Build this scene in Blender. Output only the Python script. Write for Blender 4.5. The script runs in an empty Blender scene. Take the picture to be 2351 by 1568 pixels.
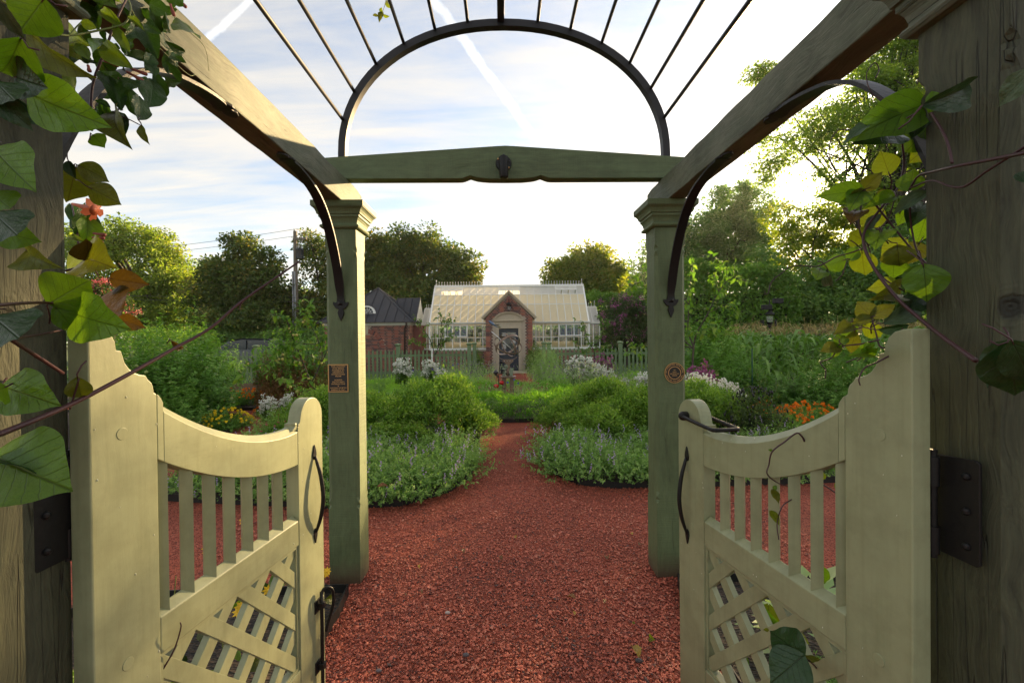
import bpy, bmesh, math, random
import numpy as np
from mathutils import Vector, Matrix
from math import radians as R_, sin, cos, pi, sqrt, atan2

# ------------------------------------------------------------------ camera, sky, sun, exposure
SC = bpy.context.scene
COL = SC.collection
ROLL, PITCH, FPX, EYE = .0105, 9 / 1045., 1045., 1.5
cam_d = bpy.data.cameras.new('camera')
cam = bpy.data.objects.new('camera', cam_d)
COL.objects.link(cam)
SC.camera = cam
cam_d.sensor_width = 36
cam_d.lens = 36 * FPX / 2351.
cam_d.clip_start = .02
cam_d.clip_end = 2000
CF = Vector((0, cos(PITCH), -sin(PITCH)))
_r0 = Vector((1, 0, 0)); _u0 = Vector((0, sin(PITCH), cos(PITCH)))
CR = _r0 * cos(ROLL) - _u0 * sin(ROLL)
CU = _r0 * sin(ROLL) + _u0 * cos(ROLL)
CP = Vector((0, 0, EYE))
cam.matrix_world = Matrix(((CR.x, CU.x, -CF.x, 0), (CR.y, CU.y, -CF.y, 0), (CR.z, CU.z, -CF.z, EYE), (0, 0, 0, 1)))


def at(x, y, Y):
    """the point of the place seen at a pixel of the photograph (2351 wide) and Y metres ahead"""
    d = CF + CR * ((x - 1175.5) / FPX) + CU * ((784 - y) / FPX)
    return CP + d * (Y / d.y)


SUN_AZ, SUN_EL = R_(36.6), R_(15.7)
SUN_DIR = Vector((sin(SUN_AZ) * cos(SUN_EL), cos(SUN_AZ) * cos(SUN_EL), sin(SUN_EL)))
sd = bpy.data.lights.new('sun', 'SUN')
sd.energy = 2.4
sd.angle = R_(.6)
sd.color = (1.0, .70, .36)
sun = bpy.data.objects.new('sun', sd)
COL.objects.link(sun)
sun.rotation_euler = (-SUN_DIR).to_track_quat('-Z', 'Y').to_euler()
sun.location = (20, 25, 14)

SC.view_settings.view_transform = 'Standard'
SC.view_settings.look = 'None'
SC.view_settings.gamma = 1
SC.view_settings.use_curve_mapping = False
SC.view_settings.exposure = 2.95
SC.render.engine = 'CYCLES'
SC.cycles.use_denoising = True
SC.cycles.max_bounces = 7
SC.cycles.diffuse_bounces = 3
SC.cycles.glossy_bounces = 2
SC.cycles.transmission_bounces = 4
SC.cycles.transparent_max_bounces = 10
SC.cycles.sample_clamp_indirect = 6
SC.cycles.caustics_reflective = False
SC.cycles.caustics_refractive = False

W = bpy.data.worlds.new('World')
SC.world = W
W.use_nodes = True
nt = W.node_tree
nt.nodes.clear()


class NB:
    """small node-graph helper"""
    def __init__(s, tree): s.t = tree; s.n = tree.nodes; s.l = tree.links
    def add(s, typ, **kw):
        n = s.n.new(typ)
        for k, v in kw.items(): setattr(n, k, v)
        return n
    def set(s, sock, v):
        if hasattr(v, 'is_output') or isinstance(v, bpy.types.NodeSocket): s.l.new(v, sock)
        else:
            if isinstance(v, (tuple, list)) and len(v) == 3 and sock.type == 'RGBA': v = (*v, 1)
            sock.default_value = v
    def math(s, op, a, b=None, c=None, clamp=False):
        n = s.add('ShaderNodeMath', operation=op, use_clamp=clamp)
        for i, v in enumerate((a, b, c)):
            if v is not None: s.set(n.inputs[i], v)
        return n.outputs[0]
    def vmath(s, op, a, b=None):
        n = s.add('ShaderNodeVectorMath', operation=op)
        s.set(n.inputs[0], a)
        if b is not None: s.set(n.inputs[1], b)
        return n.outputs['Value'] if op in ('DOT_PRODUCT', 'LENGTH') else n.outputs[0]
    def mix(s, f, a, b, bt='MIX'):
        n = s.add('ShaderNodeMix', data_type='RGBA', blend_type=bt)
        s.set(n.inputs[0], f); s.set(n.inputs[6], a); s.set(n.inputs[7], b)
        return n.outputs[2]
    def ramp(s, f, stops):
        n = s.add('ShaderNodeValToRGB')
        e = n.color_ramp.elements
        while len(e) < len(stops): e.new(.5)
        for k, (p, c) in enumerate(stops):
            e[k].position = p
            e[k].color = (c, c, c, 1) if isinstance(c, (int, float)) else (*c, 1)
        s.set(n.inputs[0], f)
        return n.outputs[0]
    def noise(s, vec, scale, detail=4, rough=.55, dist=0):
        n = s.add('ShaderNodeTexNoise')
        n.inputs['Scale'].default_value = scale; n.inputs['Detail'].default_value = detail
        n.inputs['Roughness'].default_value = rough; n.inputs['Distortion'].default_value = dist
        if vec is not None: s.set(n.inputs['Vector'], vec)
        return n.outputs['Fac']
    def mapping(s, vec, scale=(1, 1, 1), rot=(0, 0, 0), loc=(0, 0, 0)):
        n = s.add('ShaderNodeMapping')
        s.set(n.inputs['Vector'], vec)
        n.inputs['Scale'].default_value = scale; n.inputs['Rotation'].default_value = rot; n.inputs['Location'].default_value = loc
        return n.outputs[0]


nb = NB(nt)
out = nb.add('ShaderNodeOutputWorld')
bg = nb.add('ShaderNodeBackground')
sky = nb.add('ShaderNodeTexSky')
sky.sky_type = 'NISHITA'
sky.sun_disc = False
sky.sun_elevation = SUN_EL
sky.sun_rotation = SUN_AZ
sky.air_density = 1.0
sky.dust_density = .8
sky.ozone_density = 1.0
tc = nb.add('ShaderNodeTexCoord')
vdir = tc.outputs['Generated']
sep = nb.add('ShaderNodeSeparateXYZ'); nb.set(sep.inputs[0], vdir)
zc = nb.math('MAXIMUM', sep.outputs[2], .04)
den = nb.math('ADD', zc, .12)
px_ = nb.math('DIVIDE', sep.outputs[0], den); py_ = nb.math('DIVIDE', sep.outputs[1], den)
comb = nb.add('ShaderNodeCombineXYZ'); nb.set(comb.inputs[0], px_); nb.set(comb.inputs[1], py_)
cv = nb.mapping(comb.outputs[0], scale=(.55, 1.5, 1), rot=(0, 0, R_(-20)))
n1 = nb.noise(cv, 1.1, 9, .6, .5)
n2 = nb.noise(nb.mapping(comb.outputs[0], scale=(.35, 1.9, 1), rot=(0, 0, R_(12)), loc=(3.3, 1.2, 0)), 2.6, 7, .62, .9)
cl = nb.math('ADD', nb.math('MULTIPLY', n1, .68), nb.math('MULTIPLY', n2, .34))
cl = nb.ramp(cl, [(.36, .10), (.46, .5), (.56, .9), (.70, 1.0)])
cl = nb.math('MULTIPLY', cl, .92)
# two contrails: narrow bands about great circles of the sky, feathered along their length


def sky_dir(x, y):
    return (CF + CR * ((x - 1175.5) / FPX) + CU * ((784 - y) / FPX)).normalized()


def contrail(p0, p1, w, k):
    a, b = sky_dir(*p0), sky_dir(*p1)
    n = a.cross(b).normalized(); m = (a + b).normalized(); t = n.cross(m).normalized()
    half = (b - a).length / 2
    wob = nb.math('MULTIPLY', nb.math('SUBTRACT', nb.noise(vdir, 38, 3, .6), .5), w * 1.5)
    d = nb.math('ABSOLUTE', nb.math('ADD', nb.vmath('DOT_PRODUCT', vdir, tuple(n)), wob))
    band = nb.math('SUBTRACT', 1, nb.math('DIVIDE', d, w), clamp=True)
    al = nb.math('ABSOLUTE', nb.vmath('DOT_PRODUCT', vdir, tuple(t)))
    end = nb.math('MULTIPLY', nb.math('SUBTRACT', half, al), 1 / .06, clamp=True)
    fr = nb.math('GREATER_THAN', nb.vmath('DOT_PRODUCT', vdir, tuple(m)), 0)
    br = nb.math('ADD', .45, nb.math('MULTIPLY', nb.noise(vdir, 22, 3, .6), .9))
    return nb.math('MULTIPLY', nb.math('MULTIPLY', nb.math('MULTIPLY', band, end), nb.math('MULTIPLY', fr, br)), k)


trail = nb.math('ADD', contrail((640, -60), (262, 290), .006, .62), contrail((930, -90), (1230, 320), .010, .55))
bw = nb.add('ShaderNodeRGBToBW'); nb.set(bw.inputs[0], sky.outputs[0])
cloudc = nb.mix(1, (1.0, .925, .80), nb.math('ADD', nb.math('MULTIPLY', bw.outputs[0], .11), 1.16), 'MULTIPLY')
skyc = nb.mix(cl, nb.mix(1, sky.outputs[0], (.29, .31, .335), 'MULTIPLY'), cloudc)
skyc = nb.mix(nb.math('MINIMUM', trail, .85), skyc, nb.mix(1, (1, 1, 1), nb.math('ADD', nb.math('MULTIPLY', bw.outputs[0], .4), 1.75), 'MULTIPLY'))
# the low sun itself and its warm aureole, seen through the leaves
sdot = nb.math('MAXIMUM', nb.vmath('DOT_PRODUCT', vdir, tuple(SUN_DIR)), 0)
glow = nb.math('ADD', nb.math('MULTIPLY', nb.math('POWER', sdot, 4000), 22), nb.math('MULTIPLY', nb.math('POWER', sdot, 160), 1.4))
glow = nb.math('ADD', glow, nb.math('MULTIPLY', nb.math('GREATER_THAN', sdot, cos(R_(.42))), 110))
skyc = nb.mix(1, skyc, nb.mix(1, (1.0, .80, .50), glow, 'MULTIPLY'), 'ADD')
nb.set(bg.inputs[0], skyc)
bg.inputs[1].default_value = .1
nt.links.new(bg.outputs[0], out.inputs[0])

# ------------------------------------------------------------------ helpers
rng = np.random.default_rng(7)
random.seed(7)


def tag(o, label=None, cat=None, group=None, kind=None):
    if label: o['label'] = label
    if cat: o['category'] = cat
    if group: o['group'] = group
    if kind: o['kind'] = kind
    return o


def thing(name, label, cat, loc=(0, 0, 0), rz=0, group=None):
    o = bpy.data.objects.new(name, None)
    COL.objects.link(o)
    o.empty_display_size = .2
    o.location = loc
    o.rotation_euler = (0, 0, rz)
    return tag(o, label, cat, group)


class G:
    """collects shapes and links them as one mesh object"""
    def __init__(s): s.v = []; s.f = []
    def add(s, vs, fs):
        k = len(s.v)
        s.v += [tuple(p) for p in vs]
        s.f += [tuple(i + k for i in f) for f in fs]
        return s
    def box(s, x0, x1, y0, y1, z0, z1):
        return s.add([(x0, y0, z0), (x1, y0, z0), (x1, y1, z0), (x0, y1, z0), (x0, y0, z1), (x1, y0, z1), (x1, y1, z1), (x0, y1, z1)],
                     [(3, 2, 1, 0), (4, 5, 6, 7), (0, 1, 5, 4), (1, 2, 6, 5), (2, 3, 7, 6), (3, 0, 4, 7)])
    def prism(s, pts, fn, a, b):
        """extrude the outline pts (p,q) between depths a and b; fn(p,q,d) gives the point"""
        n = len(pts)
        vs = [fn(p, q, a) for p, q in pts] + [fn(p, q, b) for p, q in pts]
        return s.add(vs, [tuple(range(n - 1, -1, -1)), tuple(range(n, 2 * n))] + [(i, (i + 1) % n, n + (i + 1) % n, n + i) for i in range(n)])
    def loft(s, rings, cap=True):
        n = len(rings[0]); vs = [p for r in rings for p in r]; fs = []
        for k in range(len(rings) - 1):
            for i in range(n):
                j = (i + 1) % n
                fs.append((k * n + i, k * n + j, (k + 1) * n + j, (k + 1) * n + i))
        if cap: fs += [tuple(range(n - 1, -1, -1)), tuple(range((len(rings) - 1) * n, len(rings) * n))]
        return s.add(vs, fs)
    def lathe(s, prof, c=(0, 0, 0), n=16, axis='z'):
        rings = []
        for r, h in prof:
            ring = []
            for i in range(n):
                a = 2 * pi * i / n
                p = (r * cos(a), r * sin(a), h)
                if axis == 'y': p = (p[0], h, p[1])
                if axis == 'x': p = (h, p[0], p[1])
                ring.append((c[0] + p[0], c[1] + p[1], c[2] + p[2]))
            rings.append(ring)
        return s.loft(rings)
    def tube(s, pts, r, n=8, flat=None):
        """tube along pts; r a number or a list; flat=(w,t,up) makes a flat bar"""
        pts = [Vector(p) for p in pts]; m = len(pts)
        rr = r if isinstance(r, (list, tuple)) else [r] * m
        rings = []; ref = None
        for k, p in enumerate(pts):
            t = (pts[min(k + 1, m - 1)] - pts[max(k - 1, 0)]).normalized()
            if flat:
                side = Vector(flat[2]); up = t.cross(side).normalized()
                w, h = flat[0] / 2, flat[1] / 2
                if isinstance(r, (list, tuple)): w *= rr[k]
                rings.append([p + side * w + up * h, p - side * w + up * h, p - side * w - up * h, p + side * w - up * h])
                continue
            if ref is None: ref = t.orthogonal().normalized()
            ref = (ref - t * ref.dot(t)).normalized(); b = t.cross(ref)
            rings.append([p + (ref * cos(2 * pi * i / n) + b * sin(2 * pi * i / n)) * rr[k] for i in range(n)])
        return s.loft(rings)
    def ball(s, c, r, nu=10, nv=6, sq=(1, 1, 1)):
        vs = []; fs = []
        for j in range(nv + 1):
            t = pi * j / nv
            for i in range(nu):
                a = 2 * pi * i / nu
                vs.append((c[0] + r * sq[0] * sin(t) * cos(a), c[1] + r * sq[1] * sin(t) * sin(a), c[2] + r * sq[2] * cos(t)))
        for j in range(nv):
            for i in range(nu):
                fs.append((j * nu + i, j * nu + (i + 1) % nu, (j + 1) * nu + (i + 1) % nu, (j + 1) * nu + i))
        return s.add(vs, fs)
    def mesh(s, name, mat, smooth=False, fix=True, angle=None):
        me = bpy.data.meshes.new(name)
        me.from_pydata(s.v, [], s.f)
        if fix:
            bm = bmesh.new(); bm.from_mesh(me)
            bmesh.ops.remove_doubles(bm, verts=bm.verts, dist=1e-6)
            bmesh.ops.recalc_face_normals(bm, faces=bm.faces)
            bm.to_mesh(me); bm.free()
        if mat: me.materials.append(mat)
        if smooth:
            me.polygons.foreach_set('use_smooth', [True] * len(me.polygons))
            if angle:
                me.set_sharp_from_angle(angle=R_(angle))
        return me
    def build(s, name, mat, parent=None, smooth=False, bevel=0, angle=None, fix=True):
        return put(name, s.mesh(name, mat, smooth, fix, angle), parent, bevel)


def put(name, me, parent=None, bevel=0, loc=None, rot=None, scale=None):
    o = bpy.data.objects.new(name, me)
    COL.objects.link(o)
    if parent is not None: o.parent = parent
    if loc is not None: o.location = loc
    if rot is not None: o.rotation_euler = rot
    if scale is not None: o.scale = scale
    if bevel:
        b = o.modifiers.new('edge', 'BEVEL'); b.width = bevel; b.segments = 2; b.limit_method = 'ANGLE'; b.angle_limit = R_(35)
    return o


def copy_tree(o, parent=None):
    c = o.copy(); COL.objects.link(c)
    c.parent = parent
    for ch in o.children: copy_tree(ch, c)
    return c


def spline(pts, n=8):
    """Catmull-Rom through pts"""
    P = [Vector(p) for p in pts]; P = [P[0] * 2 - P[1]] + P + [P[-1] * 2 - P[-2]]
    o = []
    for k in range(1, len(P) - 2):
        for i in range(n):
            t = i / n
            o.append(.5 * ((2 * P[k]) + (P[k + 1] - P[k - 1]) * t + (2 * P[k - 1] - 5 * P[k] + 4 * P[k + 1] - P[k + 2]) * t * t
                           + (3 * P[k] - P[k - 1] - 3 * P[k + 1] + P[k + 2]) * t ** 3))
    o.append(P[-2])
    return o


# ------------------------------------------------------------------ materials
def material(name):
    m = bpy.data.materials.new(name)
    m.use_nodes = True
    b = NB(m.node_tree)
    p = m.node_tree.nodes['Principled BSDF']
    return m, b, p


def bump(b, p, h, strength=.3, dist=.01):
    n = b.add('ShaderNodeBump')
    n.inputs['Strength'].default_value = strength; n.inputs['Distance'].default_value = dist
    b.set(n.inputs['Height'], h); b.set(p.inputs['Normal'], n.outputs[0])


def plain(name, col, rough=.6, metal=0, spec=.5, var=.12, vscale=20, bstr=0):
    m, b, p = material(name)
    t = b.add('ShaderNodeTexCoord')
    n = b.noise(t.outputs['Object'], vscale, 4)
    c = b.mix(n, tuple(x * (1 - var) for x in col), tuple(min(1, x * (1 + var)) for x in col))
    b.set(p.inputs['Base Color'], c)
    p.inputs['Roughness'].default_value = rough; p.inputs['Metallic'].default_value = metal
    p.inputs['Specular IOR Level'].default_value = spec
    if bstr: bump(b, p, n, bstr, .005)
    return m


def wood(name, col, col2, axis, grain=60, stretch=.06, bstr=.5, bdist=.004, rough=.7, wear=None, cross=0, cracks=0, knots=(), grime=0):
    """painted or weathered timber; axis = direction of the grain"""
    m, b, p = material(name)
    t = b.add('ShaderNodeTexCoord')
    info = b.add('ShaderNodeObjectInfo')
    off = b.add('ShaderNodeCombineXYZ'); b.set(off.inputs[0], b.math('MULTIPLY', info.outputs['Random'], 9)); b.set(off.inputs[2], b.math('MULTIPLY', info.outputs['Random'], 5))
    co = b.vmath('ADD', t.outputs['Object'], off.outputs[0])
    warp = b.add('ShaderNodeTexNoise'); warp.inputs['Scale'].default_value = 3.2; warp.inputs['Detail'].default_value = 2
    b.set(warp.inputs['Vector'], co)
    wv = b.vmath('MULTIPLY', b.vmath('SUBTRACT', warp.outputs['Color'], (.5, .5, .5)), (.11, .11, .11))
    co2 = b.vmath('ADD', co, wv)
    sc = [grain] * 3; sc[axis] = grain * stretch
    g1 = b.noise(b.mapping(co2, scale=sc), 1, 5, .65)
    sc2 = [grain * 3.2] * 3; sc2[axis] = grain * .09
    g2 = b.noise(b.mapping(co2, scale=sc2), 1, 3, .6)
    g = b.math('ADD', b.math('MULTIPLY', g1, .65), b.math('MULTIPLY', g2, .35))
    fine = b.noise(co, 9, 5, .6)
    c = b.mix(b.ramp(g, [(.36, 0), (.62, 1)]), col2, col)
    c = b.mix(b.math('MULTIPLY', b.ramp(fine, [(.42, 0), (.68, 1)]), .45), c, tuple(x * .62 for x in col))
    if wear:
        w = b.ramp(b.noise(b.mapping(co, scale=[4 if i != axis else 1.5 for i in range(3)]), 3.2, 6, .7), [(.46, 0), (.62, 1)])
        w = b.math('MULTIPLY', w, b.ramp(g, [(.35, .25), (.6, 1)]))
        c = b.mix(w, c, wear)
    h = g
    if cross:
        sc3 = [6, 6, 6]; sc3[axis] = 210
        x = b.noise(b.mapping(co, scale=sc3), 1, 2, .5)
        h = b.math('ADD', h, b.math('MULTIPLY', x, cross))
    if cracks:
        sc4 = [20, 20, 20]; sc4[axis] = .5
        ck = b.noise(b.mapping(co, scale=sc4), 1, 2, .5)
        ck = b.math('SUBTRACT', 1, b.math('DIVIDE', b.math('ABSOLUTE', b.math('SUBTRACT', ck, .5)), .006), clamp=True)
        ck = b.math('MULTIPLY', ck, b.ramp(b.noise(co, 2.6, 3), [(.48, 0), (.58, 1)]))
        c = b.mix(b.math('MULTIPLY', ck, cracks * .6), c, tuple(x * .3 for x in col2))
        h = b.math('SUBTRACT', h, b.math('MULTIPLY', ck, 1.5))
        # weathered blotches and rain streaks
        bl = b.ramp(b.noise(co, 1.9, 6, .7), [(.40, 0), (.66, 1)])
        c = b.mix(b.math('MULTIPLY', bl, .45), c, tuple(min(1, x * 1.5 + .015) for x in col))
    if grime:
        st_ = b.noise(b.mapping(co, scale=(55, 55, 2.2)), 1, 4, .6)
        gm = b.ramp(b.noise(co, 4.5, 6, .7), [(.46, 0), (.72, 1)])
        c = b.mix(b.math('MULTIPLY', b.ramp(st_, [(.5, 0), (.7, 1)]), .22 * grime), c, (.16, .165, .075))
        c = b.mix(b.math('MULTIPLY', gm, .30 * grime), c, (.17, .18, .085))
        sg_ = b.add('ShaderNodeSeparateXYZ'); b.set(sg_.inputs[0], t.outputs['Object'])
        lo_ = b.math('SUBTRACT', 1, b.math('DIVIDE', sg_.outputs[2], b.math('ADD', .12, b.math('MULTIPLY', b.noise(co, 7, 5, .7), .7))), clamp=True)
        c = b.mix(b.math('MULTIPLY', lo_, .6 * grime), c, (.10, .085, .045))
    if cracks and axis == 2:
        sz_ = b.add('ShaderNodeSeparateXYZ'); b.set(sz_.inputs[0], t.outputs['Object'])
        spl = b.math('SUBTRACT', 1, b.math('DIVIDE', sz_.outputs[2], b.math('ADD', .04, b.math('MULTIPLY', b.noise(co, 14, 5, .7), .22))), clamp=True)
        c = b.mix(b.math('MULTIPLY', spl, .75), c, (.09, .04, .028))
    for (ky, kz, kr) in knots:
        s_ = b.add('ShaderNodeSeparateXYZ'); b.set(s_.inputs[0], t.outputs['Object'])
        dy_ = b.math('MULTIPLY', b.math('SUBTRACT', s_.outputs[1], ky), 1.5); dz_ = b.math('SUBTRACT', s_.outputs[2], kz)
        rr_ = b.math('SQRT', b.math('ADD', b.math('MULTIPLY', dy_, dy_), b.math('MULTIPLY', dz_, dz_)))
        rr_ = b.math('ADD', rr_, b.math('MULTIPLY', b.math('SUBTRACT', b.noise(co, 60, 3), .5), .016))
        k_ = b.math('SUBTRACT', 1, b.math('DIVIDE', rr_, kr), clamp=True)
        rg = b.math('MULTIPLY', b.math('ADD', b.math('SINE', b.math('MULTIPLY', rr_, 560)), 1), b.math('SUBTRACT', 1, b.math('DIVIDE', rr_, kr * 1.9), clamp=True))
        c = b.mix(b.math('MULTIPLY', b.math('MINIMUM', b.math('MULTIPLY', k_, 2.2), 1), .85), c, tuple(x * .25 for x in col2))
        h = b.math('ADD', h, b.math('MULTIPLY', rg, .10)); h = b.math('SUBTRACT', h, b.math('MULTIPLY', k_, .8))
    b.set(p.inputs['Base Color'], c)
    p.inputs['Roughness'].default_value = rough
    bump(b, p, h, bstr, bdist)
    return m


SAGE, SAGE_D = (.11, .15, .066), (.072, .098, .043)
M = {}
for ax, nm in enumerate('xyz'):
    M['post_' + nm] = wood('sage painted timber ' + nm, SAGE, SAGE_D, ax, 46, .05, .6, .005, .62, cross=.7, cracks=.8)
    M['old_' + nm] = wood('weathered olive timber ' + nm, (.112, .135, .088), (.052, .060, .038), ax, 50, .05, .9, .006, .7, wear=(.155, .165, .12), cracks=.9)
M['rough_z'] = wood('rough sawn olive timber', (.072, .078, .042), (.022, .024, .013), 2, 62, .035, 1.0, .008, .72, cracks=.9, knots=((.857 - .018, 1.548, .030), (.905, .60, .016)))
M['gate'] = wood('pale sage gloss paint', (.325, .348, .205), (.304, .327, .19), 2, 26, .06, .3, .003, .4, grime=.9)
M['gate_x'] = wood('pale sage gloss paint along', (.325, .348, .205), (.304, .327, .19), 0, 26, .06, .3, .003, .4, grime=.9)
M['iron'] = plain('black wrought iron', (.012, .0115, .012), .45, .2, .35, .3, 60, .25)
M['iron_arch'] = plain('dark bronze iron', (.022, .021, .024), .5, .2, .4, .15, 6)
M['bronze'] = plain('bronze lettering', (.50, .30, .12), .42, .6, .5, .1)
M['black'] = plain('black plaque ground', (.008, .008, .009), .5)
M['brass'] = plain('brass rim', (.42, .26, .11), .4, .6)

# ------------------------------------------------------------------ ground and gravel
def wire_material_ground():
    m, b, p = material('crushed red brick')
    t = b.add('ShaderNodeTexCoord'); co = t.outputs['Object']
    v = b.add('ShaderNodeTexVoronoi'); v.inputs['Scale'].default_value = 120; v.inputs['Randomness'].default_value = 1
    b.set(v.inputs['Vector'], co)
    sp = b.add('ShaderNodeSeparateColor'); b.set(sp.inputs[0], v.outputs['Color'])
    c = b.ramp(sp.outputs[0], [(0, (.05, .016, .013)), (.2, (.24, .055, .035)), (.5, (.49, .11, .064)), (.85, (.55, .15, .09)), (1, (.56, .20, .13))])
    big = b.noise(co, 1.3, 5, .6)
    c = b.mix(b.ramp(big, [(.35, 0), (.7, .55)]), c, (.12, .035, .026))
    b.set(p.inputs['Base Color'], c)
    p.inputs['Roughness'].default_value = .85; p.inputs['Specular IOR Level'].default_value = .2
    h = b.math('ADD', v.outputs['Distance'], b.math('MULTIPLY', sp.outputs[1], .6))
    bump(b, p, h, 1.0, .012)
    return m


M['gravel'] = wire_material_ground()
m, b, p = material('chips')
at_ = b.add('ShaderNodeAttribute'); at_.attribute_name = 'rnd'
c = b.ramp(at_.outputs['Fac'], [(0, (.07, .035, .032)), (.07, (.12, .036, .026)), (.2, (.24, .055, .034)), (.5, (.50, .112, .064)), (.9, (.56, .155, .092)), (1, (.57, .22, .145))])
b.set(p.inputs['Base Color'], c); p.inputs['Roughness'].default_value = .7
M['chips'] = m

m, b, p = material('lawn and earth')
t = b.add('ShaderNodeTexCoord')
n = b.noise(t.outputs['Object'], 1.1, 6, .65); n2_ = b.noise(t.outputs['Object'], 60, 3, .6)
c = b.mix(b.ramp(n, [(.4, 0), (.62, 1)]), (.045, .085, .018), (.075, .105, .028))
c = b.mix(b.math('MULTIPLY', n2_, .5), c, (.03, .05, .012))
b.set(p.inputs['Base Color'], c); p.inputs['Roughness'].default_value = .9
bump(b, p, n2_, .8, .03)
M['lawn'] = m
m, b, p = material('bark mulch')
t = b.add('ShaderNodeTexCoord')
v = b.add('ShaderNodeTexVoronoi'); v.inputs['Scale'].default_value = 45; b.set(v.inputs['Vector'], b.mapping(t.outputs['Object'], scale=(1, 1.7, 1)))
sp = b.add('ShaderNodeSeparateColor'); b.set(sp.inputs[0], v.outputs['Color'])
c = b.ramp(sp.outputs[0], [(0, (.010, .008, .006)), (.5, (.035, .024, .016)), (.85, (.075, .048, .03)), (1, (.15, .095, .055))])
b.set(p.inputs['Base Color'], c); p.inputs['Roughness'].default_value = .85
bump(b, p, b.math('ADD', v.outputs['Distance'], sp.outputs[1]), 1, .02)
M['mulch'] = m


def sheet(name, pts, z, mat, kind='structure'):
    g = G(); g.add([(x, y, z) for x, y in pts], [tuple(range(len(pts)))])
    o = g.build(name, mat, fix=False)
    o.data.update()
    if o.data.polygons[0].normal.z < 0: o.data.flip_normals()
    return tag(o, kind=kind)


sheet('ground', [(-420, -60), (420, -60), (420, 520), (-420, 520)], -.012, M['lawn'])
sheet('gravel_path', [(-14, -4), (14, -4), (14, 15.2), (1.1, 15.2), (.75, 19.2), (-1.0, 19.2), (-1.3, 15.2), (-14, 15.2)], -.006, M['gravel'])


def chips(name, n, x0, x1, y0, y1, s0, s1, z=0):
    """loose crushed-brick chips lying on the path, thinning with distance"""
    u = rng.random(n) ** 1.7
    Y = y0 + (y1 - y0) * u; X = rng.uniform(x0, x1, n) * np.clip(.55 + .45 * (Y - y0) / (y1 - y0) * 1.2, 0, 1)
    S = rng.uniform(s0, s1, n) * (1 + .7 * (rng.random(n) > .93))
    base = np.array([(-1, -1, -.3), (1, -1, -.35), (1.1, 1, -.3), (-.9, 1.1, -.3), (-.6, -.5, .75), (.7, -.55, .6), (.55, .7, .7), (-.5, .6, .8)], float)
    V = base[None] + rng.normal(0, .24, (n, 8, 3))
    V *= np.stack([S * rng.uniform(.8, 1.5, n), S * rng.uniform(.6, 1.0, n), S * rng.uniform(.4, .75, n)], 1)[:, None]
    a = rng.uniform(0, 2 * pi, n); ca, sa = np.cos(a), np.sin(a)
    tilt = rng.normal(0, .35, n)
    x = V[..., 0].copy(); zz = V[..., 2].copy()
    V[..., 0] = x * np.cos(tilt)[:, None] - zz * np.sin(tilt)[:, None]; V[..., 2] = x * np.sin(tilt)[:, None] + zz * np.cos(tilt)[:, None]
    x = V[..., 0].copy(); y = V[..., 1].copy()
    V[..., 0] = x * ca[:, None] - y * sa[:, None] + X[:, None]; V[..., 1] = x * sa[:, None] + y * ca[:, None] + Y[:, None]
    V[..., 2] += z + (S * .12)[:, None]
    F = np.array([(4, 5, 6, 7), (0, 1, 5, 4), (1, 2, 6, 5), (2, 3, 7, 6), (3, 0, 4, 7)])
    faces = (F[None] + 8 * np.arange(n)[:, None, None]).reshape(-1, 4)
    me = quads(name, V.reshape(-1, 3), faces, M['chips'], np.repeat(np.clip(rng.random(n) + 0.07 * np.sin(X * 2.1 + Y * .7) * np.sin(Y * 1.3 + 1.0) + .05 * np.sin(X * 6.3 + Y * 4.1) + .02, 0, 1), 5))
    return tag(put(name, me), kind='stuff')


def quads(name, V, F, mat, rnd=None, smooth=False):
    me = bpy.data.meshes.new(name)
    k = F.shape[1]
    me.vertices.add(len(V)); me.vertices.foreach_set('co', np.ascontiguousarray(V, np.float32).ravel())
    me.loops.add(F.size); me.loops.foreach_set('vertex_index', np.ascontiguousarray(F, np.int32).ravel())
    me.polygons.add(len(F))
    me.polygons.foreach_set('loop_start', np.arange(0, F.size, k, dtype=np.int32))
    me.update(calc_edges=True)
    if rnd is not None:
        a = me.attributes.new('rnd', 'FLOAT', 'FACE'); a.data.foreach_set('value', np.ascontiguousarray(rnd, np.float32))
    if mat: me.materials.append(mat)
    if smooth: me.polygons.foreach_set('use_smooth', [True] * len(F))
    return me


chips('gravel', 78000, -2.6, 2.6, 1.3, 5.2, .0026, .0055)

# ------------------------------------------------------------------ the arbor
ARB_RZ = R_(1.2)
arbor = thing('garden_arbor', 'sage green timber arbor with black iron arch spanning the red gravel path', 'arbor', (.031, 0, 0), ARB_RZ)


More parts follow.
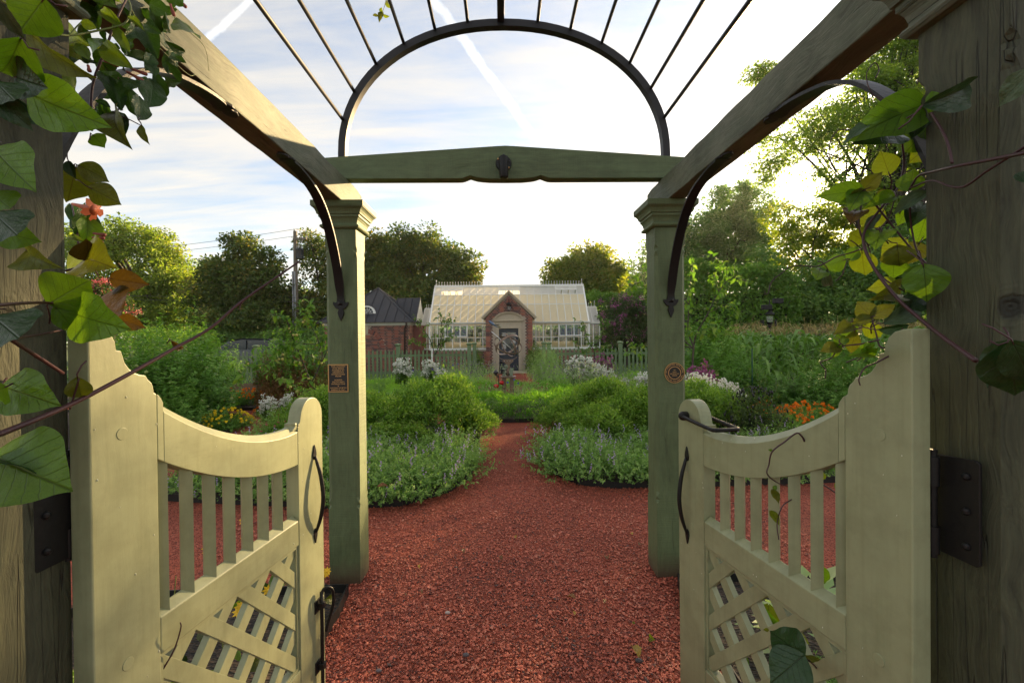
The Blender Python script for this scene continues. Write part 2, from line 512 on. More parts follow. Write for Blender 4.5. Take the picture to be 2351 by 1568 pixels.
def post(u0, u1, v0, v1, z1, mat, capmat):
    """square post with chamfered corners that stop short of foot and head in a small scoop"""
    g = G(); rings = []
    steps = [(0, .0008), (.455, .0008), (.462, .004), (.47, .013), (.482, .019), (.492, .016), (.498, .0075), (.506, .006), (.515, .012), (.53, .0185),
             (z1 - .19, .0185), (z1 - .175, .012), (z1 - .166, .006), (z1 - .158, .0075), (z1 - .152, .016), (z1 - .14, .019), (z1 - .128, .013), (z1 - .12, .004), (z1 - .113, .0008), (z1, .0008)]
    for z, c in steps:
        rings.append([(u0 + c, v0, z), (u1 - c, v0, z), (u1, v0 + c, z), (u1, v1 - c, z), (u1 - c, v1, z), (u0 + c, v1, z), (u0, v1 - c, z), (u0, v0 + c, z)])
    g.loft(rings)
    o = g.build('post', mat, arbor)
    # capital: stacked mouldings mitred round the post
    prof = [(.004, 0), (.016, .002), (.022, .008), (.024, .015), (.020, .022), (.012, .026), (.012, .034), (.016, .05), (.022, .062), (.028, .068), (.028, .082),
            (.036, .084), (.038, .094), (.044, .108), (.052, .118), (.058, .121), (.058, .125), (.062, .126), (.062, .158), (.058, .1595)]
    g = G(); zc0 = z1 - .012
    g.loft([[(u0 - e, v0 - e, zc0 + h), (u1 + e, v0 - e, zc0 + h), (u1 + e, v1 + e, zc0 + h), (u0 - e, v1 + e, zc0 + h)] for e, h in prof])
    g.build('capital', capmat, o)
    return o


ZP = 2.185
pw = .187
post_fl = post(-.918 - pw, -.918, 2.80, 2.98, ZP, M['post_z'], M['post_x'])
post_fr = post(.918, .918 + pw, 2.80, 2.98, ZP, M['post_z'], M['post_x'])
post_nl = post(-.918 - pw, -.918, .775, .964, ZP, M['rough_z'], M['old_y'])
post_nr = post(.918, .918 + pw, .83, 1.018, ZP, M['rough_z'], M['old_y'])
ZB = ZP + .148


def rough_beam(name, sgn):
    u0, u1 = (.985, 1.092) if sgn > 0 else (-1.092, -.985)
    g = G(); rings = []
    n = 26
    for k in range(n + 1):
        v = .52 + (3.17 - .52) * k / n
        w = [random.uniform(-.0022, .0022) for _ in range(4)]
        e = .006 if k in (0, n) else 0
        rings.append([(u0 + w[0] + e, v, ZB + .0005 + e), (u1 + w[1] - e, v, ZB + .0005 + e), (u1 + w[1] - e, v, ZB + .158 + w[2] - e), (u0 + w[0] + e, v, ZB + .158 + w[3] - e)])
    g.loft(rings)
    return g.build(name, M['old_y'], arbor, bevel=.005)


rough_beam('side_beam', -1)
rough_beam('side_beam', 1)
ZX = ZB + .163


def cross_beam(v0, v1):
    """shaped cross beam: crowned top, cusped and bellied underside"""
    half = [(1.24, 0)] + [(.30, 0), (.275, .001), (.255, .006), (.238, .013), (.222, .019)]
    half += [(.205, .013), (.18, .006), (.15, .002), (.10, -.002), (0, -.003)]
    bot = [(-x, z) for x, z in half] + [(x, z) for x, z in reversed(half[:-1])]
    top = [(1.24, .125), (.06, .203), (0, .206), (-.06, .203), (-1.24, .125)]
    pts = [(x - .0, z + ZX) for x, z in bot + top]
    g = G(); g.prism(pts, lambda p, q, d: (p, d, q), v0, v1)
    return g.build('cross_beam', M['post_x'], arbor, bevel=.004)


cross_beam(2.86, 2.945)
cross_beam(.80, .885)


def arch_pts(v, a, bz, n=40):
    o = [(-a, v, ZX + .118)]
    for k in range(n + 1):
        t = pi - pi * k / n
        c, s_ = cos(t), sin(t)
        o.append((a * math.copysign(abs(c) ** .95, c), v, ZX + .165 + bz * abs(s_) ** .95))
    o.append((a, v, ZX + .118))
    return o


AR, BZ = 1.022, .815
for v in (2.895, .845):
    g = G(); g.tube(arch_pts(v, AR, BZ), 1, flat=(.05, .044, (0, 1, 0)))
    g.build('arch_hoop', M['iron_arch'], arbor, smooth=True, angle=40)
rod_px = [(785, 283), (808, 210), (860, 150), (928, 107), (1000, 77), (1075, 58), (1153, 53), (1232, 58), (1310, 73), (1382, 102), (1447, 148), (1500, 200), (1530, 268)]
hoop = arch_pts(2.895, AR + .018, BZ + .02, 200)
for k, (x, y) in enumerate(rod_px):
    w = at(x, y, 2.9); u = w.x - .031 + .021 * 2.9
    best = min(hoop[1:-1], key=lambda p: (p[0] - u) ** 2 * 1.2 + (p[2] - w.z) ** 2)
    g = G()
    if k == 6:
        g.box(best[0] - .022, best[0] + .022, .82, 2.90, best[2] - .02, best[2] + .022)
        g.build('centre_bar', M['iron_arch'], arbor, bevel=.003)
    else:
        g.tube([(best[0], .82, best[2]), (best[0], 1.8, best[2] + .001), (best[0], 2.9, best[2])], .0105, 8)
        g.build('roof_rod', M['iron_arch'], arbor, smooth=True)


def brace(u, vpost, sgn):
    """flat iron knee brace from post face to the underside of the side beam"""
    prof = [(0, 1.70), (.003, 1.76), (.022, 1.83), (.055, 1.92), (.105, 2.02), (.175, 2.125), (.265, 2.215), (.37, 2.277), (.49, 2.31), (.60, ZB - .006), (.69, ZB - .006)]
    pts = spline([(u, vpost + sgn * (d + .006), z) for d, z in prof], 4)
    wid = [1.0 - .25 * max(0, 1 - abs(i - 4) / 4) for i in range(len(pts))]
    g = G(); g.tube(pts, wid, flat=(.052, .011, (1, 0, 0)))
    o = g.build('brace', M['iron'], arbor, smooth=True, angle=40)
    # fleur-shaped foot plate on the post
    f = [(0, 1.612), (.013, 1.64), (.02, 1.662), (.012, 1.682), (.03, 1.690), (.046, 1.712), (.046, 1.728), (.03, 1.722), (.02, 1.735), (.02, 1.75)]
    out_ = [(a, z) for a, z in f] + [(-a, z) for a, z in reversed(f[1:])]
    g = G(); g.prism(out_, lambda a, z, d: (u + a, vpost + sgn * d, z), .0005, .012)
    g.add([(u - .019, vpost + sgn * .011, 1.705), (u + .019, vpost + sgn * .011, 1.705), (u + .019, vpost + sgn * .011, 1.735), (u - .019, vpost + sgn * .011, 1.735), (u, vpost + sgn * .026, 1.72)],
          [(0, 1, 4), (1, 2, 4), (2, 3, 4), (3, 0, 4)])
    g.build('finial', M['iron'], o, bevel=.002)
    # scalloped plate under the beam
    vp = vpost + sgn * .66
    e = [(0, .10), (.018, .082), (.026, .06), (.02, .045), (.034, .03), (.036, .012), (.026, -.01), (.026, -.05)]
    pl = [(a, t_) for a, t_ in e] + [(-a, t_) for a, t_ in reversed(e[1:])]
    g = G(); g.prism(pl, lambda a, t_, d: (u + a, vp + sgn * t_, ZB - d), .0005, .009)
    g.build('beam_plate', M['iron'], o, bevel=.002)


brace(-1.012, 2.80, -1)
brace(1.012, 2.80, -1)
brace(-1.012, .964, 1)
brace(1.012, 1.018, 1)

# spotlight on the cross beam
sp_w = Matrix.Rotation(ARB_RZ, 4, 'Z') @ Vector((0, 2.86, 0))
spot = thing('spotlight', 'black cylinder spotlight on a round plate at the middle of the cross beam', 'light', (.031 + sp_w.x - .012, sp_w.y - .0005, ZX + .09), ARB_RZ)
G().lathe([(.049, 0), (.050, -.004), (.047, -.012), (.03, -.016)], n=28, axis='y').build('mounting_plate', M['iron'], spot, smooth=True, angle=40)
g = G(); g.lathe([(.008, -.105), (.0245, -.105), (.027, -.100), (.0275, .016), (.026, .022), (.012, .024), (.010, .03)], c=(0, -.06, 0), n=20)
g.build('lamp_cylinder', M['iron'], spot, smooth=True, angle=40)
G().tube([(0, -.012, .018), (0, -.03, .032), (0, -.052, .03), (0, -.06, .02)], .011, 10).build('swivel_arm', M['iron'], spot, smooth=True)
for a, z in ((-.034, .026), (.034, .012), (.032, -.028)):
    G().lathe([(.006, 0), (.006, -.004), (.003, -.006)], c=(a, -.012, z), n=10, axis='y').build('screw', M['brass'] if z != .012 else M['iron_arch'], spot)


def text_mesh(s, size, bold=0):
    cu = bpy.data.curves.new('lettering', 'FONT'); cu.body = s; cu.size = size; cu.align_x = 'CENTER'; cu.align_y = 'CENTER'
    cu.extrude = .0006; cu.offset = bold; cu.resolution_u = 2
    o = bpy.data.objects.new('tmp', cu); COL.objects.link(o)
    dg = bpy.context.evaluated_depsgraph_get()
    me = bpy.data.meshes.new_from_object(o.evaluated_get(dg))
    bpy.data.objects.remove(o); bpy.data.curves.remove(cu)
    return me


def lettering(parent, lines, y, mat):
    """join text lines [(text,size,x,z,rot,xscale)] into one raised lettering mesh on a plaque"""
    vs, fs = [], []
    for s, size, x, z, rot, xs in lines:
        me = text_mesh(s, size, size * .018)
        k = len(vs)
        for v in me.vertices:
            a, b_ = v.co.x * xs, v.co.y
            vs.append((x + a * cos(rot) - b_ * sin(rot), y - v.co.z, z + a * sin(rot) + b_ * cos(rot)))
        fs += [tuple(i + k for i in p.vertices) for p in me.polygons]
        bpy.data.meshes.remove(me)
    me = bpy.data.meshes.new('lettering'); me.from_pydata(vs, [], fs); me.materials.append(mat)
    return put('lettering', me, parent)


def on_far_post(u, z):
    w = Matrix.Rotation(ARB_RZ, 4, 'Z') @ Vector((u, 2.80, 0))
    return (.031 + w.x, w.y, z)


# rectangular donation plaque, left far post
pq = at(777.5, 868, 2.78)
plaque = thing('plaque', 'rectangular black plaque with bronze donation lettering on the green post', 'plaque', on_far_post(pq.x - .031 + .021 * 2.8, pq.z), ARB_RZ)
pwid, phei = .123, .170
G().box(-pwid / 2 + .005, pwid / 2 - .005, -.005, 0, -phei / 2 + .005, phei / 2 - .005).build('plaque_ground', M['black'], plaque)
g = G()
for x0, x1, z0, z1 in ((-pwid / 2, pwid / 2, phei / 2 - .006, phei / 2), (-pwid / 2, pwid / 2, -phei / 2, -phei / 2 + .006), (-pwid / 2, -pwid / 2 + .006, -phei / 2 + .006, phei / 2 - .006), (pwid / 2 - .006, pwid / 2, -phei / 2 + .006, phei / 2 - .006)):
    g.box(x0, x1, -.008, 0, z0, z1)
g.build('rim', M['bronze'], plaque)
txt = ['THIS GARDEN', 'WAS MADE', 'POSSIBLE BY', 'GENEROUS', 'DONATIONS', 'FROM', None, 'SCRIPPS', 'NETWORKS', 'INTERACTIVE', '&', 'NISSAN NORTH', 'AMERICA, INC.']
zz = phei / 2 - .0135; lines = []
for t_ in txt:
    if t_ is None: zz -= .0105; continue
    lines.append((t_, .0115, 0, zz, 0, 1.18)); zz -= .01205
lettering(plaque, lines, -.0052, M['bronze'])
# round award plaque, right far post
pq = at(1548, 856, 2.82)
award = thing('plaque', 'round black award plaque with two bronze rings on the green post', 'plaque', on_far_post(pq.x - .031 + .021 * 2.82, pq.z), ARB_RZ)
ra = .0625
G().lathe([(ra - .003, 0), (ra - .003, -.005), (.01, -.0052)], n=40, axis='y').build('plaque_ground', M['black'], award)
for r_ in (ra, ra * .645):
    g = G(); rings = []
    for i in range(48):
        a = 2 * pi * i / 48
        rings.append([((r_ - d) * cos(a), yy, (r_ - d) * sin(a)) for d, yy in ((0, 0), (0, -.0075), (.004, -.0075), (.004, 0))])
    g.loft(rings + [rings[0]], cap=False)
    g.build('ring', M['bronze'], award)
lines = [('1ST', .0105, 0, .0165, 0, .8), ('PLACE', .0095, 0, .0055, 0, .85), ('DEMONSTRATION', .0095, 0, -.0055, 0, .72), ('GARDEN', .0095, 0, -.0165, 0, .85)]
for s_, a0, a1, flip in (('2015 INTERNATIONAL MASTER GARDENER', 181, -1, 0), ('SEARCH FOR EXCELLENCE AWARD', 194, 346, 1)):
    for k, ch in enumerate(s_):
        if ch == ' ': continue
        a = R_(a0 + (a1 - a0) * (k + .5) / len(s_))
        lines.append((ch, .0095, ra * .815 * cos(a), ra * .815 * sin(a), a + (pi / 2 if flip else -pi / 2), .85))
lettering(award, lines, -.0052, M['bronze'])

# ------------------------------------------------------------------ the two gate leaves
M['drop'] = bpy.data.materials.new('water drop'); M['drop'].use_nodes = True
_p = M['drop'].node_tree.nodes['Principled BSDF']; _p.inputs['Base Color'].default_value = (.74, .75, .58, 1); _p.inputs['Roughness'].default_value = .03; _p.inputs['Specular IOR Level'].default_value = .5
T = .047


def gate_leaf(label, H, ang, sg, dz):
    """(s along the leaf from the hinge, d into the leaf from its path side, z) -> local"""
    root = thing('garden_gate', label, 'gate', (H[0], H[1], 0), ang)
    F = lambda s, z, d: (s, d * sg, z + dz)
    # hinge stile with the upper part of the scrolled shoulder
    stile = [(0, .06), (.154, .06), (.154, 1.3755), (.1475, 1.379), (.146, 1.392), (.142, 1.402), (.133, 1.411), (.127, 1.421), (.112, 1.424), (.100, 1.429), (.088, 1.438), (.078, 1.452), (.073, 1.468), (.070, 1.4785),
             (.059, 1.480), (.057, 1.497), (.049, 1.514), (.036, 1.526), (.018, 1.531), (0, 1.532)]
    g = G(); g.prism(stile, F, 0, T); g.build('hinge_stile', M['gate'], root, bevel=.003)
    zt_ = lambda s_: 1.331 - .168 * (1 - (1 - (s_ - .172) / .497) ** 2.0) if s_ < .669 else 1.163 + .004 * (s_ - .669) / .0535
    zb_ = lambda s_: 1.222 - .171 * (1 - (1 - (s_ - .154) / .5685) ** 2.05)
    # shoulder that carries the stepped scroll down to the sweep
    sh_ = [(.1545, zb_(.1545)), (.172, zb_(.172)), (.172, 1.352), (.167, 1.362), (.160, 1.371), (.1545, 1.375)]
    g = G(); g.prism(sh_, F, .0006, T - .0006); g.build('shoulder_block', M['gate_x'], root, bevel=.002)
    # swept rail: top weathered to a broad bevel towards the path
    g = G(); rings = []
    for i in range(27):
        s_ = .1722 + (.7225 - .1722) * i / 26; zt, zb = zt_(s_), zb_(s_)
        rings.append([F(s_, zb, .0006), F(s_, zt, .0006), F(s_, zt + .021, .019), F(s_, zt + .021, T - .010), F(s_, zt + .010, T - .0006), F(s_, zb, T - .0006)])
    g.loft(rings); g.build('swept_rail', M['gate_x'], root, bevel=.0012)
    lat = [(.723, .06), (.889, .06), (.889, 1.205)]
    c0, r0 = (.8145, 1.2045), .0745
    lat += [(c0[0] + r0 * cos(R_(a)), c0[1] + r0 * sin(R_(a))) for a in range(10, 171, 10)]
    lat += [(.7395, 1.210), (.7375, 1.202), (.733, 1.196), (.7265, 1.1925), (.7265, 1.1855), (.7235, 1.1845)]
    g = G(); g.prism(lat, F, -.0004, T + .0004); g.build('latch_stile', M['gate'], root, bevel=.003)
    # small stepped block where the sweep dies into the latch stile
    g = G(); g.prism([(.694, 1.176), (.7232, 1.176), (.7232, 1.1995), (.712, 1.1995), (.712, 1.188)], F, .003, T - .003); g.build('scroll_block', M['gate_x'], root, bevel=.0015)
    g = G(); g.loft([[F(s_, .762, .0008), F(s_, .848, .0008), F(s_, .868, T / 2), F(s_, .848, T - .0008), F(s_, .762, T - .0008)] for s_ in (.1545, .7225)]); g.build('middle_rail', M['gate_x'], root, bevel=.003)
    g = G(); g.prism([(.1545, .06), (.7225, .06), (.7225, .312), (.1545, .312)], F, .0008, T - .0008); g.build('bottom_rail', M['gate_x'], root, bevel=.003)
    # diamond-set balusters
    for k in range(7):
        s0 = .183 + .0752 * k
        t = (s0 - .154) / .5685
        zt = 1.222 - .171 * (1 - (1 - t) ** 2.05) + .012
        h = .0200
        g = G(); g.loft([[F(s0 - h, z, T / 2), F(s0, z, T / 2 - h), F(s0 + h, z, T / 2), F(s0, z, T / 2 + h)] for z in (.85, zt)])
        g.build('baluster', M['gate'], root)
    # lattice: two layers of laths at 45 degrees, clipped to the opening
    s0, s1, z0, z1 = .150, .727, .307, .767
    per, w = .152, .041 / sqrt(2)
    for fam in (0, 1):
        d0, d1 = ((.010, .029), (.0125, .033))[fam]
        lo, hi = (s0 + z0, s1 + z1) if fam == 0 else (s0 - z1, s1 - z0)
        off = (1.425 + per / 2) if fam == 0 else (.03 + per / 2)
        k = math.ceil((lo - off) / per)
        while off + k * per < hi:
            cval = off + k * per; k += 1
            poly = [(s0, z0), (s1, z0), (s1, z1), (s0, z1)]
            f = (lambda p: p[0] + p[1]) if fam == 0 else (lambda p: p[0] - p[1])
            for sgn_, lim in ((1, cval - w), (-1, cval + w)):
                newp = []
                for i in range(len(poly)):
                    a, b2 = poly[i], poly[(i + 1) % len(poly)]
                    fa, fb = sgn_ * (f(a) - lim), sgn_ * (f(b2) - lim)
                    if fa >= 0: newp.append(a)
                    if fa * fb < 0:
                        q = fa / (fa - fb); newp.append((a[0] + (b2[0] - a[0]) * q, a[1] + (b2[1] - a[1]) * q))
                poly = newp
                if len(poly) < 3: break
            if len(poly) < 3: continue
            g = G(); g.prism(poly, F, d0, d1); g.build('lattice_lath', M['gate'], root, bevel=.001)
    # thin bead round the lattice opening
    g = G()
    for a0, a1, b0, b1 in ((.1545, .7225, .751, .7615), (.1545, .7225, .3125, .323), (.1545, .165, .3235, .7505), (.712, .7225, .3235, .7505)):
        g.prism([(a0, b0), (a1, b0), (a1, b1), (a0, b1)], F, .006, .0115)
    g.build('panel_bead', M['gate_x'], root)
    # wooden pegs showing as faint round plugs
    for s_, z in ((.068, 1.30), (.072, .80), (.80, .80)):
        g = G(); rr = .013
        g.prism([(s_ + rr * cos(2 * pi * i / 20), z + rr * sin(2 * pi * i / 20)) for i in range(20)], F, -.0012, .004)
        g.build('wood_peg', M['gate'], root, bevel=.0006)
    # bowed wrought-iron pull with leaf-shaped ends
    sh = .826
    pts = spline([F(sh, 1.055, -.006), F(sh, 1.03, -.013), F(sh, .98, -.027), F(sh, .90, -.036), F(sh, .83, -.027), F(sh, .785, -.013), F(sh, .765, -.006)], 4)
    g = G(); n_ = len(pts)
    g.tube(pts, [.0045 + .0035 * sin(pi * i / (n_ - 1)) for i in range(n_)], 8)
    hd = g.build('pull_handle', M['iron'], root, smooth=True)
    for zc, sgz in ((1.052, 1), (.768, -1)):
        leaf = [(0, -.012), (.009, -.006), (.0125, .006), (.0115, .018), (.006, .032), (.001, .046), (-.003, .040), (-.008, .024), (-.0125, .008), (-.010, -.005)]
        g = G(); g.prism([(sh + a, zc + sgz * q) for a, q in leaf], F, -.0055, -.0005); g.build('handle_plate', M['iron'], hd, bevel=.0015)
    # rain drops standing on the paint
    g = G(); rd = random.Random(31 + int(sg))
    for k in range(80):
        s_, z = rd.uniform(.005, .88), rd.uniform(.45, 1.5)
        if .154 < s_ < .723 and not (1.23 - .25 * s_ < z < 1.3 - .2 * s_ or .77 < z < .84): continue
        if s_ > .723 and z > 1.2 or s_ < .154 and z > 1.4: continue
        q = rd.uniform(.0008, .0017); g.ball(F(s_, z, -.0008), q, 6, 4, (1, .8, 1.7))
    tag(g.build('rain_drops', M['drop'], root, smooth=True, fix=False), kind='stuff')
    return root, F


gl, FL = gate_leaf('pale sage gate leaf in warm sunlight, hinged on the post behind the big bean leaves', (-.848, .91), atan2(.994, .106), 1, .002)
gr, FR = gate_leaf('pale sage gate leaf in shade with an iron bail latch over its scroll', (.819, .932), atan2(.983, -.181), -1, -.022)

# cane bolt on the sunlit leaf
g = G(); g.tube([FL(.838, z, -.017) for z in (.53, .46, .38, .30, .20, .10, .02)], .0068, 8)
g.build('drop_bolt', M['iron'], gl, smooth=True)
g = G(); g.tube(spline([FL(.838, .515, -.017), FL(.843, .536, -.022), FL(.852, .54, -.036), FL(.862, .525, -.048), FL(.866, .48, -.05), FL(.862, .43, -.04), FL(.856, .395, -.03), FL(.852, .37, -.027)], 4), .0062, 8)
g.build('bolt_handle', M['iron'], gl, smooth=True)
for z in (.478, .245):
    g = G(); g.prism([(.813, z - .024), (.863, z - .024), (.863, z + .024), (.813, z + .024)], FL, -.005, -.0006)
    g.prism([(.826, z - .012), (.850, z - .012), (.850, z + .012), (.826, z + .012)], FL, -.027, -.005)
    g.build('bolt_keeper', M['iron'], gl, bevel=.002)
# bail latch on the shaded leaf
g = G(); g.tube(spline([FR(.826, 1.215, -.024), FR(.74, 1.207, -.024), FR(.645, 1.2, -.024), FR(.628, 1.2, -.02), FR(.622, 1.2, -.006), FR(.622, 1.2, T + .008), FR(.628, 1.2, T + .022), FR(.645, 1.2, T + .026), FR(.74, 1.207, T + .026), FR(.826, 1.215, T + .026)], 4), .0072, 8)
lb = g.build('bail_latch', M['iron'], gr, smooth=True)
for d in (-.014, T + .014):
    e = -1 if d < 0 else 1
    g = G(); rings = [[FR(.826 + r_ * cos(2 * pi * i / 14), 1.215 + r_ * sin(2 * pi * i / 14), d + q * e) for i in range(14)] for r_, q in ((.017, -.0125), (.0175, .006), (.015, .014), (.008, .019), (.003, .02))]
    g.loft(rings); g.build('pivot_boss', M['iron'], lb, smooth=True, angle=40)


def hinge(root, F, sg):
    """two strap plates and a pintle barrel between gate edge and post"""
    for zc in (1.165, .33):
        g = G()
        x0, x1 = -.056, -.006
        e = T + (.034 if sg < 0 else .004)
        g.prism([(x0, zc - .105), (x1 + .05, zc - .1), (x1 + .05, zc + .1), (x0, zc + .105), (x0 - .006, zc + .1), (x0 - .006, zc - .1)], F, e, e + .007)
        for z in (-.07, 0, .07):
            g.ball(F(x0 + .016, zc + z, e - .001), .008, 8, 5)
        pl = g.build('strap_hinge', M['iron'], root, bevel=.0015)
        g = G()
        for za, zb in ((-.1, -.045), (.04, .1)):
            g.loft([[F(.006 + .0115 * cos(2 * pi * i / 14), z, T + .0125 + .0115 * sin(2 * pi * i / 14)) for i in range(14)] for z in (zc + za, zc + zb)])
        g.loft([[F(.006 + .0075 * cos(2 * pi * i / 12), z, T + .0125 + .0075 * sin(2 * pi * i / 12)) for i in range(12)] for z in (zc - .11, zc + .115)])
        g.build('pintle', M['iron'], pl, smooth=True, angle=40)


hinge(gl, FL, 1)
hinge(gr, FR, -1)

# ------------------------------------------------------------------ building materials
def glassy(name, tint, rough, alpha):
    m = bpy.data.materials.new(name); m.use_nodes = True
    b = NB(m.node_tree); p = m.node_tree.nodes['Principled BSDF']
    tr = b.add('ShaderNodeBsdfTransparent'); tr.inputs[0].default_value = (*tint, 1)
    gl = b.add('ShaderNodeBsdfGlossy'); gl.inputs['Roughness'].default_value = rough
    lw = b.add('ShaderNodeLayerWeight'); lw.inputs[0].default_value = .35
    mx = b.add('ShaderNodeMixShader')
    b.set(mx.inputs[0], b.math('ADD', alpha, b.math('MULTIPLY', lw.outputs['Fresnel'], .5), clamp=True))
    b.l.new(tr.outputs[0], mx.inputs[1]); b.l.new(gl.outputs[0], mx.inputs[2])
    b.l.new(mx.outputs[0], m.node_tree.nodes['Material Output'].inputs[0])
    return m


def screen(name, col, trans):
    m, b, p = material(name)
    t = b.add('ShaderNodeTexCoord')
    n = b.noise(b.mapping(t.outputs['Object'], scale=(1.5, .5, .8)), 2.2, 4)
    c = b.mix(n, tuple(x * .85 for x in col), tuple(min(1, x * 1.1) for x in col))
    b.set(p.inputs['Base Color'], c); p.inputs['Roughness'].default_value = .28
    tl = b.add('ShaderNodeBsdfTranslucent'); b.set(tl.inputs[0], c)
    mx = b.add('ShaderNodeMixShader'); mx.inputs[0].default_value = trans
    b.l.new(p.outputs[0], mx.inputs[1]); b.l.new(tl.outputs[0], mx.inputs[2])
    b.l.new(mx.outputs[0], m.node_tree.nodes['Material Output'].inputs[0])
    return m


M['glass'] = glassy('clear window glass', (.9, .95, .92), .02, .10)
M['shade_pane'] = screen('shaded roof glass', (.86, .76, .53), .38)
M['pale_pane'] = screen('frosted vent glass', (.80, .80, .76), .5)
M['white'] = plain('white painted frame', (.78, .78, .75), .4, var=.05)
M['cream'] = plain('cream painted inner frame', (.72, .58, .36), .5, var=.06)
M['stone'] = plain('buff limestone', (.46, .39, .29), .75, var=.18, vscale=9, bstr=.2)
M['mortar'] = plain('pale mortar', (.42, .35, .28), .9, var=.15, vscale=14)
M['navy'] = plain('dark navy door paint', (.022, .03, .05), .35, var=.1)
M['slate_metal'] = plain('dark bronze standing seam metal', (.032, .035, .045), .38, .55, var=.3, vscale=2.5)
M['downpipe'] = plain('brown downpipe', (.05, .028, .022), .45)
M['fence'] = wood('green fence paint', (.17, .25, .12), (.13, .19, .09), 2, 30, .06, .2, .002, .6)
BR = [plain('brick ' + n_, c, .8, var=.22, vscale=11, bstr=.2) for n_, c in
      (('red', (.27, .085, .06)), ('orange', (.34, .125, .08)), ('rose', (.24, .095, .075)), ('plum', (.10, .052, .052)), ('umber', (.13, .06, .05)))]
BL, BH, BJ, CO = .2, .0575, .0095, .067
_bm = {}


def brick_mesh(w, h, k):
    key = (round(w, 3), round(h, 4), k)
    if key not in _bm:
        g = G(); g.box(-w / 2, w / 2, -.008, .012, -h / 2, h / 2)
        _bm[key] = g.mesh('brick', BR[k], fix=False)
    return _bm[key]


def brick_wall(parent, origin, ux, x0, x1, z0, z1, keep, limit, seed, bond='flemish'):
    """courses of Flemish bond, bricks 8 mm proud of the mortar; the first `limit` that `keep` rates highest are bricks of their own"""
    rr = random.Random(seed)
    todo = []
    row = 0; z = z0 + BH / 2 + BJ
    while z + BH / 2 <= z1 + .001:
        x = x0 - (rr.choice((0, 0)) + (.155 if row % 2 else 0)); k = row
        while x < x1:
            w = BL if k % 2 == 0 else .0955
            a, e = max(x + BJ / 2, x0), min(x + w + BJ / 2, x1)
            if e - a > .03:
                q = keep((a + e) / 2, z, a, e)
                if q is not None:
                    a2, e2, pri = q
                    c = rr.choice((0, 0, 1, 2, 2, 3)) if k % 2 == 0 else rr.choice((3, 4, 4, 3, 2))
                    todo.append((pri, (a2 + e2) / 2, z, e2 - a2, c))
            x += w + BJ; k += 1
        z += CO; row += 1
    todo.sort(key=lambda t_: -t_[0])
    uy = Vector((-ux[1], ux[0], 0))       # wall normal points to -uy (towards the viewer for ux=+X)
    ang = atan2(ux[1], ux[0])
    for pri, x, z, w, c in todo[:limit]:
        put('brick', brick_mesh(w, BH, c), parent, loc=(origin[0] + ux[0] * x, origin[1] + ux[1] * x, z), rot=(0, 0, ang))
    rest = todo[limit:]
    if rest:
        g = [G() for _ in BR]
        for pri, x, z, w, c in rest:
            ox, oy = origin[0], origin[1]
            P = lambda s, d, h: (ox + ux[0] * s + uy[0] * d, oy + ux[1] * s + uy[1] * d, h)
            vs = [P(x + sx * w / 2, d, z + sz * BH / 2) for d in (-.008, .012) for sz in (-1, 1) for sx in (-1, 1)]
            g[c].add(vs, [(0, 1, 3, 2), (0, 4, 5, 1), (2, 3, 7, 6), (0, 2, 6, 4), (1, 5, 7, 3)])
        big = G(); idx = []
        for c, gg in enumerate(g):
            k0 = len(big.f); big.add(gg.v, gg.f); idx += [c] * len(gg.f)
        me = big.mesh('brickwork', None, fix=False)
        for mm in BR: me.materials.append(mm)
        me.polygons.foreach_set('material_index', idx)
        tag(put('brickwork', me, parent), kind='stuff')


# ------------------------------------------------------------------ greenhouse
GX0, GX1, GY, GRY, GBY = -3.83, 3.59, 21.2, 22.9, 24.6
SILL, EAVE, RIDGE = 1.03, 2.18, 4.09
NB_ = 21
PIT = (GX1 - GX0) / NB_
gh = thing('greenhouse', 'long white glazed greenhouse with cream shaded roof panes and a crested ridge', 'greenhouse', (-.12, GY, 0))
OX, OY = -.12, GY


def lb(x0, x1, y0, y1, z0, z1, name, mat, par=None, bevel=0):
    p = par if par is not None else gh
    return G().box(x0 - OX, x1 - OX, y0 - OY, y1 - OY, z0, z1).build(name, mat, p, bevel=bevel)


lb(GX0 + .02, GX1 - .02, GY + .03, GY + .2, 0, .94, 'base_wall', M['mortar'])
brick_wall(gh, (0 - OX, .03), (1, 0), GX0 + .02, GX1 - .02, 0, .93, lambda x, z, a, e: (a, e, z) if not -1.15 < x < .9 else None, 120, 3)
lb(GX0 - .03, GX1 + .03, GY - .02, GY + .22, .942, SILL, 'sill', M['white'])
MULL = G().box(-.017, .017, -.03, .02, SILL, EAVE - .06).mesh('mullion', M['white'])
for k in range(NB_ + 1):
    x = GX0 + PIT * k
    if -1.2 < x < .95 and not (k in ()): pass
    wide = k in (0, NB_)
    o = put('mullion', MULL, gh, loc=(x - OX, 0, 0))
    if wide: o.scale = (2.4, 1.3, 1)
TR = 1.50
PW = G().add([(-PIT / 2 + .016, 0, SILL), (PIT / 2 - .016, 0, SILL), (PIT / 2 - .016, 0, TR - .012), (-PIT / 2 + .016, 0, TR - .012)], [(0, 1, 2, 3)]).mesh('pane', M['glass'])
PU = G().add([(-PIT / 2 + .016, 0, TR + .012), (PIT / 2 - .016, 0, TR + .012), (PIT / 2 - .016, 0, EAVE - .06), (-PIT / 2 + .016, 0, EAVE - .06)], [(0, 1, 2, 3)]).mesh('pane', M['glass'])
hop = {2: 0, 3: 0, 4: 0, 17: 0, 18: 0, 19: 0}
for k in range(NB_):
    x = GX0 + PIT * (k + .5)
    put('pane', PW, gh, loc=(x - OX, .004, 0))
    if k not in hop: put('pane', PU, gh, loc=(x - OX, .004, 0))
lb(GX0, GX1, GY - .012, GY + .012, TR - .012, TR + .012, 'transom', M['white'])
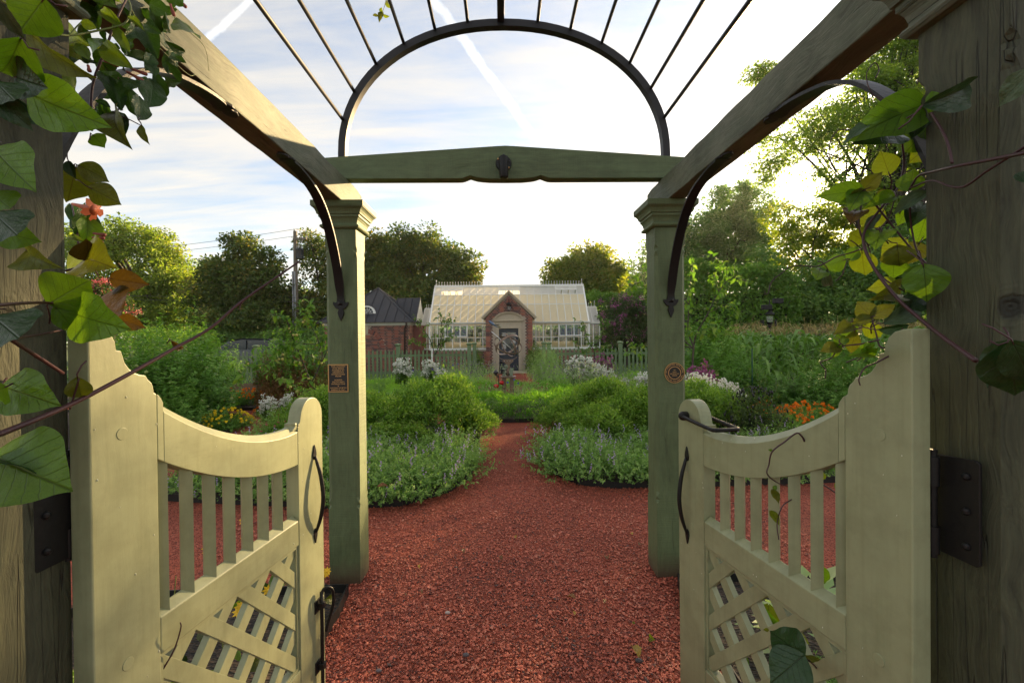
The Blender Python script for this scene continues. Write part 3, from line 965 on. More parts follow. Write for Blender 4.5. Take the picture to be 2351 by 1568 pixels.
# opening hopper sashes in the wall
for k0 in (2, 17):
    xa, xb = GX0 + PIT * k0 + .02, GX0 + PIT * (k0 + 3) - .02
    g = G()
    zt, zb_, tilt = EAVE - .075, TR + .05, .16
    P = lambda s, t_: (s - OX, -.02 - tilt * (1 - t_), zb_ + (zt - zb_) * t_)
    for s0_, s1_, t0, t1 in ((xa, xb, 0, .07), (xa, xb, .94, 1), (xa, xa + .03, .07, .94), (xb - .03, xb, .07, .94), (xa + PIT - .03, xa + PIT - .005, .07, .94), (xa + 2 * PIT - .03, xa + 2 * PIT - .005, .07, .94)):
        a = [P(s0_, t0), P(s1_, t0), P(s1_, t1), P(s0_, t1)]
        g.add(a + [(p[0], p[1] + .035, p[2]) for p in a], [(0, 1, 2, 3), (7, 6, 5, 4), (0, 4, 5, 1), (1, 5, 6, 2), (2, 6, 7, 3), (3, 7, 4, 0)])
    ho = g.build('hopper_sash', M['white'], gh)
    for j in range(3):
        s0_, s1_ = xa + PIT * j + (.03 if j == 0 else -.004), xa + PIT * (j + 1) - .032
        q = [P(s0_, .07), P(s1_, .07), P(s1_, .94), P(s0_, .94)]
        G().add([(p[0], p[1] + .016, p[2]) for p in q], [(0, 1, 2, 3)]).build('pane', M['glass'], ho, fix=False)
# gutter at the eave
g = G(); prof = [(-.10, .045), (-.095, .01), (-.07, -.03), (-.03, -.045), (.02, -.045), (.03, .05), (.012, .05), (.01, -.02), (-.06, -.01), (-.082, .045)]
g.prism(prof, lambda p, q, d: (d - OX, p, EAVE + q), GX0 - .06, GX1 + .06)
g.build('gutter', M['white'], gh, bevel=.003)
NOR = Vector((0, -(RIDGE - EAVE), GRY - GY)).normalized()


def roof_pt(x, t_, off=0):
    return Vector((x - OX, (GRY - GY) * t_, EAVE + (RIDGE - EAVE) * t_)) + NOR * off


rows = [0, .48, .75, 1.0]
g = G()
g.loft([[roof_pt(-.014 + OX, t_, .028), roof_pt(.014 + OX, t_, .028), roof_pt(.014 + OX, t_, -.02), roof_pt(-.014 + OX, t_, -.02)] for t_ in (.015, .97)])
BAR = g.mesh('glazing_bar', M['white'])
for k in range(NB_ + 1):
    o = put('glazing_bar', BAR, gh, loc=(GX0 + PIT * k - OX, 0, 0))
    if k in (0, NB_): o.scale = (2.6, 1, 1)
for t_ in rows[1:3]:
    g = G(); g.loft([[roof_pt(x, t_ - .006, .014), roof_pt(x, t_ + .006, .014), roof_pt(x, t_ + .006, -.01), roof_pt(x, t_ - .006, -.01)] for x in (GX0, GX1)])
    g.build('purlin', M['white'], gh)
vents = (1, 9, 17)
vent_bays = {b0 + j for b0 in vents for j in range(3)}
RP = []
for r_ in range(3):
    t0, t1 = rows[r_] + .008, rows[r_ + 1] - .008
    RP.append(G().add([roof_pt(OX - PIT / 2 + .012, t0), roof_pt(OX + PIT / 2 - .012, t0), roof_pt(OX + PIT / 2 - .012, t1), roof_pt(OX - PIT / 2 + .012, t1)], [(0, 1, 2, 3)]).mesh('pane', M['shade_pane'] if r_ < 2 else M['pale_pane'], fix=False))
for k in range(NB_):
    for r_ in range(3):
        if r_ == 2 and k in vent_bays: continue
        put('pane', RP[r_], gh, loc=(GX0 + PIT * (k + .5) - OX, 0, 0))
for b0 in vents:      # ridge vents propped open
    xa, xb = GX0 + PIT * b0 + .015, GX0 + PIT * (b0 + 3) - .015
    g = G()
    def VP(x, s, h=0):
        p = roof_pt(x, .985, .03); d = Vector((0, -.80, -.52)).normalized(); n_ = Vector((0, -.52, .80))
        return p + d * s + Vector(n_) * h
    Ls = .44
    for x0, x1, s0_, s1_ in ((xa, xb, 0, .04), (xa, xb, Ls - .05, Ls), (xa, xa + .03, .04, Ls - .05), (xb - .03, xb, .04, Ls - .05), (xa + PIT - .03, xa + PIT - .008, .04, Ls - .05), (xa + 2 * PIT - .03, xa + 2 * PIT - .008, .04, Ls - .05)):
        a = [VP(x0, s0_), VP(x1, s0_), VP(x1, s1_), VP(x0, s1_)]
        g.add(a + [p + Vector((0, .52, -.8)) * .03 for p in a], [(3, 2, 1, 0), (4, 5, 6, 7), (0, 1, 5, 4), (1, 2, 6, 5), (2, 3, 7, 6), (3, 0, 4, 7)])
    vo = g.build('roof_vent', M['white'], gh)
    for j in range(3):
        s0_, s1_ = xa + PIT * j + (.03 if j == 0 else -.006), xa + PIT * (j + 1) - .031
        q = [VP(s0_, .04, -.014), VP(s1_, .04, -.014), VP(s1_, Ls - .05, -.014), VP(s0_, Ls - .05, -.014)]
        G().add(q, [(0, 1, 2, 3)]).build('pane', M['pale_pane'], vo, fix=False)
    for x in (xa + .2, xb - .2):
        G().tube([roof_pt(x, .78, .01), VP(x, Ls - .03, -.03)], .008, 5).build('stay', M['white'], vo)
lb(GX0 - .02, GX1 + .02, GRY - .09, GRY + .09, RIDGE - .05, RIDGE + .05, 'ridge_beam', M['white'], bevel=.006)
# crested ridge: little arrowhead finials on rings
g = G(); g.tube([(0, 0, 0), (0, 0, .145)], .006, 5)
g.lathe([(.001, .10), (.016, .118), (.005, .13), (.019, .148), (.004, .185), (.0005, .19)], n=6)
for k in range(10):
    a0, a1 = 2 * pi * k / 10, 2 * pi * (k + 1) / 10
    g.tube([(.028 * cos(a0), 0, .035 + .028 * sin(a0)), (.028 * cos(a1), 0, .035 + .028 * sin(a1))], .005, 4)
g.box(-.07, .07, -.004, .004, .0, .008)
FIN = g.mesh('ridge_finial', M['white'])
n_f = 54
for k in range(n_f):
    x = GX0 + .06 + (GX1 - GX0 - .12) * k / (n_f - 1)
    o = put('ridge_finial', FIN, gh, loc=(x - OX, GRY - GY, RIDGE + .05))
    if k in (0, n_f - 1): o.scale = (1.3, 1.3, 1.55)
# back roof, back wall and inner framing seen through the glass
g = G()
for k in range(NB_ + 1):
    x = GX0 + PIT * k - OX
    g.box(x - .016, x + .016, GBY - GY - .02, GBY - GY + .02, SILL, EAVE)
    if k % 3 == 0: g.box(x - .035, x + .035, .10, .16, SILL, EAVE - .02)
for z in (SILL, 1.52, EAVE - .04): g.box(GX0 - OX, GX1 - OX, GBY - GY - .015, GBY - GY + .015, z, z + .045)
g.box(GX0 - OX, GX1 - OX, .101, .159, SILL + .02, SILL + .075)
g.box(GX0 - OX, GX1 - OX, .101, .159, EAVE - .10, EAVE - .03)
g.build('inner_frame', M['cream'], gh)
g = G()
for k in range(NB_):
    x0 = GX0 + PIT * k - OX + .016; x1 = x0 + PIT - .032
    g.add([(x0, GBY - GY, EAVE), (x1, GBY - GY, EAVE), (x1, GRY - GY, RIDGE), (x0, GRY - GY, RIDGE)], [(0, 1, 2, 3)])
g.build('back_roof', M['pale_pane'], gh, fix=False)
lb(GX0, GX1, GBY - .1, GBY + .1, 0, SILL - .001, 'back_base', M['mortar'])
for x in (GX0, GX1):   # glazed ends
    g = G()
    for f in (.18, .5, .82):
        y = (GBY - GY) * f; zt = EAVE + (RIDGE - EAVE) * (1 - abs(f - .5) * 2)
        g.box(x - OX - .016, x - OX + .016, y - .016, y + .016, SILL, zt)
    g.box(x - OX - .017, x - OX + .017, 0, GBY - GY, EAVE - .02, EAVE + .02)
    g.build('end_frame', M['white'], gh)
# hanging lamps under the ridge
for xx in (-1.62, 1.17):
    lo = thing('pendant_lamp', 'white dome lamp %s of the brick gable, behind the top row of roof panes' % ('left' if xx < 0 else 'right'), 'lamp', (xx, GRY - .28, 3.42), group='dome lamps under the greenhouse ridge')
    G().lathe([(.012, .14), (.03, .13), (.10, .08), (.125, .03), (.13, .0), (.12, .002), (.09, .06), (.02, .10)], n=16).build('shade', M['white'], lo, smooth=True, angle=40)
    G().tube([(0, 0, .13), (0, 0, .45)], .008, 6).build('hanger', M['white'], lo)
# low glazed wings at both ends
for sx, xa, xb in ((-1, -4.36, GX0 - .04), (1, GX1 + .04, 4.24)):
    wg = thing('greenhouse_wing', 'low glazed lobby at the %s end of the greenhouse' % ('brick-building' if sx < 0 else 'lilac-flowered'), 'greenhouse', ((xa + xb) / 2, 22.0, 0))
    hw = (xb - xa) / 2; eav, rid = 2.14, 2.98
    G().box(-hw, hw, 0, .15, 0, .94).build('base_wall', BR[2], wg)
    G().box(-hw - .01, hw + .01, -.03, .17, .941, SILL).build('sill', M['white'], wg)
    for x in (-hw, 0, hw):
        G().box(x - .02, x + .02, -.02, .02, SILL + .001, eav - .045).build('mullion', M['white'], wg)
        g = G(); g.loft([[(x - .017, y, z + .02), (x + .017, y, z + .02), (x + .017, y, z - .015), (x - .017, y, z - .015)] for y, z in ((.0, eav), (.9, rid))]); g.build('glazing_bar', M['white'], wg)
    for x0, x1 in ((-hw + .02, -.02), (.02, hw - .02)):
        G().add([(x0, 0, SILL), (x1, 0, SILL), (x1, 0, eav - .045), (x0, 0, eav - .045)], [(0, 1, 2, 3)]).build('pane', M['glass'], wg, fix=False)
        G().add([(x0, 0, eav), (x1, 0, eav), (x1, .9, rid), (x0, .9, rid)], [(0, 1, 2, 3)]).build('pane', M['pale_pane'], wg, fix=False)
    g = G(); g.prism(prof, lambda p, q, d: (d, p * .7, eav + q * .7), -hw - .02, hw + .02); g.build('gutter', M['white'], wg)
    G().box(-hw, hw, .86, .96, rid - .03, rid + .04).build('ridge_beam', M['white'], wg)
    for k in range(4):
        o = put('ridge_finial', FIN, wg, loc=(-hw + .08 + (2 * hw - .16) * k / 3, .91, rid + .04))
        if (k == 3 and sx > 0): o.scale = (1.2, 1.2, 1.6)
    g = G()
    for x in np.linspace(-hw + .06, hw - .06, 4): g.box(x - .02, x + .02, 1.55, 1.6, SILL, eav)
    g.box(-hw, hw, 1.56, 1.59, 1.5, 1.54); g.build('inner_frame', M['cream'], wg)
# potting benches behind the glass
for xx, w_ in ((-2.45, .9), (2.2, 1.0)):
    bn = thing('potting_bench', 'pale timber potting bench behind the %s wall panes' % ('left' if xx < 0 else 'right'), 'bench', (xx, 22.4, 0))
    G().box(-w_, w_, -.3, .3, 1.02, 1.06).build('bench_top', M['cream'], bn)
    for a in (-w_ + .05, w_ - .05):
        for b_ in (-.26, .26):
            G().box(a - .03, a + .03, b_ - .03, b_ + .03, 0, 1.02).build('leg', M['cream'], bn)
    G().box(-w_, w_, .26, .29, 1.061, 1.30).build('backboard', M['cream'], bn)

# ------------------------------------------------------------------ brick entrance gable
PX0, PX1, PY = -1.148, .909, 20.0
PC = (PX0 + PX1) / 2
pe = thing('brick_entrance', 'gabled brick entrance with stone copings and a curved stone pediment over the navy door', 'entrance', (PC, PY, 0))
HW = (PX1 - PX0) / 2
DX0, DX1, DZ = -.574 - PC, .287 - PC, 1.90
EV, AP = 2.36, 3.36
wallp = [(-HW, 0), (DX0 - .12, 0), (DX0 - .12, 2.2), (DX1 + .12, 2.2), (DX1 + .12, 0), (HW, 0), (HW, EV), (0, AP), (-HW, EV)]
g = G(); g.prism(wallp, lambda p, q, d: (p, d, q), .012, .26); g.build('wall', M['mortar'], pe)
for sx in (-1, 1):
    g = G(); g.box(min(sx * HW, sx * (HW - .25)), max(sx * HW, sx * (HW - .25)), .261, 1.2, 0, EV - .02); g.build('side_wall', BR[2], pe)


def keep_porch(x, z, a, e):
    lim = HW if z < EV else HW * (AP - .03 - z) / (AP - EV) + .02
    if z > EV:
        a, e = max(a, -lim), min(e, lim)
        if e - a < .03: return None
    if DX0 - .125 < (a + e) / 2 < DX1 + .125 and z < 2.21:
        return None
    if a < DX0 - .125 < e and z < 2.21: e = DX0 - .125
    if a < DX1 + .125 < e and z < 2.21: a = DX1 + .125
    if e - a < .03: return None
    # segmental pediment covers its own patch
    if z < 2.20 + .42 and abs((a + e) / 2) < .70 and z < 2.2 + .40 * sqrt(max(0, 1 - ((a + e) / 2 / .72) ** 2)): return None
    return a, e, z


brick_wall(pe, (0, .004), (1, 0), -HW, HW, .02, AP, keep_porch, 300, 5)
# gable copings
for sx in (-1, 1):
    sl = Vector((-sx * (HW + .12), 0, AP + .14 - (EV - .02))).normalized()
    nrm = Vector((sx * sl.z * 1, 0, abs(sl.x))).normalized()
    a = Vector((sx * (HW + .115), 0, EV - .055)); c = Vector((0, 0, AP + .06))
    d = (c - a); n_ = Vector((sx * abs(d.z), 0, abs(d.x))).normalized()
    g = G()
    for y0, y1, h0, h1 in ((-.06, .3, .0, .055), (-.10, .3, .056, .115)):
        pts = [a + n_ * h0, c + Vector((0, 0, h0 / n_.z)), c + Vector((0, 0, h1 / n_.z)), a + n_ * h1]
        g.add([(p.x, y0, p.z) for p in pts] + [(p.x, y1, p.z) for p in pts], [(0, 1, 2, 3), (7, 6, 5, 4), (0, 4, 5, 1), (1, 5, 6, 2), (2, 6, 7, 3), (3, 7, 4, 0)])
    g.build('coping', M['stone'], pe, bevel=.006)
    g = G(); q = [a + n_ * .02, c + Vector((0, 0, .02))]
    g.add([(q[0].x, .301, q[0].z), (q[1].x, .301, q[1].z), (q[1].x, 1.6, q[1].z), (q[0].x, 1.6, q[0].z)], [(0, 1, 2, 3)]); g.build('roof_slope', M['slate_metal'], pe, fix=False)
# stone door surround: jambs in blocks, lintel, cornice, segmental pediment
for sx, xa, xb in ((-1, DX0 - .125, DX0), (1, DX1, DX1 + .125)):
    for z0, z1 in ((0, .62), (.624, 1.26), (1.264, 1.90)):
        G().box(xa, xb, -.03, .25, z0, z1).build('jamb_stone', M['stone'], pe, bevel=.006)
    G().box(xa - .001 if sx < 0 else xb - .02, xa + .02 if sx < 0 else xb + .001, -.045, -.0305, 0, 1.90).build('jamb_fillet', M['stone'], pe)
cxd = (DX0 + DX1) / 2; wd = (DX1 - DX0) / 2 + .125
G().box(cxd - wd, cxd + wd, -.03, .25, 1.903, 2.06).build('lintel_stone', M['stone'], pe, bevel=.006)
G().box(cxd - wd + .0, cxd + wd, -.022, .25, 2.063, 2.19).build('frieze_stone', M['stone'], pe, bevel=.004)
g = G()
for h0, h1, pr in ((2.193, 2.225, .05), (2.226, 2.262, .085)): g.box(cxd - wd - pr, cxd + wd + pr, -.03 - pr, .24, h0, h1)
g.build('cornice', M['stone'], pe, bevel=.006)
PR_, PH = wd + .09, .36
arc = lambda r_, n_=24: [((PR_ + r_) * cos(pi * i / n_) + cxd, 2.263 + (PH + r_) * sin(pi * i / n_)) for i in range(n_ + 1)]
g = G(); g.prism([(x, z) for x, z in arc(-.07)], lambda p, q, d: (p, d, q), -.02, .2); g.build('tympanum', M['stone'], pe)
for r0, r1, pr in ((-.075, -.03, .05), (-.03, .004, .085)):
    ai, ao = arc(r0), arc(r1)
    g = G(); g.prism([(x, max(z, 2.263)) for x, z in ao] + [(x, max(z, 2.263)) for x, z in ai[::-1]], lambda p, q, d: (p, d, q), -.03 - pr, .18); g.build('pediment_moulding', M['stone'], pe, bevel=.005)
# door
door = G()
door.prism([(DX0, .0), (DX1, 0), (DX1, DZ), (DX0, DZ)], lambda p, q, d: (p, d, q), .165, .2)
dd = door.build('door', M['navy'], pe)
g = G(); dw = DX1 - DX0
for a, b_, z0, z1 in ((0, .13, .02, 1.88), (.87, 1, .02, 1.88), (.13, .87, 1.74, 1.88), (.13, .87, .85, .99), (.13, .87, .02, .22), (.485, .515, .22, .85)):
    g.box(DX0 + dw * a, DX0 + dw * b_, .12, .164, z0, z1)
for k in (1, 2): g.box(DX0 + dw * (.13 + .74 * k / 3) - .012, DX0 + dw * (.13 + .74 * k / 3) + .012, .13, .164, .99, 1.74)
for z in (1.24, 1.49): g.box(DX0 + dw * .13, DX0 + dw * .87, .1305, .1635, z - .012, z + .012)
g.build('door_frame', M['navy'], dd, bevel=.003)
for i in range(3):
    for j in range(3):
        x0 = DX0 + dw * (.13 + .74 * i / 3) + .012; x1 = DX0 + dw * (.13 + .74 * (i + 1) / 3) - .012
        G().add([(x0, .158, .99 + .25 * j + .01), (x1, .158, .99 + .25 * j + .01), (x1, .158, .99 + .25 * (j + 1) - .01), (x0, .158, .99 + .25 * (j + 1) - .01)], [(0, 1, 2, 3)]).build(
            'pane', M['pale_pane'] if i in (0, 2) and (j + i) % 3 == 0 or (i == 0 and j == 2) else M['glass_dark'] if 'glass_dark' in M else M['glass'], dd, fix=False)
G().ball((DX1 - .06, .10, .92), .028, 10, 6).build('door_knob', M['brass'], dd, smooth=True)
# wall lantern in the gable
lan = thing('wall_lantern', 'black lantern on the brick gable above the curved stone pediment', 'lantern', (PC + .0, PY - .16, 2.80))
G().tube([(0, .15, .36), (0, .10, .40), (0, .02, .38), (0, 0, .33), (0, 0, .25)], .014, 6).build('bracket', M['iron'], lan)
G().lathe([(.006, .27), (.02, .25), (.07, .20), (.125, .13), (.12, .118), (.02, .12)], n=6).build('lantern_roof', M['iron'], lan)
g = G()
for i in range(6):
    a = 2 * pi * i / 6
    g.tube([(.10 * cos(a), .10 * sin(a), .125), (.07 * cos(a), .07 * sin(a), -.10)], .008, 4)
g.lathe([(.075, -.10), (.08, -.115), (.03, -.14), (.005, -.15)], n=6)
g.build('lantern_frame', M['iron'], lan)
G().lathe([(.092, .118), (.065, -.095)], n=6).build('lantern_glass', M['glass'], lan)

# ------------------------------------------------------------------ brick outbuilding with hipped metal roof
BX0, BX1, BY = -8.43, -4.65, 20.5
bo = thing('brick_outbuilding', 'brick outbuilding with a dark hipped metal roof and a half-round dormer', 'building', ((BX0 + BX1) / 2, BY, 0))
BC = (BX0 + BX1) / 2; BW = (BX1 - BX0) / 2
G().box(-BW, BW, .012, 3.78, 0, 2.12).build('wall', M['mortar'], bo)
G().box(BW + .001, BW + .39, 1.0, 3.0, 0, 2.12).build('wing_wall', BR[2], bo)
ARC = (-.02, 1.13, .62)     # blind arch centre x, spring z, radius


def keep_out(x, z, a, e):
    r_ = math.hypot((a + e) / 2 - ARC[0], z - ARC[1])
    if z > ARC[1] - .01 and ARC[2] + .04 < r_ < ARC[2] + .16: return None
    if abs((a + e) / 2 - ARC[0]) < .16 and z > ARC[1] + ARC[2] - .05: return None
    vis = 1 if x > -.25 else 0
    return a, e, vis * 10 + z


brick_wall(bo, (0, .004), (1, 0), -BW, BW, 0, 2.10, keep_out, 262, 8)
brick_wall(bo, (BW - .004, 0), (0, 1), .02, .99, 0, 2.10, lambda x, z, a, e: (a, e, z), 0, 9)
nv = 28
for i in range(nv):
    a = pi * (i + .5) / nv
    if abs(a - pi / 2) < .06: continue
    w_ = pi * (ARC[2] + .1) / nv - .01
    put('brick', brick_mesh(.2, w_, (0, 2, 0, 1, 3)[i % 5]), bo, loc=(ARC[0] + (ARC[2] + .1) * cos(a), -.006, ARC[1] + (ARC[2] + .1) * sin(a)), rot=(0, -a, 0))
g = G(); g.prism([(-.085, ARC[1] + ARC[2] - .02), (.085, ARC[1] + ARC[2] - .02), (.125, 2.115), (-.125, 2.115)], lambda p, q, d: (p + ARC[0], d, q), -.035, .02)
g.build('keystone', M['stone'], bo, bevel=.005)
g = G()
for z0, z1, pr in ((2.121, 2.16, .03), (2.161, 2.20, .07), (2.201, 2.225, .12)): g.box(-BW - pr, BW + pr, -pr, 3.79 + pr, z0, z1)
g.build('cornice', M['white'], bo, bevel=.006)
EX, EZ, AZ, AYm = BW + .24, 2.245, 3.99, 1.9
G().box(-EX - .03, EX + .03, -.27, 4.06, 2.226, 2.2449).build('gutter', M['downpipe'], bo, bevel=.004)
apex = (0, AYm, AZ)
cor = [(-EX, -.24, EZ), (EX, -.24, EZ), (EX, 4.04, EZ), (-EX, 4.04, EZ)]
for i in range(4):
    a, b_ = Vector(cor[i]), Vector(cor[(i + 1) % 4]); ap = Vector(apex)
    mid = (a + b_) / 2
    n_ = (b_ - a).cross(ap - a).normalized()
    g = G(); g.add([a, b_, ap, a - n_ * .03, b_ - n_ * .03, ap - n_ * .03], [(0, 1, 2), (5, 4, 3), (0, 3, 4, 1), (1, 4, 5, 2), (2, 5, 3, 0)])
    sl = g.build('roof_slope', M['slate_metal'], bo)
    if i in (0, 1):
        e = (b_ - a).normalized(); L_ = (b_ - a).length
        for k in range(1, 10):
            s_ = L_ * k / 10
            foot = a + e * s_
            t_ = 1 - abs(s_ - L_ / 2) / (L_ / 2)
            topp = foot + (ap - mid) * t_
            if (topp - foot).length < .15: continue
            g = G(); g.loft([[p + e * .011, p + e * .011 + n_ * .028, p - e * .011 + n_ * .028, p - e * .011] for p in (foot, topp)])
            g.build('standing_seam', M['slate_metal'], sl)
for cpt in cor[:3]:
    G().tube([Vector(cpt) + Vector((0, 0, .01)), Vector(apex) + Vector((0, 0, .01))], .03, 6).build('hip_cap', M['slate_metal'], bo)
# gabled wing roof running to the greenhouse
WX1 = -4.5 - BC + .02; WZ, WE = 3.50, 2.26
for yy, nm in ((.72, 'wing_slope'), (3.15, 'wing_slope')):
    g = G(); rr_ = 1.95
    pts = [(.9, rr_, WZ), (WX1, rr_, WZ), (WX1, yy, WE), (.9, yy, WE)]
    g.add(pts + [(p[0], p[1], p[2] - .03) for p in pts], [(0, 1, 2, 3), (7, 6, 5, 4), (0, 4, 5, 1), (1, 5, 6, 2), (2, 6, 7, 3), (3, 7, 4, 0)])
    ws = g.build(nm, M['slate_metal'], bo)
    if yy < 1:
        for k in range(4):
            x = WX1 - .02 - k * .36
            g = G(); g.loft([[(x - .011, y, z), (x - .011, y - .02, z + .028), (x + .011, y - .02, z + .028), (x + .011, y, z)] for y, z in ((.72, WE), (rr_, WZ))]); g.build('standing_seam', M['slate_metal'], ws)
g = G(); g.prism([(.75, 2.12), (3.1, 2.12), (1.95, WZ - .04)], lambda p, q, d: (d, p, q), WX1 - .06, WX1 - .02); g.build('gable_board', M['white'], bo)
# half-round dormer
dm = (-.36 + .35, .55)
dx, dy = -.06, .32
g = G(); RD = .40; zc_ = 2.62
g.prism([(dx + RD * cos(pi * i / 20), zc_ + RD * sin(pi * i / 20)) for i in range(21)], lambda p, q, d: (p, d, q), dy + .02, 1.4)
dmr = g.build('dormer', M['slate_metal'], bo)
ao = [(dx + RD * cos(pi * i / 20), zc_ + RD * sin(pi * i / 20)) for i in range(21)]
ai = [(dx + .28 * cos(pi * i / 20), zc_ + .06 + .28 * sin(pi * i / 20)) for i in range(21)]
g = G(); g.prism(ao + ai[::-1], lambda p, q, d: (p, d, q), dy - .05, dy + .015)
g.box(dx - RD, dx + RD, dy - .06, dy + .014, zc_ - .09, zc_ - .001); g.box(dx - .279, dx + .279, dy - .049, dy + .014, zc_, zc_ + .058)
g.build('dormer_frame', M['white'], dmr)
g = G(); g.add([(x, dy, z) for x, z in ai], [tuple(range(21))]); g.build('pane', M['navy'], dmr, fix=False)
g = G()
for a in (30, 60, 90, 120, 150): g.tube([(dx + .05 * cos(R_(a)), dy - .012, zc_ + .06 + .05 * sin(R_(a))), (dx + .28 * cos(R_(a)), dy - .012, zc_ + .06 + .28 * sin(R_(a)))], .009, 4)
for a in range(0, 180, 30):
    p0 = Vector((dx + .20 * cos(R_(a)), dy - .013, zc_ + .06 + .20 * sin(R_(a)))); p1 = Vector((dx + .20 * cos(R_(a + 30)), dy - .013, zc_ + .06 + .20 * sin(R_(a + 30))))
    mid = (p0 + p1) / 2 - Vector((dx, 0, zc_ + .06)) ; mid = Vector((dx, dy - .013, zc_ + .06)) + Vector((mid.x, 0, mid.z)) * .82
    g.tube([p0, mid, p1], .008, 4)
g.build('dormer_tracery', M['white'], dmr)
G().tube([(BW - .06, -.2, 2.22), (BW - .06, -.16, 2.12), (BW - .16, -.09, 1.95), (BW - .17, -.07, 1.80), (BW - .17, -.07, .1)], .04, 8).build('downpipe', M['downpipe'], bo, smooth=True)

# ------------------------------------------------------------------ picket fence
FY = 15.55


def picket_mesh():
    o = [(.034, .10), (.034, .93), (.024, .965), (.018, .985), (.026, 1.005), (.034, 1.035), (.033, 1.06), (.022, 1.095), (0, 1.125)]
    pts = [(-x, z) for x, z in o[:-1]] + [(0, 1.125)] + [(x, z) for x, z in reversed(o[:-1])]
    g = G(); g.prism(pts, lambda p, q, d: (p, d, q), 0, .02)
    return g.mesh('picket', M['fence'])


PK = picket_mesh()


def fence_post_mesh():
    g = G(); g.box(-.062, .062, -.062, .062, 0, 1.24)
    return g.mesh('fence_post', M['fence'])


FP = fence_post_mesh()
g = G(); g.loft([[(-e, -e, z), (e, -e, z), (e, e, z), (-e, e, z)] for e, z in ((.064, 1.241), (.066, 1.255), (.075, 1.265), (.092, 1.285), (.092, 1.31), (.082, 1.318), (.04, 1.338), (.002, 1.345))])
FC = g.mesh('post_cap', M['fence'])


def fence(label, posts, gate_return=None):
    f = thing('picket_fence', label, 'fence', ((posts[0] + posts[-1]) / 2, FY, 0), group='green picket fences before the greenhouse')
    c = (posts[0] + posts[-1]) / 2
    pts = [(x, FY) for x in posts] + ([gate_return] if gate_return else [])
    for x, y in pts:
        p = put('fence_post', FP, f, loc=(x - c, y - FY, 0))
        put('post_cap', FC, p)
    for a, b_ in zip(posts[:-1], posts[1:]):
        for z in (.30, .88):
            G().box(a + .065 - c, b_ - .065 - c, -.005, .035, z, z + .085).build('rail', M['fence'], f)
        n = max(1, round((b_ - a - .16) / .142))
        for k in range(n):
            x = a + .08 + (b_ - a - .16) * (k + .5) / n
            put('picket', PK, f, loc=(x - c + random.uniform(-.004, .004), -.026, random.uniform(-.006, .006)), rot=(0, random.uniform(-.008, .008), 0))
    return f


pf = lambda x: (x - 1175.5) / FPX * FY
fence('green picket fence left of the entrance path, in front of the brick outbuilding', [-13.6, -11.2, -8.75, -6.32, pf(914), pf(1077)], (pf(1077) + .1, FY + 1.0))
fence('green picket fence right of the entrance path, ending behind the right arbor post', [pf(1260), pf(1424), pf(1424) + 2.44], (pf(1260) - .1, FY + 1.0))
vp_ = at(1141, 830, 15.3)
wp = thing('white_pipe', 'white plastic pipe standing against the fence below the small tree', 'pipe', (-2.72, FY - .1, 0))
G().tube([(0, 0, 0), (0, 0, 1.0)], .022, 8).build('upright', M['white'], wp, smooth=True)
G().lathe([(.022, 1.0), (.03, 1.02), (.03, 1.12), (.012, 1.13)], n=8).build('pipe_cap', M['white'], wp, smooth=True, angle=40)

# ------------------------------------------------------------------ foliage
def leafmat(name, stops, trans=.4, tcol=1.5, rough=.5, spec=.35, warm=(1.0, 1.0, .42)):
    """leaf: colour per leaf from its stored tone, light passing through from behind"""
    m, b, p = material(name)
    a = b.add('ShaderNodeAttribute'); a.attribute_name = 'rnd'
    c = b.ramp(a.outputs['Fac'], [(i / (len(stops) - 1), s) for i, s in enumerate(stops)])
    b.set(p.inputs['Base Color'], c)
    p.inputs['Roughness'].default_value = rough; p.inputs['Specular IOR Level'].default_value = spec
    tl = b.add('ShaderNodeBsdfTranslucent')
    b.set(tl.inputs[0], b.mix(1, c, tuple(tcol * w for w in warm), 'MULTIPLY'))
    mx = b.add('ShaderNodeMixShader'); mx.inputs[0].default_value = trans
    b.l.new(p.outputs[0], mx.inputs[1]); b.l.new(tl.outputs[0], mx.inputs[2])
    b.l.new(mx.outputs[0], m.node_tree.nodes['Material Output'].inputs[0])
    return m


M['f_maple'] = leafmat('maple leaves', [(0.092, 0.148, 0.017), (0.153, 0.236, 0.029), (0.215, 0.296, 0.041), (0.292, 0.31, 0.051)], .45, 1.7)
M['f_magnolia'] = leafmat('magnolia leaves', [(0.041, 0.078, 0.018), (0.069, 0.121, 0.024), (0.105, 0.161, 0.032), (0.228, 0.195, 0.043)], .36, 1.7, .45, .3, (1.05, 1.0, .4))
M['f_sycamore'] = leafmat('sycamore leaves', [(0.078, 0.14, 0.02), (0.117, 0.201, 0.029), (0.176, 0.244, 0.037), (0.234, 0.244, 0.044)], .5, 1.7, warm=(1.25, 1, .4))
M['f_locust'] = leafmat('locust leaves', [(0.113, 0.18, 0.027), (0.17, 0.261, 0.043), (0.245, 0.326, 0.057)], .55, 1.8)
M['f_dark'] = leafmat('dark wood leaves', [(0.067, 0.148, 0.035), (0.102, 0.206, 0.048), (0.148, 0.255, 0.055), (0.196, 0.294, 0.063)], .4, 1.5)
M['f_gold'] = leafmat('golden backlit leaves', [(0.096, 0.188, 0.019), (0.164, 0.273, 0.027), (0.232, 0.325, 0.037), (0.301, 0.325, 0.043)], .5, 1.6, warm=(1.15, 1, .35))
M['f_hazy'] = leafmat('far leaves', [(0.102, 0.205, 0.061), (0.137, 0.256, 0.077), (0.178, 0.307, 0.085)], .45, 1.5)
M['f_ivy'] = leafmat('creeper leaves', [(0.068, 0.145, 0.021), (0.12, 0.239, 0.034), (0.188, 0.325, 0.048)], .45, 1.6)
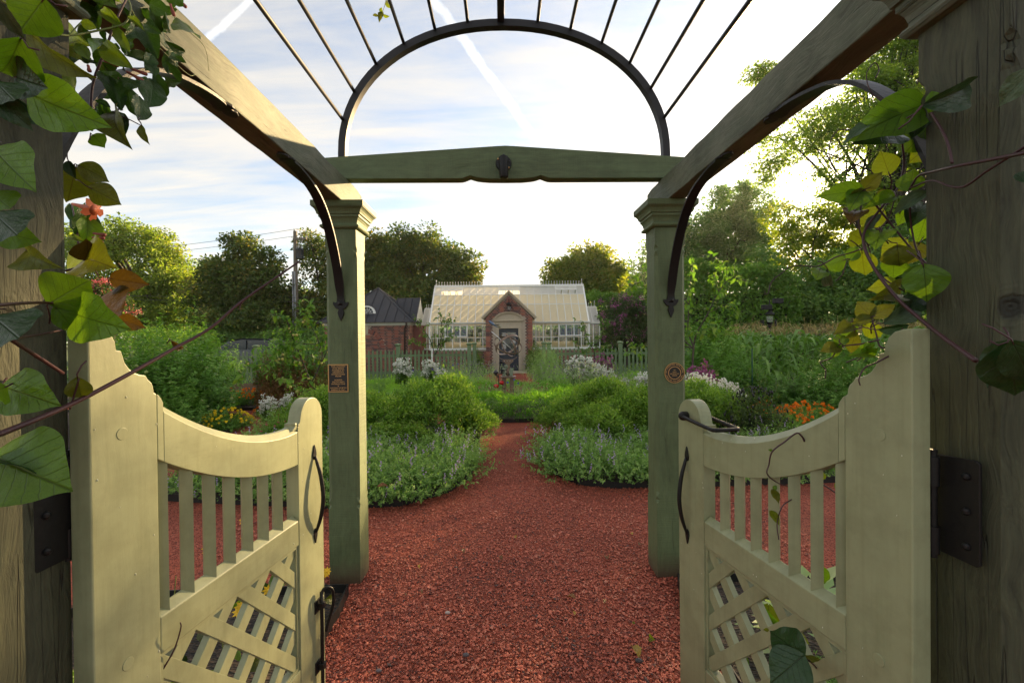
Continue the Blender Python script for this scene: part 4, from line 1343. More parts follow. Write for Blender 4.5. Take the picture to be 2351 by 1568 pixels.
M['f_myrtle'] = leafmat('crape myrtle leaves', [(0.039, 0.081, 0.028), (0.063, 0.108, 0.036), (0.108, 0.126, 0.036)], .35, 1.4)
M['bark'] = wood('grey brown bark', (.095, .075, .055), (.04, .03, .022), 2, 14, .18, 1.0, .03, .9)
M['bark_dark'] = wood('dark bark', (.05, .04, .03), (.02, .016, .012), 2, 14, .18, 1.0, .03, .9)


def unit(v): return v / np.maximum(np.linalg.norm(v, axis=-1, keepdims=True), 1e-9)


def leaf_mesh(name, P, A, N, L, Wd, mat, rnd=None, fold=.22, droop=.12):
    """one folded four-cornered leaf per point: P base, A axis, N face normal"""
    n = len(P)
    A = unit(A); S = unit(np.cross(A, N)); N = np.cross(S, A)
    L = np.asarray(L)[:, None] * np.ones((n, 1)); Wd = np.asarray(Wd)[:, None] * np.ones((n, 1))
    V = np.empty((n, 4, 3))
    V[:, 0] = P
    V[:, 1] = P + A * L * .45 - S * Wd * .5 + N * Wd * fold
    V[:, 2] = P + A * L - N * L * droop
    V[:, 3] = P + A * L * .45 + S * Wd * .5 + N * Wd * fold
    k = 4 * np.arange(n)[:, None]
    F = np.concatenate([k + np.array([[0, 3, 2]]), k + np.array([[0, 2, 1]])], 1).reshape(-1, 3)
    r = rng.random(n) if rnd is None else rnd
    return quads(name, V.reshape(-1, 3), F, mat, np.repeat(r, 2))


def in_sun_lane(C, r, wide=.3):
    """points lying within r metres of the lane of light that reaches the arbor between the trees"""
    o = np.array([-.95, 2.9, 1.1]); d = np.array(SUN_DIR)
    q = C - o; t = q @ d
    w = q - t[:, None] * d
    u = unit(np.array([0, 0, 1]) - d * d[2])
    h = w @ u
    e = np.cross(d, u)
    k = w @ e                      # sideways, + towards the right gate
    if e[0] < 0: k = -k; e = -e
    near = np.clip(h, .15, 1.3)[:, None] * u + np.clip(k, -.3, wide)[:, None] * e
    return (np.linalg.norm(w - near, axis=1) < r) & (t > 0)


def tree(name, label, base, lobes, mat, leaf, nclump, nleaf, crad, trunk_r, trunk_h, bark='bark', lane=0, group=None, flat=.75, shell=.5, limbs=14, extra=None, cat='tree', up=.5):
    """lobes (x, y, Y, rx, ry) are pixel places and sizes of the crown's masses at distance Y"""
    t = thing(name, label, cat, (base[0], base[1], 0), group=group)
    O = np.array([base[0], base[1], 0])
    cs = []; area = np.array([l[3] * l[4] * (l[2] / 30) ** 0 for l in lobes], float); area /= area.sum()
    centers = []
    for l, w in zip(lobes, area):
        c = np.array(at(l[0], l[1], l[2])); k = l[2] / FPX
        r3 = np.array([l[3] * k, max(l[3], l[4]) * k * .8, l[4] * k])
        m = max(3, int(nclump * w))
        d = unit(rng.normal(size=(m, 3)))
        d[:, 1] -= .25; d = unit(d)
        rad = rng.uniform(shell, 1.0, m) ** .7 * (1 + .14 * rng.normal(size=m))
        cs.append(c + d * rad[:, None] * r3); centers.append((c, r3))
    C = np.concatenate(cs)
    C = C[C[:, 2] > .4]
    if lane: C = C[~(in_sun_lane(C, lane) & (rng.random(len(C)) < .8)) & ~(in_sun_lane(C, lane, 2.9) & (rng.random(len(C)) < .22)) & ~(in_sun_lane(C, 4.2) & (rng.random(len(C)) < .34))]
    m = len(C)
    cr = crad * rng.choice([.5, .75, 1.0, 1.35, 1.7], m, p=[.25, .25, .25, .17, .08]) * rng.uniform(.85, 1.15, m)
    cnt = np.maximum(8, (nleaf * (cr / crad) ** 2 * rng.uniform(.6, 1.3, m)).astype(int))
    idx = np.repeat(np.arange(m), cnt); n = len(idx)
    d = unit(rng.normal(size=(n, 3))) * (rng.random(n) ** .45)[:, None] * cr[idx][:, None]
    d[:, 2] *= flat
    P = C[idx] + d
    A = unit(d + rng.normal(0, .5, (n, 3)) * crad + np.array([0, 0, -.25 * crad]))
    N = unit(unit(d) * .8 + rng.normal(0, .5, (n, 3)) + np.array([0, -.1, up]))
    tone = np.clip(rng.normal(.45, .17, m)[idx] + rng.normal(0, .2, n), 0, 1)
    L = leaf * rng.uniform(.65, 1.35, n)
    if lane:
        ok = ~(in_sun_lane(P, lane * .85) & (rng.random(n) < .85)) & ~(in_sun_lane(P, lane * .85, 2.9) & (rng.random(n) < .25)) & ~(in_sun_lane(P, 4.2) & (rng.random(n) < .42))
        P, A, N, L, tone = P[ok], A[ok], N[ok], L[ok], tone[ok]
    put('crown', leaf_mesh('crown', P - O, A, N, L, L * .62, mat, tone), t)
    # trunk and limbs reaching into the clumps
    g = G()
    top = np.array(at(lobes[0][0], lobes[0][1], lobes[0][2]))
    hgt = trunk_h
    fork = Vector((base[0] + (top[0] - base[0]) * .35, base[1], hgt))
    b0 = Vector((base[0], base[1], -.1))
    mid = (b0 + fork) / 2 + Vector((random.uniform(-.1, .1), 0, 0)) * hgt * .2
    tp = spline([b0, mid, fork], 5)
    g.tube([p - Vector(O) for p in tp], [trunk_r * (1.25 - .55 * i / (len(tp) - 1)) for i in range(len(tp))], 9)
    pick = rng.permutation(m)[:limbs]
    for j in pick:
        e = Vector(C[j]); c1 = fork.lerp(e, .45) + Vector((random.uniform(-1, 1), random.uniform(-1, 1), random.uniform(.2, 1.2))) * (e - fork).length * .12
        lp = spline([fork - Vector((0, 0, hgt * random.uniform(0, .35))), c1, e], 6)
        r0 = trunk_r * random.uniform(.28, .5)
        g.tube([p - Vector(O) for p in lp], [r0 * (1 - .86 * i / (len(lp) - 1)) for i in range(len(lp))], 6)
        for q in range(2):   # side branches
            s0 = lp[random.randint(4, len(lp) - 3)]
            jj = min(range(m), key=lambda z: (Vector(C[z]) - s0).length + random.random() * 2.5 * crad) if m < 500 else int(rng.integers(m))
            e2 = Vector(C[jj]); c2 = s0.lerp(e2, .5) + Vector((random.uniform(-1, 1), random.uniform(-1, 1), random.uniform(0, 1))) * crad * .4
            bp = spline([s0, c2, e2], 4)
            g.tube([p - Vector(O) for p in bp], [r0 * .42 * (1 - .8 * i / (len(bp) - 1)) for i in range(len(bp))], 5)
    g.build('trunk', M[bark], t, smooth=True, fix=False)
    if extra:
        nm, emat, en, esz, lo = extra
        j = rng.integers(0, m, en)
        o_ = C.copy(); cen = C.mean(0)
        dirs = unit(C[j] - cen + rng.normal(0, .3, (en, 3)) + np.array([0, -.4, .2]))
        base_ = C[j] + dirs * cr[j][:, None] * rng.uniform(.7, 1.1, en)[:, None]
        q = 16
        PP = np.repeat(base_, q, 0) + rng.normal(0, esz * 1.0, (en * q, 3)) * np.array([.8, .8, 1.25])
        n2 = len(PP)
        tone2 = np.clip(np.repeat(rng.random(en), q) * .6 + rng.random(n2) * .4, 0, 1)
        put(nm, leaf_mesh(nm, PP - O, unit(rng.normal(size=(n2, 3))), unit(rng.normal(size=(n2, 3))), np.full(n2, esz * .9), np.full(n2, esz * .8), emat, tone2), t)
    return t


def gpos(x, Y): return ((x - 1175.5) / FPX * Y, Y)


tree('maple_tree', 'tall bright green maple standing left of the dark magnolias', gpos(330, 34),
     [(310, 610, 34, 105, 95), (395, 640, 34, 70, 75), (225, 640, 34, 85, 110), (330, 560, 34, 75, 50), (440, 690, 34, 45, 60), (300, 710, 33, 120, 55), (410, 720, 33, 70, 45), (220, 560, 35, 60, 45)],
     M['f_maple'], .21, 300, 150, .75, .38, 5, group='trees beyond the garden fence', up=.7)
tree('magnolia_tree', 'dark magnolia with bronze tips and a pointed crown left of the utility pole', gpos(560, 30),
     [(560, 660, 30, 75, 90), (615, 690, 30, 55, 75), (505, 690, 30, 60, 75), (548, 575, 30, 33, 45), (612, 610, 30, 28, 40), (500, 620, 30, 35, 40), (570, 735, 29, 100, 45)],
     M['f_magnolia'], .21, 260, 125, .6, .3, 3.5, 'bark_dark', group='trees beyond the garden fence')
tree('magnolia_tree', 'open-crowned dark magnolia half hidden behind the left arbor post', gpos(745, 32),
     [(745, 650, 32, 50, 85), (712, 700, 32, 45, 60), (722, 575, 32, 28, 38), (795, 600, 32, 38, 60), (780, 690, 32, 60, 70), (700, 745, 31, 70, 45)],
     M['f_magnolia'], .21, 190, 100, .55, .28, 4, 'bark_dark', group='trees beyond the garden fence')
tree('magnolia_tree', 'broad round dark magnolia rising behind the brick outbuilding', gpos(960, 33),
     [(965, 620, 33, 85, 72), (885, 620, 33, 55, 72), (1035, 635, 33, 50, 60), (950, 580, 33, 80, 38), (860, 580, 33, 25, 40), (1070, 615, 33, 22, 35), (940, 690, 32, 110, 50), (1030, 690, 32, 60, 40)],
     M['f_magnolia'], .22, 380, 145, .62, .4, 3.5, 'bark_dark', group='trees beyond the garden fence')
tree('sycamore_tree', 'golden green sycamore behind the right end of the greenhouse', gpos(1350, 40),
     [(1340, 620, 40, 75, 42), (1295, 632, 40, 42, 32), (1392, 630, 40, 42, 42), (1348, 582, 40, 38, 28), (1380, 655, 40, 60, 30), (1320, 655, 40, 60, 30), (1275, 655, 40, 25, 20)],
     M['f_sycamore'], .27, 260, 90, .65, .4, 4, limbs=20, group='trees beyond the garden fence')
tree('distant_tree', 'pale hazy tree far off beside the right arbor post', gpos(1465, 80),
     [(1460, 640, 80, 35, 38), (1432, 655, 80, 30, 28), (1492, 600, 80, 22, 55), (1510, 630, 80, 40, 50), (1450, 690, 80, 60, 40)], M['f_hazy'], .5, 150, 50, 1.5, .4, 6, limbs=5, group='trees beyond the garden fence')
tree('locust_tree', 'tall airy tree with dark spreading limbs, the low sun shining through it', (22.5, 26.5),
     [(1960, 330, 26, 105, 75), (1830, 360, 26, 90, 45), (1985, 225, 26, 100, 70), (2060, 150, 26, 90, 70), (1880, 430, 26, 100, 35), (2070, 330, 26, 90, 90), (1790, 400, 26, 60, 50), (1745, 180, 26, 30, 20), (2110, 80, 26, 70, 50), (1765, 310, 26, 45, 35), (1960, 470, 26, 90, 40), (1940, 400, 26, 70, 40), (2010, 420, 26, 60, 40), (1850, 300, 26, 60, 40), (2190, 260, 26, 110, 140), (1900, 280, 26, 70, 45), (2230, 90, 26, 120, 100)],
     M['f_locust'], .17, 900, 125, .58, .42, 6, 'bark_dark', lane=.7, limbs=40, flat=.5, shell=.25, group='trees behind the vegetable plots', up=.7)
tree('hazy_tree', 'tall hazy green trees lit from behind, left of the airy tree', gpos(1640, 40),
     [(1660, 545, 40, 75, 65), (1600, 575, 40, 55, 60), (1550, 620, 40, 50, 45), (1705, 495, 40, 50, 42), (1640, 640, 40, 90, 50), (1720, 570, 40, 60, 70), (1750, 480, 40, 55, 50), (1560, 560, 40, 45, 40), (1525, 600, 40, 35, 40), (1690, 450, 41, 45, 30)],
     M['f_hazy'], .24, 430, 130, .75, .35, 6, limbs=14, lane=.6, group='trees behind the vegetable plots')
tree('golden_tree', 'golden backlit tree just below the sun', gpos(1890, 31),
     [(1880, 520, 31, 70, 55), (1935, 545, 31, 55, 55), (1835, 570, 31, 55, 50), (1800, 500, 31, 45, 40), (1900, 600, 31, 90, 50), (1985, 500, 31, 65, 50), (1945, 490, 31.5, 55, 35), (2040, 520, 31, 60, 60)],  # last three lobes added to block low sun from the path
     M['f_gold'], .19, 400, 115, .55, .3, 4, lane=.6, group='trees behind the vegetable plots')
tree('oak_tree', 'dense dark green tree behind the corn patch', gpos(1860, 24),
     [(1850, 655, 24, 100, 65), (1785, 690, 24, 70, 60), (1950, 650, 24, 80, 80), (1720, 670, 24, 55, 60), (1880, 720, 23, 120, 45), (1760, 610, 24, 55, 45)],
     M['f_dark'], .17, 330, 120, .5, .3, 2.5, 'bark_dark', lane=.6, group='trees behind the vegetable plots')
tree('oak_tree', 'dark tree beside the near right arbor post, behind the climbing bean leaves', gpos(2060, 22),
     [(2060, 620, 22, 90, 100), (2000, 710, 22, 80, 60), (2120, 720, 22, 90, 70), (2190, 600, 22, 90, 120)],
     M['f_dark'], .17, 240, 120, .55, .3, 3, 'bark_dark', lane=.6, group='trees behind the vegetable plots')
M['fl_myrtle'] = leafmat('purple pink blossom', [(.26, .06, .17), (.38, .11, .26), (.50, .19, .38)], .3, 1.2, warm=(1, 1, 1))
M['fl_pink'] = leafmat('rose pink blossom', [(.38, .06, .07), (.50, .12, .13), (.55, .22, .2)], .3, 1.2, warm=(1, 1, 1))
tree('crape_myrtle', 'crape myrtle covered in purple pink blossom right of the greenhouse', gpos(1440, 22.5),
     [(1440, 730, 22.5, 52, 42), (1405, 745, 22.5, 35, 35), (1480, 740, 22.5, 40, 45), (1450, 770, 22.2, 60, 25), (1430, 700, 22.5, 35, 18)],
     M['f_myrtle'], .10, 200, 75, .26, .08, .8, limbs=10, extra=('blossom', M['fl_myrtle'], 170, .07, 0), cat='flowering tree')
tree('crape_myrtle', 'rose pink crape myrtle peeping out behind the big bean leaves', gpos(255, 13.5),
     [(250, 690, 13.5, 42, 38), (285, 720, 13.5, 25, 25), (220, 700, 13.5, 40, 45)],
     M['f_myrtle'], .07, 110, 60, .18, .06, .8, limbs=8, extra=('blossom', M['fl_pink'], 150, .045, 0), cat='flowering tree')
tree('dense_tree', 'dense mid green tree filling the gap between the maple and the pointed magnolia', gpos(465, 41),
     [(460, 690, 41, 60, 60), (520, 720, 41, 70, 50), (420, 735, 41, 60, 45)], M['f_dark'], .24, 170, 110, .7, .3, 3, limbs=8, group='trees beyond the garden fence')
tree('dense_tree', 'dense green tree low behind the utility pole and dark magnolias', gpos(665, 42),
     [(660, 715, 42, 65, 55), (720, 735, 42, 60, 45), (600, 735, 42, 50, 40)], M['f_dark'], .24, 170, 110, .7, .3, 3, limbs=8, group='trees beyond the garden fence')
# hedges and low woods
def hedge(name, label, x0, x1, y0, y1, z0, z1, mat, n, leaf, cat='hedge', wob=.25):
    o = thing(name, label, cat, ((x0 + x1) / 2, (y0 + y1) / 2, 0))
    c = np.array([(x0 + x1) / 2, (y0 + y1) / 2, 0])
    X = rng.uniform(x0, x1, n); Yf = rng.random(n)
    onfront = rng.random(n) < .62
    top = z1 + wob * (np.sin(X * 1.7) * .5 + np.sin(X * .63 + 2) * .6)
    Yv = np.where(onfront, y0 + rng.normal(0, .14, n) + .12 * np.sin(X * 2.3), y0 + (y1 - y0) * Yf)
    Zv = np.where(onfront, z0 + (top - z0) * rng.random(n), top + rng.normal(0, .12, n))
    P = np.stack([X, Yv, Zv], 1) - c
    N = unit(np.where(onfront[:, None], np.array([0, -1, .45]), np.array([0, -.2, 1])) + rng.normal(0, .5, (n, 3)))
    A = unit(rng.normal(0, 1, (n, 3)) + np.array([0, -.2, -.4]))
    tone = np.clip(.45 + .2 * np.sin(X * 3.1) * np.sin(Zv * 4.0 + X) + rng.normal(0, .2, n), 0, 1)
    L = leaf * rng.uniform(.6, 1.3, n)
    put('foliage', leaf_mesh('foliage', P, A, N, L, L * .75, mat, tone), o)
    G().box(x0 - c[0] + .2, x1 - c[0] - .2, y0 - c[1] + .25, y1 - c[1] - .1, 0, z1 - 1.0).build('stems', M['bark_dark'], o)
    return o


hedge('ivy_hedge', 'bright creeper-clad hedge between the greenhouse and the lilac flowered bush', 4.6, 9.8, 27, 28.5, 0, 4.05, M['f_ivy'], 12000, .14)
hedge('ivy_hedge', 'creeper-clad bank sloping above the little orchard tree on the right', 8.0, 13.2, 21, 23, 0, 4.4, M['f_ivy'], 17000, .14, wob=.5)
hedge('green_hedge', 'dark green hedge seen through the greenhouse glass', -5.2, 5.0, 27.2, 28.2, 0, 3.0, M['f_dark'], 9000, .14)
hedge('green_hedge', 'dark hedge closing the garden behind the parked car', -20, -8.6, 27, 28.4, 0, 2.0, M['f_dark'], 11000, .15)
hedge('yellow_shrub', 'yellow green shrubs beyond the tall tomato plants', -13.6, -11.4, 16, 17.2, 0, 1.75, M['f_ivy'], 3200, .07, cat='shrub', wob=.45)
hedge('green_hedge', 'dark undergrowth behind the corn patch', 10.5, 19, 19.5, 20.6, 0, 1.5, M['f_dark'], 6000, .12)
# far woods on the horizon
n = 26000
X = rng.uniform(-160, 190, n); Yv = rng.uniform(95, 135, n)
hz = 7 + 2.2 * np.sin(X * .11) + 1.4 * np.sin(X * .31 + 1)
Zv = hz * rng.random(n) ** .6
P = np.stack([X, Yv, Zv], 1)
tag(put('far_woods', leaf_mesh('far_woods', P, unit(rng.normal(size=(n, 3))), unit(rng.normal(0, .6, (n, 3)) + np.array([0, -.5, .6])), rng.uniform(.9, 2.0, n), rng.uniform(.7, 1.3, n), M['f_hazy'])), kind='stuff')

# ------------------------------------------------------------------ beds
M['edging'] = plain('black steel edging', (.012, .012, .012), .5, .2)
M['timber'] = wood('bed board', (.24, .16, .09), (.15, .10, .06), 0, 30, .06, .4, .003, .8)
ZM = .012


def arc_pts(cx, cy, r, a0, a1, n=14): return [(cx + r * cos(R_(a0 + (a1 - a0) * i / n)), cy + r * sin(R_(a0 + (a1 - a0) * i / n))) for i in range(n + 1)]


CX, CY, CRAD = .03, 9.55, 1.50
BED_L = [(-3.4, 4.30), (-1.6, 4.02), (-1.0, 4.08), (-.62, 4.45), (-.46, 4.95), (-.47, 6.2), (-.50, 7.32)] + arc_pts(CX, CY, 2.30, 256, 190, 10) + [(-3.3, 9.0), (-3.95, 7.6), (-3.9, 5.6)]
BED_R = [(3.4, 4.62), (3.9, 5.8), (3.95, 7.8), (3.2, 9.2)] + arc_pts(CX, CY, 2.30, -10, -75, 10) + [(.50, 6.5), (.36, 5.3), (.46, 4.95), (.66, 4.62), (1.0, 4.50), (2.0, 4.52)]
BED_C = arc_pts(CX, CY, CRAD, 0, 355, 40)
BED_BL = arc_pts(CX, CY, 2.35, 176, 102, 10) + [(-.62, 14.6), (-1.4, 15.1), (-6.3, 15.1), (-6.3, 11.6), (-4.4, 9.7)]
BED_BR = arc_pts(CX, CY, 2.35, 4, 76, 10)[::1] + [(.72, 14.6), (1.5, 15.1), (6.8, 15.1), (6.8, 11.6), (4.4, 9.9)]
SIDE_L = [(-2.4, .3), (-.962, .3), (-.955, 2.45), (-.98, 2.665), (-2.4, 2.60)]
SIDE_R = [(2.5, .3), (2.5, 2.72), (.99, 2.745), (.935, 2.52), (.945, .3)]
VEG_L = [(-12, 8.2), (-6.0, 6.2), (-4.75, 6.9), (-4.6, 7.4), (-5.3, 8.9), (-12, 10.2)]
VEG_L2 = [(-12, 10.9), (-5.6, 9.75), (-4.9, 10.0), (-4.5, 11.6), (-6.2, 13.8), (-12, 14.6)]
VEG_R = [(4.3, 6.2), (9.5, 5.6), (14, 8), (14, 15), (7.2, 15.0), (4.9, 10.0), (4.3, 8.2)]


def bed(name, pts, edge=True, label=None, skip=()):
    sheet('bark_mulch', pts, ZM, M['mulch'])
    if edge:
        o = thing('bed_edging', label, 'edging', (pts[0][0], pts[0][1], 0), group='black steel strips round the beds')
        g = G(); c = pts[0]; n = len(pts)
        for i in range(n):
            a, b_ = Vector((*pts[i], 0)), Vector((*pts[(i + 1) % n], 0))
            if (b_ - a).length < 1e-4: continue
            d = (b_ - a).normalized(); q = Vector((-d.y, d.x, 0)) * .0035
            base = [a + q, b_ + q, b_ - q, a - q]
            g.add([(p.x - c[0], p.y - c[1], -.006) for p in base] + [(p.x - c[0], p.y - c[1], .062) for p in base], [(3, 2, 1, 0), (4, 5, 6, 7), (0, 1, 5, 4), (1, 2, 6, 5), (2, 3, 7, 6), (3, 0, 4, 7)])
        g.build('strip', M['edging'], o, fix=False)


bed('a', BED_L, True, 'black steel edging round the bed of catmint left of the narrow path')
bed('b', BED_R, True, 'black steel edging round the bed of catmint right of the narrow path')
bed('c', BED_C, True, 'black steel edging ring round the armillary bed')
bed('d', BED_BL, True, 'black steel edging of the far left bed before the picket fence')
bed('e', BED_BR, True, 'black steel edging of the far right bed before the picket fence')
bed('f', SIDE_L, True, 'black steel edging with a corner at the foot of the left arbor post')
bed('g', SIDE_R, True, 'black steel edging with a corner at the foot of the right arbor post')
bed('h', VEG_L, True, 'black steel edging of the tomato plot beside the yellow marigolds')
bed('i', VEG_L2, True, 'black steel edging of the bean plot beside the orange marigolds')
bed('j', VEG_R, True, 'black steel edging of the corn and pepper plot')

# ------------------------------------------------------------------ plants
pm = lambda n, s, t=.38, w=(.9, 1.0, .42), **k: leafmat(n, s, t, 1.4, warm=w, **k)
M['p_catmint'] = pm('catmint leaves', [(0.119, 0.232, 0.056), (0.184, 0.335, 0.08), (0.259, 0.41, 0.108), (0.346, 0.475, 0.146)])
M['p_shrub'] = pm('yellow green shrub leaves', [(0.07, 0.148, 0.021), (0.135, 0.257, 0.033), (0.212, 0.353, 0.052), (0.334, 0.449, 0.077)], .45)
M['p_hedge'] = pm('low box hedge leaves', [(0.065, 0.176, 0.019), (0.111, 0.277, 0.022), (0.166, 0.37, 0.028), (0.277, 0.48, 0.037)])
M['p_tomato'] = pm('tomato leaves', [(0.069, 0.165, 0.027), (0.122, 0.26, 0.042), (0.174, 0.348, 0.059), (0.26, 0.4, 0.078)])
M['p_bean'] = pm('dry bean stems', [(0.13, 0.065, 0.025), (0.23, 0.12, 0.045), (0.32, 0.17, 0.065), (0.4, 0.24, 0.1)], .3)
M['p_corn'] = pm('corn leaves', [(0.105, 0.217, 0.044), (0.157, 0.296, 0.062), (0.226, 0.374, 0.096)])
M['p_tassel'] = pm('corn tassels', [(.24, .18, .07), (.34, .27, .11), (.42, .36, .17)], .3, (1, 1, .8))
M['p_fern'] = pm('feathery green leaves', [(0.203, 0.392, 0.046), (0.33, 0.595, 0.065), (0.456, 0.62, 0.091)], .4)
M['p_grey'] = pm('grey green stems', [(0.303, 0.456, 0.215), (0.43, 0.595, 0.279), (0.556, 0.62, 0.354)])
M['p_phlox'] = pm('phlox leaves', [(0.081, 0.161, 0.032), (0.129, 0.233, 0.048), (0.209, 0.29, 0.072)])
M['p_dark'] = pm('dark pepper leaves', [(0.018, 0.024, 0.021), (0.053, 0.09, 0.021), (0.098, 0.15, 0.03), (0.18, 0.225, 0.053)])
M['p_hosta'] = pm('pale grey hosta leaves', [(.20, .27, .19), (.28, .35, .25), (.40, .44, .34)])
M['p_orchard'] = pm('orchard leaves', [(0.07, 0.163, 0.018), (0.107, 0.226, 0.027), (0.156, 0.284, 0.038), (0.221, 0.304, 0.045)], .45)
fm = lambda n, s: leafmat(n, s, .42, 1.1, .6, .2, (1, 1, 1))
M['b_white'] = fm('white blossom', [(.74, .75, .68), (.84, .84, .78), (.90, .89, .85)])
M['b_orange'] = fm('orange blossom', [(0.72, 0.15, 0.008), (0.88, 0.25, 0.014), (0.92, 0.36, 0.03)])
M['b_yellow'] = fm('yellow blossom', [(0.8, 0.54, 0.012), (0.9, 0.7, 0.03), (0.92, 0.78, 0.06)])
M['b_purple'] = fm('purple blossom', [(.16, .065, .22), (.25, .12, .32), (.34, .19, .42)])
M['b_lilac'] = fm('lilac blossom', [(.40, .30, .56), (.54, .42, .66), (.68, .52, .70)])
M['b_red'] = fm('dusky red blossom', [(.22, .035, .06), (.34, .07, .10), (.42, .13, .15)])
M['b_blue'] = fm('blue blossom', [(.07, .07, .42), (.13, .13, .58)])


def stems_to(B, Tp, nl, t0, L, Wd, mat, name, ctrl_up=.75, perp=.9, tang=.5, tone=None, zbias=.35, outc=None, outw=.9):
    """leaves along curved stems from base points B to tips Tp"""
    n = len(B)
    t = np.concatenate([np.sort(rng.uniform(t0, 1, (n, nl - 2)), 1), np.ones((n, 2)) * rng.uniform(.97, 1.0, (n, 2))], 1)
    K = B + (Tp - B) * .45; K[:, 2] = B[:, 2] + (Tp[:, 2] - B[:, 2]) * ctrl_up
    T_ = t[..., None]
    P = (1 - T_) ** 2 * B[:, None] + 2 * T_ * (1 - T_) * K[:, None] + T_ ** 2 * Tp[:, None]
    D = unit(2 * (1 - T_) * (K - B)[:, None] + 2 * T_ * (Tp - K)[:, None])
    P = P.reshape(-1, 3); D = D.reshape(-1, 3); m = len(P)
    side = unit(np.cross(D, rng.normal(size=(m, 3))))
    A = unit(D * tang + side * perp + np.array([0, 0, zbias * .3]))
    N = unit(np.cross(np.cross(A, D), A) * .8 + np.array([0, 0, zbias]) + rng.normal(0, .35, (m, 3)))
    od = unit(P - np.array(outc)) if outc is not None else np.array([0, -.25, 1.0])
    N = unit(N * .7 + od * outw)
    tr = t.reshape(-1)
    st = np.repeat(rng.normal(0, .12, n), nl)
    to = np.clip(.18 + .42 * (tr - t0) / (1 - t0) + st + rng.normal(0, .15, m), 0, 1)  # leaf tone lightens towards the stem tip
    Ls = L * rng.uniform(.6, 1.3, m) * (1.15 - .45 * tr)
    return leaf_mesh(name, P, A, N, Ls, Ls * Wd, mat, to)


def dome(n, rx, ry, h, lo=.35, spread=.3, hz=.12):
    """bases near the middle, tips over a dome"""
    d = unit(rng.normal(size=(n, 3))); d[:, 2] = np.abs(d[:, 2]) * .95 + hz; d = unit(d)
    r = 1 + .13 * rng.normal(size=n); r = np.where(rng.random(n) < .22, r * rng.uniform(lo, .9, n), r)
    Tp = d * r[:, None] * np.array([rx, ry, h])
    B = np.stack([Tp[:, 0] * spread + rng.normal(0, .05 * rx, n), Tp[:, 1] * spread + rng.normal(0, .05 * ry, n), np.zeros(n)], 1)
    return B, Tp


def blossoms(C, r, k, sz, mat, name='blossom', up=.4):
    """a cluster of k little petals about every centre"""
    n = len(C)
    d = unit(rng.normal(size=(n * k, 3)) + np.array([0, -.2, up]))
    P = np.repeat(C, k, 0) + d * r * rng.uniform(.4, 1, (n * k, 1))
    A = unit(np.cross(d, rng.normal(size=(n * k, 3))))
    tone = np.clip(np.repeat(rng.random(n), k) * .5 + rng.random(n * k) * .5, 0, 1)
    S = sz * rng.uniform(.7, 1.25, n * k)
    return leaf_mesh(name, P - A * S[:, None] * .5, A, d, S, S * .85, mat, tone, fold=.08, droop=.05)


_pl = {}


def variants(key, k, fn):
    if key not in _pl: _pl[key] = [fn(i) for i in range(k)]
    return _pl[key]


def plant(name, label, cat, loc, parts, group=None, s=1, rz=None):
    o = thing(name, label, cat, loc, random.uniform(0, 6.28) if rz is None else rz, group)
    for nm, me in parts:
        c_ = put(nm, me, o)
        if nm in ('fruit', 'blossom'): tag(c_, kind='stuff')
    o.scale = (s, s, s) if not isinstance(s, tuple) else s
    return o


# catmint carpets (nobody could count the stems): two ground covers
def carpet(name, poly, n, nl, h, L, Wd, mat, fl=None, edge=.25, tipj=.14):
    xs = [p[0] for p in poly]; ys = [p[1] for p in poly]
    pts = []
    pa = np.array(poly)
    while len(pts) < n:
        x = rng.uniform(min(xs) , max(xs), n * 2); y = rng.uniform(min(ys), max(ys), n * 2)
        ins = np.zeros(len(x), bool); j = len(pa) - 1
        for i in range(len(pa)):
            c = ((pa[i, 1] > y) != (pa[j, 1] > y)) & (x < (pa[j, 0] - pa[i, 0]) * (y - pa[i, 1]) / (pa[j, 1] - pa[i, 1] + 1e-12) + pa[i, 0])
            ins ^= c; j = i
        pts += list(zip(x[ins], y[ins]))
    q = np.array(pts[:n])
    dist = np.full(n, 9.)
    for i in range(len(pa)):
        a, b_ = pa[i], pa[(i + 1) % len(pa)]; ab = b_ - a
        t = np.clip(((q - a) @ ab) / (ab @ ab + 1e-12), 0, 1); dist = np.minimum(dist, np.linalg.norm(q - a - t[:, None] * ab, axis=1))
    e = np.clip(dist / edge, 0, 1)
    hh = h * (.35 + .65 * np.sqrt(e)) * (.85 + .18 * np.sin(q[:, 0] * 5.1 + q[:, 1] * 2) + .12 * np.sin(q[:, 1] * 7.3)) * rng.uniform(.75, 1.18, n)
    B = np.stack([q[:, 0], q[:, 1], np.zeros(n)], 1)
    Tp = B + np.stack([rng.normal(0, tipj, n), rng.normal(0, tipj, n) - .03, hh], 1)
    o = put(name, stems_to(B, Tp, nl, .25, L, Wd, mat, name), None)
    tag(o, kind='stuff')
    if fl:
        fn_, fmat, k, sz, hgt = fl
        j = rng.permutation(n)[:fn_]
        st = np.repeat(Tp[j], 5, 0) + np.stack([rng.normal(0, .008, fn_ * 5), rng.normal(0, .008, fn_ * 5), np.tile(np.linspace(-.01, hgt, 5), fn_)], 1)
        f = put(name + '_flowers', blossoms(st, .008, k, sz, fmat, 'flowers'), None)
        tag(f, kind='stuff')
    return o


